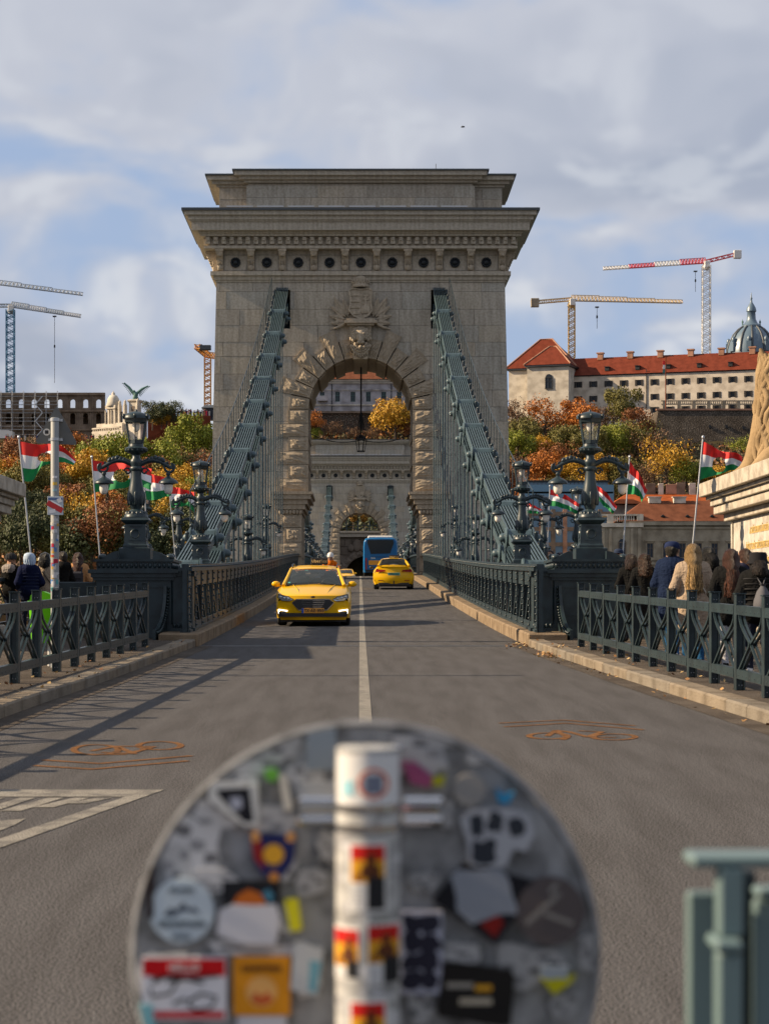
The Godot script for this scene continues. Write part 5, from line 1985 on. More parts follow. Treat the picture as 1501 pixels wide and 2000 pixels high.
func palace_mid() -> void:
	var d := 575.0
	var t := thing("white_palace", "pale lilac palace facade with pediment windows framed by the arch", "building")
	var z := -d
	var wins := []
	for k in 9:
		var px := 569.0 + k * 30.0
		wins.append([wx(px, d), wy(775, d), 1.25, 2.6])
		wins.append([wx(px, d), wy(807, d), 1.25, 1.3])
	var X0 := wx(540, d)
	var X1 := wx(860, d)
	facade(t, X0, X1, wy(830, d), wy(746, d), z, 0.8, wins, MT.plaster_lilac)
	for w in wins:
		window(t, w[0], w[1], z, w[2], w[3], MT.verdigris, false, 0.3)
		if w[3] > 2:
			var m := MB.new()
			m.box(Vector3(w[0], w[1] + 1.75, z + 0.15), Vector3(2.1, 0.22, 0.4))
			m.prism(PackedVector2Array([Vector2(-1.05, 0), Vector2(1.05, 0), Vector2(0, 0.65)]), 0, 0.3, Transform3D(Basis.IDENTITY, Vector3(w[0], w[1] + 1.9, z + 0.02)))
			part(t, "pediment", m, MT.plaster_lilac)
	var m := MB.new()
	m.box(Vector3((X0 + X1) * 0.5, wy(790, d), z - 7), Vector3(X1 - X0, wy(746, d) - wy(830, d), 12))
	part(t, "rear_wall", m, MT.plaster_lilac)
	for e in [[743.5, 0.6, 0.5], [748, 0.3, 0.3], [791, 0.35, 0.25], [762, 0.2, 0.12]]:
		m = MB.new()
		m.box(Vector3((X0 + X1) * 0.5, wy(e[0], d), z - 0.2 + e[2] * 0.5), Vector3(X1 - X0, e[1], 0.6 + e[2]))
		part(t, "string_course", m, MT.plaster_white)
	m = MB.new()
	hip_roof(m, X0, X1, z - 14, z + 1.2, wy(741, d), wy(705, d), 3)
	part(t, "roof", m, MT.roof_brown)
	m = MB.new()
	m.box(Vector3(wx(705, d), wy(733, d), z - 3), Vector3(1.4, 1.3, 3))
	part(t, "dormer", m, MT.dark)
	for px in [648.0, 764.0]:
		m = MB.new()
		m.box(Vector3(wx(px, d), wy(785, d), z + 0.12), Vector3(0.2, 11, 0.2))
		part(t, "downpipe", m, MT.dark)
	m = MB.new()
	m.box(Vector3(wx(630, d), wy(783, d), z + 1.2), Vector3(2.6, 0.3, 2.2))
	m.box(Vector3(wx(630, d), wy(778, d), z + 2.2), Vector3(2.6, 1.0, 0.15))
	part(t, "balcony", m, MT.plaster_lilac)
	var r := thing("retaining_wall", "brown stone retaining wall under the lilac palace behind the arch", "wall")
	m = MB.new()
	m.box(Vector3(wx(702, 560), wy(840, 560), -560), Vector3(46, 9.0, 2))
	part(r, "wall_face", m, MT.rubble)
	m = MB.new()
	m.box(Vector3(wx(702, 560), wy(806, 560), -559.6), Vector3(46, 0.5, 2.6))
	part(r, "coping", m, MT.wallstone)

func palace_ruin() -> void:
	var d := 600.0
	var t := thing("palace_ruin", "roofless brown stone palace under scaffolding with empty arched windows", "building")
	var bw := 3.56
	var top := wy(770, d)
	var base := wy(858, d)
	var n := 12
	for k in n:
		var x := wx(193, d) - k * bw
		var m := MB.new()
		# per bay: wall strip with two arched openings, upper ones open to the sky
		var hw := 0.72
		var lev := [[wy(829, d), wy(812, d)], [wy(797, d), wy(785, d)]]
		var y := base
		for l in lev:
			m.box(Vector3(x, (y + l[0]) * 0.5, -d), Vector3(bw, l[0] - y, 1.0))
			for s in [-1, 1]:
				m.box(Vector3(x + s * (bw * 0.25 + hw * 0.5), (l[0] + l[1]) * 0.5, -d), Vector3(bw * 0.5 - hw, l[1] - l[0], 1.0))
			var ar := PackedVector2Array([Vector2(-bw * 0.5, 0), Vector2(-hw, 0)])
			var aa := arc(0, 0, hw, PI, 0, 8)
			for i in range(1, 9):
				ar.append(aa[i])
			ar.append(Vector2(bw * 0.5, 0))
			ar.append(Vector2(bw * 0.5, 1.0))
			ar.append(Vector2(-bw * 0.5, 1.0))
			m.prism(ar, -0.5, 0.5, Transform3D(Basis.IDENTITY, Vector3(x, l[1], -d)))
			y = l[1] + 1.0
		m.box(Vector3(x, (y + top) * 0.5, -d), Vector3(bw, top - y, 1.0))
		part(t, "wall_bay", m, MT.ruin)
		m = MB.new()
		m.box(Vector3(x, wy(822, d), -d - 9.0), Vector3(bw, wy(806, d) - wy(846, d), 0.3))
		m.box(Vector3(x, wy(804, d), -d - 4.6), Vector3(bw, 0.3, 8.6))
		part(t, "inner_wall", m, MT.ruin)
		m = MB.new()
		for s in [-1, 1]:
			m.box(Vector3(x + s * (bw * 0.5 - 0.25), (base + top) * 0.5, -d + 0.6), Vector3(0.4, top - base, 0.25))
		part(t, "pilaster", m, MT.ruin)
	for e in [[770, 0.7], [803, 0.5], [840, 0.4]]:
		var m := MB.new()
		m.box(Vector3(wx(193, d) - (n - 1) * bw * 0.5, wy(e[0], d), -d + 0.3), Vector3(n * bw, e[1], 1.6))
		part(t, "cornice", m, MT.ruin)
	var sc := thing("scaffolding", "grey tube scaffolding with zigzag stairs before the roofless palace", "scaffold")
	var z := -d + 2.6
	var m := MB.new()
	for k in 9:
		var x := wx(-60 + k * 22.0, d)
		for q in [0.0, 1.4]:
			m.tube([Vector3(x, base, z + q), Vector3(x, top + 0.6, z + q)], 0.06, 4)
	part(sc, "standards", m, MT.alu)
	m = MB.new()
	for l in 6:
		var y := lerpf(base + 1, top, l / 5.0)
		m.tube([Vector3(wx(-60, d), y, z + 1.4), Vector3(wx(116, d), y, z + 1.4)], 0.06, 4)
		m.box(Vector3(wx(28, d), y - 0.9, z + 0.7), Vector3(wx(116, d) - wx(-60, d), 0.08, 1.2))
	part(sc, "decks", m, MT.alu)
	m = MB.new()
	for l in 5:
		var y := lerpf(base + 1, top, l / 5.0)
		var y2 := lerpf(base + 1, top, (l + 1) / 5.0)
		var xa := wx(74 if l % 2 == 0 else 88, d)
		var xb := wx(88 if l % 2 == 0 else 74, d)
		m.bar(Vector3(xa, y - 0.9, z + 1.6), Vector3(xb, y2 - 0.9, z + 1.6), 0.3, 0.22)
	part(sc, "stairs", m, MT.alu)
	var tent := thing("white_tent", "white site tent at the foot of the scaffolded palace", "tent", P(8, 857, 590))
	m = MB.new()
	m.prism(PackedVector2Array([Vector2(-5, 0), Vector2(2.6, 0), Vector2(2.6, 1.9), Vector2(1.4, 2.2), Vector2(-5, 2.2)]), -2, 2)
	part(tent, "canvas", m, MT.white)

func bird_monument() -> void:
	var d := 572.0
	var s := d / F
	var o := P(238, 858, d)
	var t := thing("ornate_gate", "pale baroque stone gate and stairs on the hill beside the bird column", "gate", o)
	var lw := func(px): return (px - 238.0) * s
	var lh := func(py): return (858.0 - py) * s
	var blk := func(nm, x0, x1, y0, y1, z0, z1, mt):
		var m := MB.new()
		m.bbox(Vector3((lw.call(x0) + lw.call(x1)) * 0.5, (lh.call(y0) + lh.call(y1)) * 0.5, (z0 + z1) * 0.5), Vector3(lw.call(x1) - lw.call(x0), lh.call(y0) - lh.call(y1), z1 - z0), 0.05)
		part(t, nm, m, mt)
	blk.call("stair_block", 178, 262, 858, 842, -1, 3, MT.plaster_white)
	blk.call("stair_block", 190, 250, 842, 828, -1, 1.5, MT.plaster_white)
	blk.call("terrace_wall", 225, 292, 860, 826, -2, 0.5, MT.plaster_white)
	for k in 12:
		blk.call("baluster", 180 + k * 6, 182 + k * 6, 842, 836, 2.4, 2.9, MT.plaster_white)
	blk.call("balustrade_rail", 178, 254, 837, 835, 2.3, 3.0, MT.plaster_white)
	blk.call("parapet", 176, 200, 832, 826, -1, 1, MT.plaster_white)
	# gate tower with arch
	for q in [[202, 208], [218, 224]]:
		blk.call("gate_pier", q[0], q[1], 834, 796, -1.2, 0.6, MT.plaster_white)
		blk.call("gate_column", q[0] - 3, q[0] - 1, 830, 800, 0.6, 1.0, MT.plaster_white)
	blk.call("gate_entablature", 199, 227, 797, 791, -1.4, 0.9, MT.plaster_white)
	var m := MB.new()
	m.lathe([[1.75, 0], [1.9, 0.4], [1.6, 1.2], [1.5, 2.0], [1.0, 2.8], [0.5, 3.0], [0.45, 3.5], [0.15, 3.8], [0.0, 4.2]], 10, Transform3D(Basis.IDENTITY, Vector3(lw.call(213), lh.call(792), -0.3)))
	part(t, "gate_cupola", m, MT.plaster_white)
	m = MB.new()
	var ar := PackedVector2Array([Vector2(-0.75, 0), Vector2(-0.6, 0)])
	ar.append_array(arc(0, 0, 0.55, PI, 0, 8))
	ar.append_array(PackedVector2Array([Vector2(0.6, 0), Vector2(0.75, 0), Vector2(0.75, 1.0), Vector2(-0.75, 1.0)]))
	m.prism(ar, -1, 0.4, Transform3D(Basis.IDENTITY, Vector3(lw.call(213), lh.call(802), 0)))
	part(t, "gate_arch", m, MT.plaster_white)
	for px in [233, 247, 281]:
		blk.call("fence_pier", px - 2.5, px + 2.5, 830, 792, -0.5, 0.5, MT.plaster_white)
		m = MB.new()
		m.lathe([[0.32, 0], [0.45, 0.3], [0.3, 0.6], [0.4, 0.9], [0.1, 1.4], [0.0, 1.6]], 8, Transform3D(Basis.IDENTITY, Vector3(lw.call(px), lh.call(792), 0)))
		part(t, "pier_finial", m, MT.plaster_white)
	m = MB.new()
	for k in 9:
		m.bar(Vector3(lw.call(236 + k * 1.4), lh.call(830), 0), Vector3(lw.call(236 + k * 1.4), lh.call(804), 0), 0.08, 0.08)
		m.bar(Vector3(lw.call(226 + k * 0.7), lh.call(830), 0), Vector3(lw.call(226 + k * 0.7), lh.call(804), 0), 0.08, 0.08)
	part(t, "iron_grille", m, MT.dark)
	# column and bird
	var c := thing("bird_column", "pale stone column on the hill carrying the bronze bird", "column", P(264, 830, d))
	m = MB.new()
	m.lathe([[2.2, 0.0], [2.2, 0.6], [1.75, 0.8], [1.65, 5.8], [1.8, 5.9], [2.1, 6.2], [2.15, 6.5], [1.5, 6.7], [0.0, 6.7]], 4, Transform3D(Basis(Vector3.UP, PI / 4), Vector3.ZERO), true)
	part(c, "shaft", m, MT.plaster_white)
	m = MB.new()
	m.box(Vector3(0, 4.2, 1.2), Vector3(0.9, 1.3, 0.15))
	part(c, "relief", m, MT.wallstone)
	var b := thing("bronze_bird", "green bronze bird with raised wings and sword on the column", "statue", P(264, 784.5, d))
	m = MB.new()
	m.colored = true
	var w := Color(1, 1, 1)
	var bones := [[Vector3(-0.1, 1.0, 0), Vector3(0.25, 1.9, 0), 0.55, 0.6, w], [Vector3(0.1, 2.1, 0.1), Vector3(-0.25, 2.75, 0.3), 0.4, 0.25, w], [Vector3(-0.25, 2.75, 0.3), Vector3(-0.65, 2.65, 0.45), 0.2, 0.07, w], [Vector3(0.3, 1.2, -0.2), Vector3(1.0, 0.3, -0.6), 0.4, 0.25, w], [Vector3(-0.2, 0.9, 0.2), Vector3(-0.4, 0.1, 0.4), 0.25, 0.15, w], [Vector3(0.2, 0.9, 0.2), Vector3(0.3, 0.1, 0.4), 0.25, 0.15, w], [Vector3(-0.8, 0.0, 0), Vector3(0.8, 0.0, 0), 0.4, 0.4, w], [Vector3(-1.2, 0.2, 0.5), Vector3(1.1, 0.5, 0.5), 0.08, 0.06, w]]
	nets(m, bones, 0.12, 9.0)
	part(b, "body", m, MT.verdigris)
	for q in [[-1, -2.9, 5.0, 0.4], [1, 3.4, 4.2, 0.5]]:
		m = MB.new()
		var tip := Vector3(q[1], q[2] - 0.0, -0.3)
		var root := Vector3(q[0] * 0.25, 2.0, 0)
		for k in 9:
			var f := k / 8.0
			var a := root.lerp(tip, 0.25 + 0.65 * f)
			var e := root.lerp(tip, 0.3 + 0.7 * f) + Vector3(q[0] * (0.2 + 0.35 * f), -1.25 + f * 1.1, 0.1)
			m.bar(a, e, 0.5, 0.12)
		m.tube([root, root.lerp(tip, 0.5) + Vector3(0, 0.25, 0), tip], [0.42, 0.34, 0.16], 7)
		part(b, "wing", m, MT.verdigris)
	swing(t, o, -38.0)
	c.rotation.y = -0.4
	# hillside terraces of rusty steel, railing with a crowd
	var r := thing("garden_terrace", "rust red terrace walls and stairs below the hilltop promenade", "terrace")
	m = MB.new()
	m.box(Vector3(wx(350, 566), wy(846, 566), -566), Vector3(122 * 566 / F, 9.0, 1.0))
	part(r, "terrace_wall", m, MT.rust_steel)
	for k in 14:
		m = MB.new()
		m.box(Vector3(wx(300 + k * 7.5, 564), wy(832, 564), -564), Vector3(0.18, 4.5, 0.3))
		part(r, "terrace_rib", m, MT.rust_steel)
	m = MB.new()
	m.bar(Vector3(wx(300, 563), wy(852, 563), -563), Vector3(wx(346, 563), wy(818, 563), -563), 0.6, 0.5)
	part(r, "stair", m, MT.rust_steel)
	m = MB.new()
	m.box(Vector3(wx(230, 568), wy(862, 568), -567), Vector3(180 * 568 / F, 0.8, 0.4))
	part(r, "lower_wall", m, MT.rust_steel)
	var cr := MB.new()
	cr.colored = true
	rng.seed = 31
	for k in 130:
		var px := 285 + rng.randf() * 125
		if k > 90:
			px = 5 + rng.randf() * 280
		var p := P(px, (811 if k <= 90 else 860) + rng.randf() * 3, 570)
		cr.col = [Color(0.02, 0.02, 0.03), Color(0.3, 0.03, 0.05), Color(0.05, 0.07, 0.15), Color(0.3, 0.3, 0.32), Color(0.15, 0.1, 0.07)][rng.randi() % 5]
		cr.tube([p, p + Vector3(0, 1.3, 0)], [0.2, 0.26], 5)
		cr.col = Color(0.25, 0.15, 0.1) if rng.randf() < 0.5 else Color(0.03, 0.02, 0.02)
		cr.ball(p + Vector3(0, 1.55, 0), Vector3(0.14, 0.16, 0.14), 5, 4)
	var cn := part(self, "crowd", cr, MT.vcol)
	meta(cn, "distant crowd of tiny people along the hilltop promenade", "crowd")
	cn.set_meta("kind", "stuff")
	var pv := thing("pavilion", "small dark glass pavilion on the hilltop beside the tower", "pavilion", P(408, 822, 575))
	m = MB.new()
	m.box(Vector3(0.3, 1.7, 0), Vector3(2.8, 3.2, 3))
	part(pv, "glass_wall", m, MT.window)
	m = MB.new()
	hip_roof(m, -1.9, 2.5, -2.2, 2.2, 3.3, 4.2, 1.0)
	part(pv, "roof", m, MT.lead)

func river_house() -> void:
	var d := 440.0
	var s := d / F
	var t := thing("riverside_mansion", "ochre renaissance mansion with brown red roof behind the people by the lion", "building")
	var z := -d
	var wins := []
	for k in 12:
		wins.append([wx(1237 + k * 31.5, d), wy(1075, d), 1.25, 2.9])
		wins.append([wx(1237 + k * 31.5, d), wy(1118, d), 1.25, 2.4])
	var X0 := wx(1215, d)
	var X1 := wx(1620, d)
	facade(t, X0, X1, wy(1160, d), wy(1024, d), z, 0.9, wins, MT.plaster_ochre)
	for w in wins:
		window(t, w[0], w[1], z, w[2], w[3], MT.ruin, false, 0.3)
		var m := MB.new()
		m.box(Vector3(w[0], w[1] + w[3] * 0.5 + 0.5, z + 0.2), Vector3(2.2, 0.25, 0.5))
		m.box(Vector3(w[0] - 0.85, w[1], z + 0.08), Vector3(0.2, w[3], 0.16))
		m.box(Vector3(w[0] + 0.85, w[1], z + 0.08), Vector3(0.2, w[3], 0.16))
		if w[1] < wy(1100, d):
			m.prism(PackedVector2Array([Vector2(-1.1, 0), Vector2(1.1, 0), Vector2(0, 0.6)]), 0, 0.35, Transform3D(Basis.IDENTITY, Vector3(w[0], w[1] + w[3] * 0.5 + 0.65, z)))
		part(t, "window_surround", m, MT.plaster_ochre)
	var m := MB.new()
	for e in [[1022, 0.8, 0.9], [1031, 0.35, 0.4], [1092, 0.5, 0.35], [1100, 0.25, 0.2]]:
		m.box(Vector3((X0 + X1) * 0.5, wy(e[0], d), z + e[2] * 0.5 - 0.3), Vector3(X1 - X0, e[1], 0.6 + e[2]))
	part(t, "string_courses", m, MT.plaster_ochre)
	m = MB.new()
	m.box(Vector3((X0 + X1) * 0.5, wy(1019, d), z), Vector3(X1 - X0, 0.25, 1.6))
	part(t, "gutter", m, MT.lead)
	m = MB.new()
	hip_roof(m, X0 - 1.0, X1, z - 14, z + 1.0, wy(1018, d), wy(975, d), 6)
	part(t, "roof", m, MT.roof_brown)
	m = MB.new()
	m.box(Vector3((X0 + X1) * 0.5, wy(1090, d), z - 7), Vector3(X1 - X0, 14, 12))
	part(t, "rear_wall", m, MT.plaster_ochre)
	# corner tower bay with balustrade
	m = MB.new()
	m.box(Vector3(wx(1208, d), (wy(1160, d) + wy(1022, d)) * 0.5, z - 3), Vector3(88 * s, wy(1022, d) - wy(1160, d), 7.6))
	part(t, "corner_bay", m, MT.plaster_ochre)
	m = MB.new()
	m.box(Vector3(wx(1208, d), wy(1026, d), z - 2.9), Vector3(92 * s, 0.8, 8.4))
	m.box(Vector3(wx(1208, d), wy(1006, d), z - 3), Vector3(88 * s, 0.35, 7.6))
	for px in [1168, 1190, 1248]:
		m.box(Vector3(wx(px, d), wy(1014, d), z + 0.6), Vector3(1.3, 2.0, 0.5))
	part(t, "attic_rail", m, MT.plaster_white)
	for k in 9:
		m = MB.new()
		m.lathe([[0.12, 0], [0.2, 0.4], [0.1, 0.9], [0.15, 1.2]], 6, Transform3D(Basis.IDENTITY, Vector3(wx(1199 + k * 4.6, d), wy(1019, d), z + 0.6)))
		part(t, "baluster", m, MT.plaster_white)
	for px in [1176, 1190, 1232, 1246]:
		m = MB.new()
		m.box(Vector3(wx(px, d), wy(1068, d), z + 0.95), Vector3(0.55, 7.4, 0.35))
		part(t, "pilaster", m, MT.plaster_ochre)
	window(t, wx(1213, d), wy(1074, d), z + 1.05, 1.4, 3.0, MT.ruin, true, 0.2)
	for q in [[1285, 974], [1334, 974]]:
		m = MB.new()
		m.bbox(Vector3(wx(q[0], d), wy(q[1], d), z - 6), Vector3(2.5, 1.3, 1.4), 0.05)
		m.box(Vector3(wx(q[0], d), wy(q[1] - 6, d), z - 6), Vector3(2.9, 0.2, 1.8))
		part(t, "chimney", m, MT.plaster_white)
	for k in 5:
		m = MB.new()
		m.prism(PackedVector2Array([Vector2(-0.5, 0), Vector2(0.5, 0), Vector2(0, 0.45)]), 0, 1.6, Transform3D(Basis.IDENTITY, Vector3(wx(1294 + k * 48, d), wy(1009, d), z - 1.6)))
		part(t, "roof_vent", m, MT.dark)
	var o := thing("orange_roofed_house", "house with bright orange tiled roof right behind the riverside mansion", "building")
	m = MB.new()
	m.box(Vector3(wx(1330, 462), wy(1040, 462), -470), Vector3(36, 12, 12))
	part(o, "wall", m, MT.plaster)
	m = MB.new()
	hip_roof(m, wx(1195, 462), wx(1560, 462), -478, -461, wy(984, 462), wy(960, 462), 4)
	part(o, "roof", m, MT.roof_orange)
	rng.seed = 5
	for k in 9:
		m = MB.new()
		var px := 1240.0 + k * 22.0 + rng.randf() * 8
		m.bbox(Vector3(wx(px, 468), wy(955, 468), -469), Vector3(1.0 + rng.randf() * 1.3, 2.0 + rng.randf() * 0.8, 1.0), 0.05)
		part(o, "chimney", m, [MT.chimney, MT.ruin, MT.plaster_white][k % 3])
	# modern office block
	var gl := thing("glass_office", "modern office block with blue glass and brown stone piers behind the flags", "building")
	var gd := 452.0
	m = MB.new()
	m.box(Vector3(wx(1112, gd), wy(1030, gd), -gd - 6), Vector3(174 * gd / F, wy(962, gd) - wy(1130, gd), 10))
	part(gl, "core", m, MT.blue_glass)
	for k in 8:
		m = MB.new()
		m.box(Vector3(wx(1034 + k * 23, gd), wy(1060, gd), -gd - 0.8), Vector3(0.85, 14, 0.7))
		part(gl, "pier", m, MT.chimney if k % 2 else MT.ruin)
	for k in 4:
		m = MB.new()
		m.box(Vector3(wx(1112, gd), wy(1003 + k * 30, gd), -gd - 0.82), Vector3(172 * gd / F, 0.8, 0.72))
		part(gl, "floor_band", m, MT.ruin)
	m = MB.new()
	m.box(Vector3(wx(1110, gd), wy(951, gd), -gd - 8), Vector3(160 * gd / F, 2.3, 9))
	part(gl, "penthouse", m, MT.blue_glass)
	m = MB.new()
	m.box(Vector3(wx(1110, gd), wy(938, gd), -gd - 7.5), Vector3(164 * gd / F, 0.3, 10))
	m.box(Vector3(wx(1110, gd), wy(961.5, gd), -gd - 6.5), Vector3(176 * gd / F, 0.4, 11))
	part(gl, "roof_slab", m, MT.dark)
	for k in 20:
		m = MB.new()
		m.box(Vector3(wx(1036 + k * 8, gd), wy(951, gd), -gd - 3.45), Vector3(0.08, 2.3, 0.08))
		part(gl, "mullion", m, MT.lead)

func tunnel() -> void:
	var d := 500.0
	var t := thing("tunnel_portal", "dark stone tunnel portal with terrace seen through both arches", "portal")
	var x := func(px): return wx(px, d)
	var m := MB.new()
	var cy := wy(1128, d)
	var r := 5.0
	var tp := wy(1040, d) - cy
	var ar := PackedVector2Array([Vector2(-18, -10), Vector2(-r, -10)])
	ar.append_array(arc(0, 0, r, PI, 0, 14))
	ar.append_array(PackedVector2Array([Vector2(r, -10), Vector2(18, -10), Vector2(18, tp), Vector2(-18, tp)]))
	m.prism(ar, -14, 0, Transform3D(Basis.IDENTITY, Vector3(x.call(715), cy, -d)))
	part(t, "portal_wall", m, MT.wallstone)
	for k in 11:
		var a0 := PI - PI * k / 11
		var a1 := PI - PI * (k + 1) / 11
		var q := []
		for e in [[r, a0], [r + 1.5, a0], [r + 1.5, a1], [r, a1]]:
			q.append(Vector2(cos(e[1]) * e[0], sin(e[1]) * e[0]))
		m = MB.new()
		pillow(m, q, 0.0, 0.25, 0.1, 0.15, 0.15)
		part(t, "voussoir", m, MT.wallstone, Vector3(x.call(715), cy, -d))
	m = MB.new()
	m.box(Vector3(x.call(700), cy + tp - 0.6, -d + 0.4), Vector3(34, 0.9, 1.4))
	m.box(Vector3(x.call(700), cy + tp + 0.1, -d + 0.6), Vector3(34, 0.4, 2.0))
	part(t, "cornice", m, MT.stone)
	m = MB.new()
	m.ball(Vector3(x.call(697), cy + tp - 3.0, -d + 0.3), Vector3(1.1, 1.5, 0.5), 10, 8)
	for q in [-1, 1]:
		m.ball(Vector3(x.call(697) + q * 1.4, cy + tp - 3.6, -d + 0.25), Vector3(0.8, 0.9, 0.4), 8, 6)
	part(t, "crest", m, MT.wallstone)
	rng.seed = 12
	for k in 40:
		m = MB.new()
		m.bbox(Vector3(x.call(652 + (k % 8) * 14 + (k / 8 % 2) * 7), cy + 0.4 + (k / 8) * 1.9, -d + 0.04), Vector3(1.5, 1.75, 0.3 + rng.randf() * 0.1), 0.05)
		if Vector2(m.v[0].x - x.call(715), m.v[0].y - cy).length() > r + 2.2:
			part(t, "facing_stone", m, [MT.wallstone, MT.wallstone][k % 2])
	m = MB.new()
	for k in 5:
		m.bar(Vector3(x.call(654 + k * 22.5), cy + tp + 0.3, -d + 1.2), Vector3(x.call(654 + k * 22.5), cy + tp + 2.6, -d + 1.2), 0.3, 0.3)
	m.bar(Vector3(x.call(650), cy + tp + 1.6, -d + 1.2), Vector3(x.call(750), cy + tp + 1.6, -d + 1.2), 0.1, 0.1)
	m.bar(Vector3(x.call(650), cy + tp + 0.9, -d + 1.2), Vector3(x.call(750), cy + tp + 0.9, -d + 1.2), 0.1, 0.1)
	part(t, "terrace_rail", m, MT.iron)
	for q in [[690, 0], [711, 0]]:
		var tr := thing("clipped_tree", "small clipped round tree on the tunnel terrace", "tree", Vector3(x.call(q[0]), cy + tp + 0.3, -d - 3), "clipped trees on the tunnel terrace")
		m = MB.new()
		m.tube([Vector3.ZERO, Vector3(0, 2.5, 0)], [0.2, 0.15], 6)
		part(tr, "trunk", m, MT.bark)
		m = MB.new()
		m.colored = true
		for k in 380:
			var a := Vector3(rng.randfn(), rng.randfn(), rng.randfn()).normalized()
			var p := Vector3(0, 3.5, 0) + a * Vector3(0.85, 1.2, 0.85) * (0.75 + rng.randf() * 0.3)
			var u := Vector3(rng.randfn(), rng.randfn(), rng.randfn()).normalized() * 0.25
			var w := u.cross(Vector3(rng.randfn(), rng.randfn(), rng.randfn())).normalized() * 0.25
			m.col = Color(0.3, 0.16, 0.02) * (0.6 + rng.randf() * 0.6)
			m.quad(p - u, p + w, p + u, p - w)
		part(tr, "crown", m, MT.leaf)

# ---------------------------------------------------------------- tower cranes
func lattice(m: MB, a: Vector3, b: Vector3, w: float, h: float, n: int, r: float, up: Vector3, tri := false) -> void:
	var z := (b - a).normalized()
	var x := up.cross(z).normalized() * w * 0.5
	var y := z.cross(x).normalized() * h
	var cs := [x, -x, -x + y, x + y] if not tri else [x, -x, y]
	var nc := cs.size()
	for c in cs:
		m.bar(a + c, b + c, r * 1.6, r * 1.6)
	for i in n:
		var p := a.lerp(b, float(i) / n)
		var q := a.lerp(b, float(i + 1) / n)
		var mid := (p + q) * 0.5
		for k in nc:
			var e: Vector3 = cs[k]
			var f: Vector3 = cs[(k + 1) % nc]
			if tri and k > 0 or not tri:
				m.bar(p + e, mid + f, r, r)
				m.bar(mid + f, q + e, r, r)
			m.bar(p + e, p + f, r, r)

func crane(label: String, d: float, mx: float, my0: float, my1: float, tip: Vector2, tail: Vector2, mast_c: Color, jib_c: Color, alt: Color, hook: Vector3) -> void:
	var t := thing("tower_crane", label, "crane")
	var base := P(mx, my0, d)
	var top := P(mx, my1, d)
	var s := d / F
	var mm := mat("crane_mast_%d" % int(mx), mast_c, 0.5)
	var jm := mat("crane_jib_%d" % int(mx), jib_c, 0.5)
	var am := mat("crane_alt_%d" % int(mx), alt, 0.5)
	var m := MB.new()
	var mw := 12.0 * s if mx > 300 and mx < 1300 else 15.0 * s
	lattice(m, base, top, mw, mw, int((top.y - base.y) / mw / 0.95), 0.16, Vector3(0, 0, 1))
	part(t, "mast", m, mm)
	var a := top + Vector3(0, 1.0, 0)
	var e := P(tip.x, tip.y, d)
	var f := P(tail.x, tail.y, d)
	# jib in sections that alternate in colour
	for k in 4:
		m = MB.new()
		lattice(m, a.lerp(e, k / 4.0), a.lerp(e, (k + 1) / 4.0), 1.5, 1.7 - 0.25 * k, 8, 0.12, Vector3(0, 1, 0), true)
		part(t, "jib_section", m, jm if k % 2 == 0 else am)
	m = MB.new()
	lattice(m, a, f, 1.4, 0.9, 6, 0.13, Vector3(0, 1, 0))
	part(t, "counter_jib", m, jm)
	m = MB.new()
	m.bbox(f + Vector3(0, 0.3, 0) + (a - f).normalized() * 1.2, Vector3(2.4, 2.6, 1.8), 0.1)
	part(t, "counterweight", m, MT.white if mx > 1200 else MT.plaster_ochre)
	m = MB.new()
	m.bbox(a + Vector3(0.2, -0.6, 1.4), Vector3(1.6, 2.0, 1.6), 0.1)
	part(t, "cab", m, MT.white)
	m = MB.new()
	m.lathe([[1.0, 0.0], [1.2, 0.5], [1.2, 1.2], [0.9, 1.8], [0.5, 3.0]], 8, Transform3D(Basis.IDENTITY, a + Vector3(0, -2.2, 0)))
	part(t, "slewing_ring", m, am)
	if hook.x > 0:
		m = MB.new()
		var h0 := P(hook.x, hook.y, d)
		var h1 := P(hook.x, hook.z, d)
		m.tube([h0, h1], 0.07, 4)
		m.box(h0.lerp(h1, 0.45), Vector3(0.45, 0.8, 0.4))
		m.box(h0, Vector3(1.1, 0.35, 1.0))
		part(t, "hook", m, MT.dark)

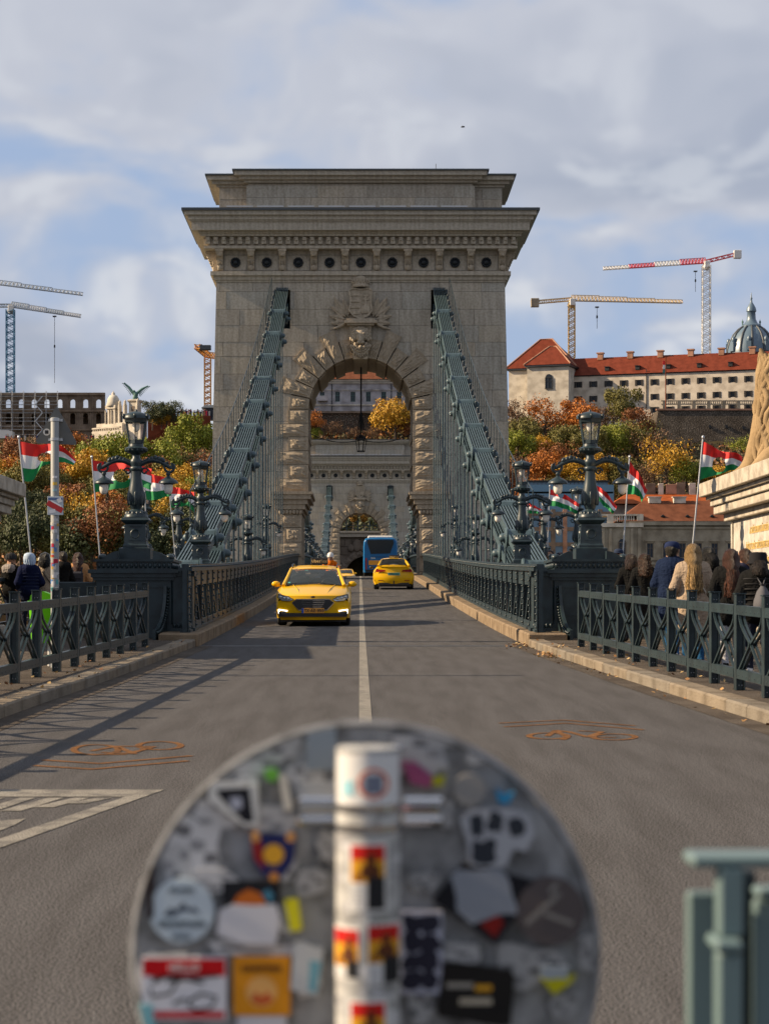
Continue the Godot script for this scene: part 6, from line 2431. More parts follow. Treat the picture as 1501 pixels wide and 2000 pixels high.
func build_cranes() -> void:
	crane("yellow tower crane with level jib above the palace gable", 650, 1115, 700, 594, Vector2(1332, 592), Vector2(1036, 594), lin(0.5, 0.3, 0.06), lin(0.55, 0.4, 0.2), lin(0.6, 0.45, 0.25), Vector3(1165, 600, 642))
	crane("red and white tower crane standing beside the dome", 690, 1377, 700, 520, Vector2(1177, 527), Vector2(1446, 497), lin(0.7, 0.68, 0.64), lin(0.6, 0.05, 0.06), lin(0.72, 0.7, 0.66), Vector3(1357, 530, 570))
	crane("blue tower crane with grey jib behind the roofless palace", 680, 22, 780, 606, Vector2(158, 620), Vector2(-60, 600), lin(0.06, 0.2, 0.32), lin(0.3, 0.34, 0.38), lin(0.4, 0.42, 0.45), Vector3(107, 618, 748))
	crane("grey tower crane jib reaching in high above the blue crane", 700, -80, 780, 552, Vector2(162, 577), Vector2(-160, 545), lin(0.3, 0.34, 0.38), lin(0.3, 0.34, 0.38), lin(0.36, 0.4, 0.44), Vector3(-1, 0, 0))
	# short yellow mast with its jib pointing away from the camera
	var t := thing("tower_crane", "orange yellow crane mast next to the stone tower", "crane")
	var d := 640.0
	var m := MB.new()
	lattice(m, P(406, 800, d), P(406, 700, d), 12 * d / F, 12 * d / F, 9, 0.17, Vector3(0, 0, 1))
	part(t, "mast", m, mat("crane_mast_orange", lin(0.6, 0.26, 0.02), 0.5))
	m = MB.new()
	lattice(m, P(406, 698, d), P(406, 690, d) + Vector3(8, 2, -40), 1.6, 1.6, 14, 0.14, Vector3.UP, true)
	lattice(m, P(406, 698, d), P(404, 690, d) + Vector3(-2, 0, 12), 1.6, 1.2, 6, 0.14, Vector3.UP)
	part(t, "jib_section", m, MT.crane_mast_orange)
	m = MB.new()
	m.bbox(P(406, 688, d) + Vector3(0, 0, 11), Vector3(3.4, 1.4, 2), 0.1)
	m.box(P(396, 686, d) + Vector3(0, 0, 8), Vector3(0.9, 2.0, 1.2))
	part(t, "counterweight", m, MT.lead)

# ---------------------------------------------------------------- trees
func crown_mesh(sd: int, leaves: int, tallness: float) -> ArrayMesh:
	var r := RandomNumberGenerator.new()
	r.seed = sd
	var m := MB.new()
	m.colored = true
	var clumps := []
	for k in 11:
		var a := TAU * k * 0.382 + r.randf() * 0.8
		var f := r.randf()
		clumps.append([Vector3(cos(a) * (0.15 + 0.32 * sqrt(f)), 0.38 + tallness * r.randf(), sin(a) * (0.15 + 0.32 * sqrt(f))), 0.15 + 0.13 * r.randf()])
	clumps.append([Vector3(0, 0.4 + tallness * 0.8, 0), 0.22])
	for k in leaves:
		var c: Array = clumps[r.randi() % clumps.size()]
		var dirn := Vector3(r.randfn(), r.randfn() * 0.85 + 0.1, r.randfn()).normalized()
		var p: Vector3 = c[0] + dirn * c[1] * (0.55 + 0.55 * r.randf())
		if r.randf() < 0.06:
			p += dirn * 0.06
		var sz := 0.012 + 0.017 * r.randf()
		var nrm := (dirn + Vector3(r.randfn(), r.randfn(), r.randfn()) * 0.55).normalized()
		var u := nrm.cross(Vector3(r.randfn(), r.randfn(), r.randfn())).normalized() * sz
		var w := nrm.cross(u).normalized() * sz * (0.6 + 0.5 * r.randf())
		var b := 0.55 + 0.75 * r.randf()
		m.col = Color(b * (0.9 + 0.25 * r.randf()), b, b * (0.8 + 0.3 * r.randf()))
		m.tri(p - u, p + w, p + u, nrm, nrm, nrm)
		m.tri(p - u, p + u, p - w, nrm, nrm, nrm)
	return m.mesh()

func conifer_mesh(sd: int) -> ArrayMesh:
	var r := RandomNumberGenerator.new()
	r.seed = sd
	var m := MB.new()
	m.colored = true
	for k in 1500:
		var f := pow(r.randf(), 0.7)
		var y := 1.0 - f * 0.92
		var tier := 0.75 + 0.25 * sin(f * 40.0)
		var a := r.randf() * TAU
		var rad := 0.24 * f * tier * (0.55 + 0.5 * r.randf())
		var p := Vector3(cos(a) * rad, y - rad * 0.3, sin(a) * rad)
		var u := Vector3(cos(a), -0.5, sin(a)).normalized() * 0.04
		var w := Vector3(-sin(a), r.randfn() * 0.3, cos(a)) * 0.016
		var b := 0.6 + 0.7 * r.randf()
		m.col = Color(b, b, b)
		m.quad(p - u, p + w, p + u, p - w)
	return m.mesh()

func limb_mesh(sd: int, tallness: float) -> ArrayMesh:
	var r := RandomNumberGenerator.new()
	r.seed = sd + 500
	var m := MB.new()
	m.tube([Vector3(0, -0.05, 0), Vector3(0.01, 0.2, 0), Vector3(-0.01, 0.42, 0.01), Vector3(0, 0.4 + tallness * 0.6, 0)], [0.035, 0.026, 0.02, 0.008], 6)
	for k in 9:
		var a := TAU * k * 0.382 + r.randf()
		var y := 0.2 + 0.35 * r.randf()
		var e := Vector3(cos(a) * 0.34, y + 0.18 + 0.3 * tallness * r.randf(), sin(a) * 0.34)
		m.tube([Vector3(0, y, 0), e * Vector3(0.5, 0, 0.5) + Vector3(0, lerpf(y, e.y, 0.62), 0), e], [0.014, 0.009, 0.004], 5)
	return m.mesh()

func build_trees() -> void:
	var kinds := {
		"orange": [lin(0.42, 0.135, 0.008), "burnt orange autumn tree"], "rust": [lin(0.23, 0.08, 0.018), "rust brown autumn tree"], "yellow": [lin(0.47, 0.26, 0.008), "golden yellow autumn tree"],
		"green": [lin(0.21, 0.235, 0.012), "yellow green leafy tree"], "olive": [lin(0.14, 0.125, 0.018), "dull olive tree"], "dark": [lin(0.055, 0.068, 0.018), "dark green tree"], "bare": [lin(0.17, 0.088, 0.04), "thin reddish brown tree"], "fir": [lin(0.022, 0.03, 0.02), "black green fir tree"]}
	for k in kinds:
		var m := MT.leaf.duplicate() as StandardMaterial3D
		m.albedo_color = kinds[k][0]
		m.resource_name = "leaf_" + k
		MT["leaf_" + k] = m
	var crowns := []
	var limbs := []
	for k in 7:
		var tl: float = [0.42, 0.5, 0.36, 0.45, 0.55, 0.4, 0.48][k]
		crowns.append(crown_mesh(100 + k, 5200 if k < 5 else 2200, tl))
		limbs.append(limb_mesh(100 + k, tl))
	var fir := conifer_mesh(9)
	var firt := MB.new()
	firt.tube([Vector3(0, -0.05, 0), Vector3(0, 0.95, 0)], [0.03, 0.004], 6)
	var firm := firt.mesh()
	var r := RandomNumberGenerator.new()
	r.seed = 2024
	var spot := func(px: float, py: float) -> String:
		if px > 560 and px < 850:
			return ", %s" % ("beside the facade" if py < 850 else "before the wall, %s" % ("near the golden one" if px > 700 else "far from the golden one"))
		var lv := "top" if py < 915 else "upper half" if py < 970 else "middle" if py < 1020 else "lower half" if py < 1070 else "foot"
		var an := [[1050, "beside the tower"], [1095, "behind the small lamp"], [1150, "behind the pedestal lamp"], [1200, "under the long wing"], [1245, "behind the drooping flag"], [1300, "at the bastion corner"], [1360, "below the bastion"], [9999, "near the lion"]] if px > 900 else [[35, "behind the stone cornice"], [75, "behind the first flag"], [125, "behind the sign pole"], [170, "between sign and lamp"], [215, "behind the second flag"], [260, "under the stone gate"], [300, "behind the big lamp"], [350, "behind the fourth flag"], [9999, "beside the chain"]]
		for e in an:
			if px < e[0]:
				return ", %s, %s" % [lv, e[1]]
		return ""
	var place := func(px: float, py: float, wpx: float, kind: String, where: String):
		var d := 553.0 - clampf((py - 850.0) / 240.0, 0.0, 1.0) * 118.0
		if where == "behind the arch":
			d = 550.0
		var s := wpx * d / F
		var p := P(px, py, d)
		var o := thing("autumn_tree" if kind != "fir" else "fir_tree", "%s %s" % [kinds[kind][1], where + spot.call(px, py)], "tree", p, "trees on the castle hill")
		o.rotation.y = r.randf() * TAU
		var v := r.randi() % 7
		if kind == "bare":
			v = 5 + r.randi() % 2
		var sx := s * (0.9 + r.randf() * 0.2)
		o.scale = Vector3(sx, s * (0.95 + 0.3 * r.randf()), sx)
		if kind == "fir":
			o.scale = Vector3(s, s * 1.5, s)
			part(o, "trunk", firm, MT.bark)
			part(o, "crown", fir, MT.leaf_fir)
		else:
			part(o, "trunk", limbs[v], MT.bark)
			part(o, "crown", crowns[v], MT["leaf_" + kind])
	# hill on the side of the column: rows from the ridge down to the bank
	var wl := "on the bird column slope"
	for q in [[200, 957, 100, "green"], [258, 955, 92, "green"], [318, 962, 96, "green"], [380, 912, 92, "green"], [352, 945, 66, "olive"], [20, 935, 80, "rust"], [70, 940, 76, "bare"], [122, 912, 70, "orange"], [155, 950, 76, "orange"], [398, 960, 80, "rust"], [285, 975, 78, "rust"], [105, 970, 76, "orange"], [40, 975, 78, "orange"], [298, 838, 46, "dark"], [326, 840, 54, "dark"], [316, 836, 34, "yellow"]]:
		place.call(q[0], q[1], q[2], q[3], wl if q[1] > 845 else "on the skyline behind the bird column")
	for row in 6:
		for k in 8:
			var px := 15.0 + k * 56.0 + (row % 2) * 28.0 + r.randf_range(-14, 14)
			var py := 985.0 + row * 26.0 + r.randf_range(-9, 9)
			var kind: String = ["orange", "yellow", "green", "rust", "olive", "orange", "yellow", "olive"][r.randi() % 8]
			if row > 2:
				kind = ["olive", "rust", "orange", "dark", "olive", "yellow"][r.randi() % 6]
			if px < 100 and row > 1:
				kind = ["olive", "dark"][r.randi() % 2]
			place.call(px, py, r.randf_range(74, 100), kind, wl)
	place.call(210, 1070, 78, "fir", wl)
	place.call(300, 1085, 50, "yellow", wl)
	place.call(236, 1010, 60, "yellow", wl)
	place.call(165, 985, 66, "rust", wl)
	place.call(225, 1092, 40, "orange", wl)
	# hill under the cream palace
	var wr := "on the palace slope"
	for q in [[1005, 854, 66, "bare"], [1065, 854, 77, "orange"], [1130, 862, 74, "orange"], [1020, 892, 68, "olive"], [1180, 844, 47, "bare"], [1216, 839, 68, "olive"], [1245, 869, 57, "rust"], [1105, 899, 66, "olive"], [1010, 911, 62, "green"], [1055, 904, 57, "yellow"], [1085, 926, 66, "rust"], [1150, 911, 74, "olive"], [1195, 901, 66, "green"], [1235, 896, 74, "olive"], [1270, 906, 58, "bare"], [1010, 956, 58, "bare"], [1060, 956, 66, "orange"], [1110, 958, 68, "yellow"], [1165, 951, 70, "yellow"], [1215, 956, 57, "olive"], [1300, 956, 80, "yellow"], [1255, 961, 57, "bare"], [1340, 956, 57, "green"], [1275, 941, 47, "olive"], [1400, 961, 57, "yellow"], [1445, 894, 42, "green"], [1370, 956, 49, "olive"], [1040, 991, 62, "orange"], [1100, 991, 57, "olive"], [1160, 991, 57, "yellow"], [1220, 991, 53, "olive"], [985, 981, 62, "rust"]]:
		place.call(q[0], q[1], q[2], q[3], wr)
	# seen through the near arch
	var wm := "behind the arch"
	for q in [[772, 858, 74, "yellow"], [615, 845, 44, "orange"], [612, 864, 28, "green"], [650, 862, 34, "bare"], [690, 862, 28, "bare"], [728, 862, 30, "bare"], [805, 862, 46, "rust"], [590, 862, 46, "rust"]]:
		place.call(q[0], q[1], q[2], q[3], wm)
	# low growth that covers the slope between the trees
	var und := MB.new()
	und.colored = true
	for k in 52000:
		var side := r.randf() < 0.5
		var px := r.randf_range(-120, 440) if side else r.randf_range(960, 1600)
		var d := r.randf_range(428, 566)
		if k % 9 == 0:
			px = r.randf_range(580, 830)
			d = r.randf_range(510, 558)
		var x := wx(px, d)
		var p := Vector3(x, hill_y(x, d) + r.randf() * 1.8, -d)
		var n := Vector3(r.randfn(), 0.4 + r.randf(), 0.6 + r.randfn()).normalized()
		var u := n.cross(Vector3(r.randfn(), r.randfn(), r.randfn())).normalized() * r.randf_range(0.3, 0.7)
		var w := n.cross(u).normalized() * r.randf_range(0.25, 0.6)
		var c: Color = [Color(0.17, 0.08, 0.035), Color(0.09, 0.08, 0.025), Color(0.28, 0.11, 0.025), Color(0.13, 0.1, 0.025)][r.randi() % 4]
		if absf(x) < 18.0 and d < 534.0:
			c = [Color(0.045, 0.055, 0.018), Color(0.07, 0.07, 0.02), Color(0.05, 0.045, 0.02)][k % 3]
		und.col = c * (0.5 + 0.7 * r.randf())
		und.tri(p - u, p + w, p + u, n, n, n)
		und.tri(p - u, p + u, p - w, n, n, n)
	var uo := part(self, "undergrowth", und, MT.leaf)
	meta(uo, "brown and olive undergrowth covering the castle hill slopes", "undergrowth")
	uo.set_meta("kind", "stuff")

# ---------------------------------------------------------------- flags
func polyat(l: Array, f: float) -> Vector2:
	var x := f * (l.size() - 1)
	var i := mini(int(x), l.size() - 2)
	var a := Vector2(l[i][0], l[i][1])
	var b := Vector2(l[i + 1][0], l[i + 1][1])
	var p0 := Vector2(l[maxi(i - 1, 0)][0], l[maxi(i - 1, 0)][1])
	var p3 := Vector2(l[mini(i + 2, l.size() - 1)][0], l[mini(i + 2, l.size() - 1)][1])
	return a.cubic_interpolate(b, p0, p3, x - i)

func flag(label: String, d: float, foot: Array, top: Array, bot: Array, hole: Array, ph: float) -> void:
	var t := thing("flag", label, "flag", Vector3.ZERO, "tricolour flags on the footway railings")
	var m := MB.new()
	var a := P(foot[0], foot[1], d)
	a.y = ry(d) + 0.5
	var b := P(top[0][0], top[0][1], d)
	a.x = b.x + (wx(foot[0], d) - b.x) * ((b.y - a.y) / maxf(b.y - wy(foot[1], d), 0.1))
	var dir := (b - a).normalized()
	m.tube([a, b + dir * 0.06], 0.019, 8)
	part(t, "pole", m, MT.alu)
	m = MB.new()
	m.ball(b + dir * 0.09, Vector3(0.035, 0.05, 0.035), 8, 6)
	part(t, "finial", m, MT.alu)
	m = MB.new()
	m.colored = true
	var NU := 60
	var NV := 36
	var g := []
	for j in NV + 1:
		var line := []
		for i in NU + 1:
			var u := float(i) / NU
			var v := float(j) / NV
			var p := polyat(top, u).lerp(polyat(bot, u), v)
			var w := P(p.x, p.y, d)
			w.z += (sin(u * 11.0 + ph + v * 2.2) * 0.09 + sin(u * 23.0 - v * 5.0 + ph * 2.0) * 0.03) * minf(1.0, u * 4.0)
			w.y += sin(u * 17.0 + ph) * 0.012 * u
			line.append(w)
		g.append(line)
	var nn := []
	for j in NV + 1:
		var line := []
		for i in NU + 1:
			var dx: Vector3 = g[j][mini(i + 1, NU)] - g[j][maxi(i - 1, 0)]
			var dy: Vector3 = g[mini(j + 1, NV)][i] - g[maxi(j - 1, 0)][i]
			line.append(dx.cross(dy).normalized())
		nn.append(line)
	for j in NV:
		m.col = [Color(0.62, 0.02, 0.018), Color(0.72, 0.72, 0.74), Color(0.005, 0.2, 0.055)][j * 3 / NV]
		for i in NU:
			if hole.size() > 0:
				var q := polyat(top, (i + 0.5) / NU).lerp(polyat(bot, (i + 0.5) / NU), (j + 0.5) / NV)
				if (pow((q.x - hole[0]) / hole[2], 2) + pow((q.y - hole[1]) / hole[3], 2)) < 1.0:
					continue
			m.tri(g[j][i], g[j][i + 1], g[j + 1][i + 1], nn[j][i], nn[j][i + 1], nn[j + 1][i + 1])
			m.tri(g[j][i], g[j + 1][i + 1], g[j + 1][i], nn[j][i], nn[j + 1][i + 1], nn[j + 1][i])
	part(t, "cloth", m, MT.cloth)

func build_flags() -> void:
	flag("red white green flag with round hole streaming beside the triangular sign", 49, [62, 1098], [[38, 862], [75, 868], [100, 866], [122, 872], [148, 897]], [[48, 940], [64, 938], [84, 912], [115, 903], [146, 908]], [88, 893, 16, 9], 0.5)
	flag("red white green flag with round hole hanging behind the big pedestal lamp", 61, [196, 1095], [[180, 899], [215, 903], [245, 905], [270, 908], [296, 915]], [[185, 962], [208, 958], [238, 954], [265, 947], [296, 957]], [237, 929, 16, 13], 1.4)
	flag("red white green flag showing just past the big pedestal lamp by the bin", 70, [289, 1090], [[281, 921], [296, 926], [312, 930], [330, 933]], [[286, 976], [302, 977], [318, 972], [335, 968]], [], 2.2)
	flag("red white green flag between two lamps at the foot of the chain", 80, [341, 1072], [[330, 950], [350, 953], [366, 958], [383, 962]], [[333, 992], [350, 990], [366, 988], [381, 1003]], [361, 977, 7, 6], 3.0)
	flag("red white green flag with round hole beside the stone lion", 49, [1352, 1062], [[1371, 862], [1391, 872], [1412, 882], [1430, 884], [1450, 890]], [[1364, 938], [1385, 931], [1406, 926], [1428, 918], [1450, 926]], [1403, 908, 12, 15], 0.2)
	flag("red white green flag drooping over the brown red roof of the mansion", 58, [1215, 1088], [[1228, 899], [1240, 916], [1252, 934], [1263, 957]], [[1222, 966], [1235, 966], [1248, 970], [1251, 983]], [], 1.9)
	flag("red white green flag drooping just behind the pedestal lamp near the lion", 66, [1163, 1080], [[1152, 939], [1170, 952], [1187, 966], [1204, 990]], [[1157, 970], [1172, 982], [1184, 993], [1196, 1005]], [], 2.7)
	flag("red white green flag hanging under the lamp arm before the glass office", 74, [1068, 1080], [[1073, 955], [1092, 962], [1110, 970], [1130, 985]], [[1071, 988], [1090, 990], [1108, 996], [1126, 1005]], [1094, 966, 6, 7], 3.6)
	flag("small red white green flag next to the chain and the glass office", 88, [1030, 1070], [[1028, 981], [1038, 985], [1048, 990], [1059, 997]], [[1028, 1003], [1038, 1003], [1048, 1003], [1059, 1004]], [], 4.4)

# ---------------------------------------------------------------- vehicles
func shell(m: MB, st: Array) -> void:  # st: [z, bow, [[x, y] half profile from sill to centre]]
	var rows := []
	for s in st:
		var line := []
		var h: Array = s[2]
		for i in h.size():
			line.append(Vector3(-h[i][0], h[i][1], s[0] - s[1] * pow(h[i][0] / 0.9, 2)))
		for k in range(h.size() - 2, -1, -1):
			line.append(Vector3(h[k][0], h[k][1], s[0] - s[1] * pow(h[k][0] / 0.9, 2)))
		rows.append(line)
	# densify along the length with a smooth spline
	var fine := []
	for i in rows.size() - 1:
		for q in 3:
			var w := q / 3.0
			var line := []
			for j in rows[i].size():
				line.append(rows[i][j].cubic_interpolate(rows[i + 1][j], rows[maxi(i - 1, 0)][j], rows[mini(i + 2, rows.size() - 1)][j], w))
			fine.append(line)
	fine.append(rows[-1])
	m.grid(fine)

func patch(m: MB, a: Vector3, b: Vector3, c: Vector3, d: Vector3, bulge: Vector3, n := 8) -> void:  # curved panel a-b top, d-c bottom
	var rows := []
	for i in n + 1:
		var line := []
		for j in n + 1:
			var u := float(j) / n
			var v := float(i) / n
			var p := a.lerp(b, u).lerp(d.lerp(c, u), v)
			line.append(p + bulge * (4 * u * (1 - u)) * (0.6 + 0.4 * 4 * v * (1 - v)))
		rows.append(line)
	m.grid(rows)

func wheel(par: Node3D, c: Vector3, r: float, w: float) -> void:
	var b := Basis(Vector3(0, 0, 1), PI / 2)
	var m := MB.new()
	m.lathe([[r * 0.62, -w * 0.5], [r * 0.92, -w * 0.5], [r, -w * 0.36], [r, w * 0.36], [r * 0.92, w * 0.5], [r * 0.62, w * 0.5]], 22, Transform3D(b, c))
	var o := part(par, "wheel", m, MT.rubber)
	m = MB.new()
	for s in [-1, 1]:
		m.lathe([[r * 0.63, s * w * 0.45], [r * 0.55, s * w * 0.4], [0.0, s * w * 0.42]], 16, Transform3D(b, c))
		for k in 5:
			var a := TAU * k / 5
			m.bar(c + Vector3(s * w * 0.45, 0, 0), c + Vector3(s * w * 0.45, cos(a) * r * 0.6, sin(a) * r * 0.6), 0.03, 0.06)
	part(o, "rim", m, MT.alu)

func words(par: Node3D, nm: String, text: String, size: float, pos: Vector3, mt: Material, font := "Droid Sans") -> MeshInstance3D:
	var f := SystemFont.new()
	f.font_names = PackedStringArray([font])
	f.font_weight = 700
	var tm := TextMesh.new()
	tm.text = text
	tm.font = f
	tm.font_size = 32
	tm.pixel_size = size / 32.0
	tm.depth = 0.004
	return part(par, nm, tm, mt, pos)

func taxi_sign(t: Node3D, pos: Vector3) -> void:
	var m := MB.new()
	m.bbox(pos, Vector3(0.44, 0.17, 0.12), 0.012)
	var o := part(t, "roof_sign", m, MT.black_plastic)
	words(o, "lettering", "Uber", 0.1, pos + Vector3(-0.085, 0.0, 0.064), MT.cream)
	words(o, "lettering", "Taxi", 0.1, pos + Vector3(0.125, 0.0, 0.064), MT.cream_dim)

func front_taxi(label: String, pos: Vector3, turn := 0.0) -> Node3D:
	var t := thing("yellow_taxi", label, "taxi", pos, "", turn)
	var m := MB.new()
	var sill := 0.24
	shell(m, [
		[0.0, 0.2, [[0.8, sill], [0.86, 0.36], [0.87, 0.5], [0.85, 0.66], [0.7, 0.72], [0.36, 0.745], [0.0, 0.75]]],
		[-0.1, 0.2, [[0.86, 0.2], [0.9, 0.36], [0.91, 0.5], [0.89, 0.68], [0.75, 0.77], [0.4, 0.79], [0.0, 0.795]]],
		[-0.55, 0.1, [[0.9, 0.2], [0.92, 0.36], [0.925, 0.55], [0.915, 0.76], [0.8, 0.87], [0.42, 0.885], [0.0, 0.9]]],
		[-1.25, 0.04, [[0.9, 0.2], [0.92, 0.38], [0.925, 0.6], [0.915, 0.86], [0.8, 0.97], [0.42, 1.0], [0.0, 1.02]]],
		[-2.4, 0.0, [[0.9, 0.2], [0.92, 0.38], [0.925, 0.6], [0.915, 0.9], [0.82, 0.99], [0.42, 1.0], [0.0, 1.0]]],
		[-4.2, 0.0, [[0.9, 0.22], [0.92, 0.38], [0.92, 0.6], [0.9, 0.92], [0.8, 1.0], [0.42, 1.02], [0.0, 1.02]]],
		[-4.8, 0.1, [[0.84, 0.3], [0.87, 0.4], [0.87, 0.6], [0.84, 0.9], [0.72, 0.98], [0.4, 1.0], [0.0, 1.0]]]])
	var zf := func(x): return 0.0 - 0.2 * pow(x / 0.9, 2)
	# front bumper face
	var rows := []
	for i in 9:
		var line := []
		var y := lerpf(0.16, 0.75, i / 8.0)
		var hw: float = lerpf(0.8, 0.87, clampf((y - 0.16) / 0.2, 0, 1)) if y < 0.6 else lerpf(0.87, 0.62, (y - 0.6) / 0.15)
		for j in 13:
			var x := lerpf(-hw, hw, j / 12.0)
			line.append(Vector3(x, y, zf.call(x) + 0.05 * sin(PI * clampf((y - 0.1) / 0.75, 0, 1))))
		rows.append(line)
	m.grid(rows)
	for z in [[-4.8, 0.95]]:
		m.quad(Vector3(-0.84, 0.3, -4.9), Vector3(0.84, 0.3, -4.9), Vector3(0.72, 0.98, -4.88), Vector3(-0.72, 0.98, -4.88))
	part(t, "body", m, MT.paint_yellow)
	# bonnet creases
	for s in [-1, 1]:
		m = MB.new()
		m.tube([Vector3(s * 0.34, 0.802, -0.2), Vector3(s * 0.4, 0.9, -0.6), Vector3(s * 0.52, 1.0, -1.2)], [0.008, 0.018, 0.01], 6)
		part(t, "bonnet_crease", m, MT.paint_yellow)
	# greenhouse
	m = MB.new()
	patch(m, Vector3(-0.58, 1.4, -2.05), Vector3(0.58, 1.4, -2.05), Vector3(0.72, 1.0, -1.2), Vector3(-0.72, 1.0, -1.2), Vector3(0, 0.03, 0.12))
	part(t, "windscreen", m, MT.screen_glass)
	# dim interior behind the screen: seats, wheel and driver
	m = MB.new()
	for s in [-1, 1]:
		m.bbox(Vector3(s * 0.36, 0.98, -2.35), Vector3(0.46, 0.5, 0.16), 0.05)
		m.bbox(Vector3(s * 0.36, 1.26, -2.36), Vector3(0.24, 0.16, 0.1), 0.04)
	m.box(Vector3(0, 0.9, -3.6), Vector3(1.4, 0.5, 0.2))
	part(t, "seats", m, MT.black_plastic)
	m = MB.new()
	m.bbox(Vector3(0, 1.3, -1.95), Vector3(0.22, 0.06, 0.03), 0.012)
	part(t, "rear_view_mirror", m, MT.black_plastic)
	m = MB.new()
	var ring := []
	for k in 17:
		ring.append(Vector3(0.36 + cos(TAU * k / 16) * 0.18, 1.0 + sin(TAU * k / 16) * 0.16, -1.75))
	m.tube(ring, 0.016, 6)
	part(t, "steering_wheel", m, MT.black_plastic)
	m = MB.new()
	for s in [-1, 1]:
		m.strip([Vector3(s * 0.6 - 0.1, 1.015, -1.12), Vector3(s * 0.3 - 0.1, 1.045, -1.12), Vector3(-0.05 - s * 0.02, 1.05, -1.1)], 0.015, 0.02, Vector3.UP)
	part(t, "wipers", m, MT.black_plastic)
	m = MB.new()
	m.box(Vector3(-0.62, 1.06, -1.22), Vector3(0.06, 0.05, 0.004), Basis(Vector3.RIGHT, -1.0))
	m.box(Vector3(-0.2, 1.36, -1.86), Vector3(0.08, 0.05, 0.004), Basis(Vector3.RIGHT, -1.0))
	part(t, "screen_stickers", m, MT.plate_green)
	m = MB.new()
	m.box(Vector3(0, 0.99, -1.5), Vector3(1.35, 0.05, 0.5))
	part(t, "dashboard", m, MT.black_plastic)
	m = MB.new()
	var rr := []
	for q in [[-2.02, 1.405, 0.58], [-2.15, 1.45, 0.585], [-2.6, 1.49, 0.59], [-3.4, 1.485, 0.585], [-4.1, 1.44, 0.56], [-4.5, 1.36, 0.52]]:
		var line := []
		for j in 11:
			var x := lerpf(-1, 1, j / 10.0)
			line.append(Vector3(x * (q[2] + 0.03), q[1] - 0.05 * pow(absf(x), 3.0), q[0] + 0.12 * (1 - x * x) * (1.0 if q[0] > -2.3 else 0.0)))
		rr.append(line)
	m.grid(rr)
	part(t, "roof", m, MT.paint_yellow)
	for s in [-1, 1]:
		m = MB.new()
		m.tube([Vector3(s * 0.6, 1.385, -2.06), Vector3(s * 0.67, 1.2, -1.62), Vector3(s * 0.76, 0.98, -1.12)], [0.04, 0.042, 0.05], 8)
		part(t, "pillar", m, MT.paint_yellow)
		m = MB.new()
		m.quad(Vector3(s * 0.61, 1.38, -2.05), Vector3(s * 0.59, 1.36, -4.2), Vector3(s * 0.8, 0.99, -4.3), Vector3(s * 0.8, 0.98, -1.25))
		part(t, "side_window", m, MT.car_glass)
		m = MB.new()
		m.tube([Vector3(s * 0.56, 1.43, -2.2), Vector3(s * 0.575, 1.5, -2.4), Vector3(s * 0.57, 1.51, -3.6), Vector3(s * 0.55, 1.45, -4.0)], 0.02, 6)
		part(t, "roof_rail", m, MT.black_plastic)
		m = MB.new()
		m.ball(Vector3(s * 0.96, 1.02, -1.42), Vector3(0.11, 0.075, 0.08), 12, 8)
		m.bar(Vector3(s * 0.82, 0.96, -1.42), Vector3(s * 0.92, 0.99, -1.42), 0.05, 0.05)
		part(t, "mirror", m, MT.paint_yellow)
		# headlights
		var hp := [[0.48, 0.655], [0.6, 0.735], [0.85, 0.79], [0.865, 0.7], [0.76, 0.63], [0.58, 0.62]]
		var poly := PackedVector2Array()
		for p in hp:
			poly.append(Vector2(s * p[0], p[1]))
		m = MB.new()
		var idx := Geometry2D.triangulate_polygon(poly)
		for k in range(0, idx.size(), 3):
			var q := []
			for e in 3:
				var p2 := poly[idx[k + e]]
				q.append(Vector3(p2.x, p2.y, zf.call(p2.x) + 0.065))
			m.ftri(q[0], q[1], q[2])
		for e in [[0.6, 0.68], [0.7, 0.695], [0.79, 0.72]]:
			m.ball(Vector3(s * e[0], e[1], zf.call(e[0]) + 0.06), Vector3(0.04, 0.03, 0.02), 8, 6)
		var h := part(t, "headlight", m, MT.headlamp)
		m = MB.new()
		for e in 5:
			m.bar(Vector3(s * poly[e].x * s, poly[e].y, zf.call(poly[e].x) + 0.065), Vector3(poly[e + 1].x, poly[e + 1].y, zf.call(poly[e + 1].x) + 0.065), 0.012, 0.012)
		part(h, "bezel", m, MT.black_plastic)
		m = MB.new()
		m.box(Vector3(s * 0.73, 0.3, zf.call(0.73) + 0.02), Vector3(0.22, 0.13, 0.09))
		part(t, "fog_lamp_recess", m, MT.black_plastic)
		m = MB.new()
		m.bar(Vector3(s * 0.83, 0.31, zf.call(0.83) + 0.06), Vector3(s * 0.84, 0.42, zf.call(0.84) + 0.06), 0.035, 0.03)
		m.bar(Vector3(s * 0.84, 0.41, zf.call(0.84) + 0.06), Vector3(s * 0.63, 0.38, zf.call(0.63) + 0.07), 0.03, 0.03)
		part(t, "running_light", m, MT.drl)
		wheel(t, Vector3(s * 0.78, 0.33, -0.95), 0.33, 0.23)
		wheel(t, Vector3(s * 0.78, 0.33, -3.8), 0.33, 0.23)
	m = MB.new()
	m.prism(PackedVector2Array([Vector2(-0.5, 0.575), Vector2(-0.4, 0.66), Vector2(0.4, 0.66), Vector2(0.5, 0.575), Vector2(0.34, 0.415), Vector2(-0.34, 0.415)]), 0.0, 0.06)
	var gr := part(t, "grille", m, MT.black_plastic)
	for k in 5:
		m = MB.new()
		var y := 0.63 - k * 0.043
		var hw := 0.42 if k < 2 else 0.42 - (k - 1) * 0.035
		m.strip([Vector3(-hw, y, 0.03), Vector3(0, y, 0.075), Vector3(hw, y, 0.03)], 0.012, 0.03, Vector3.UP)
		part(gr, "grille_slat", m, MT.chrome)
	m = MB.new()
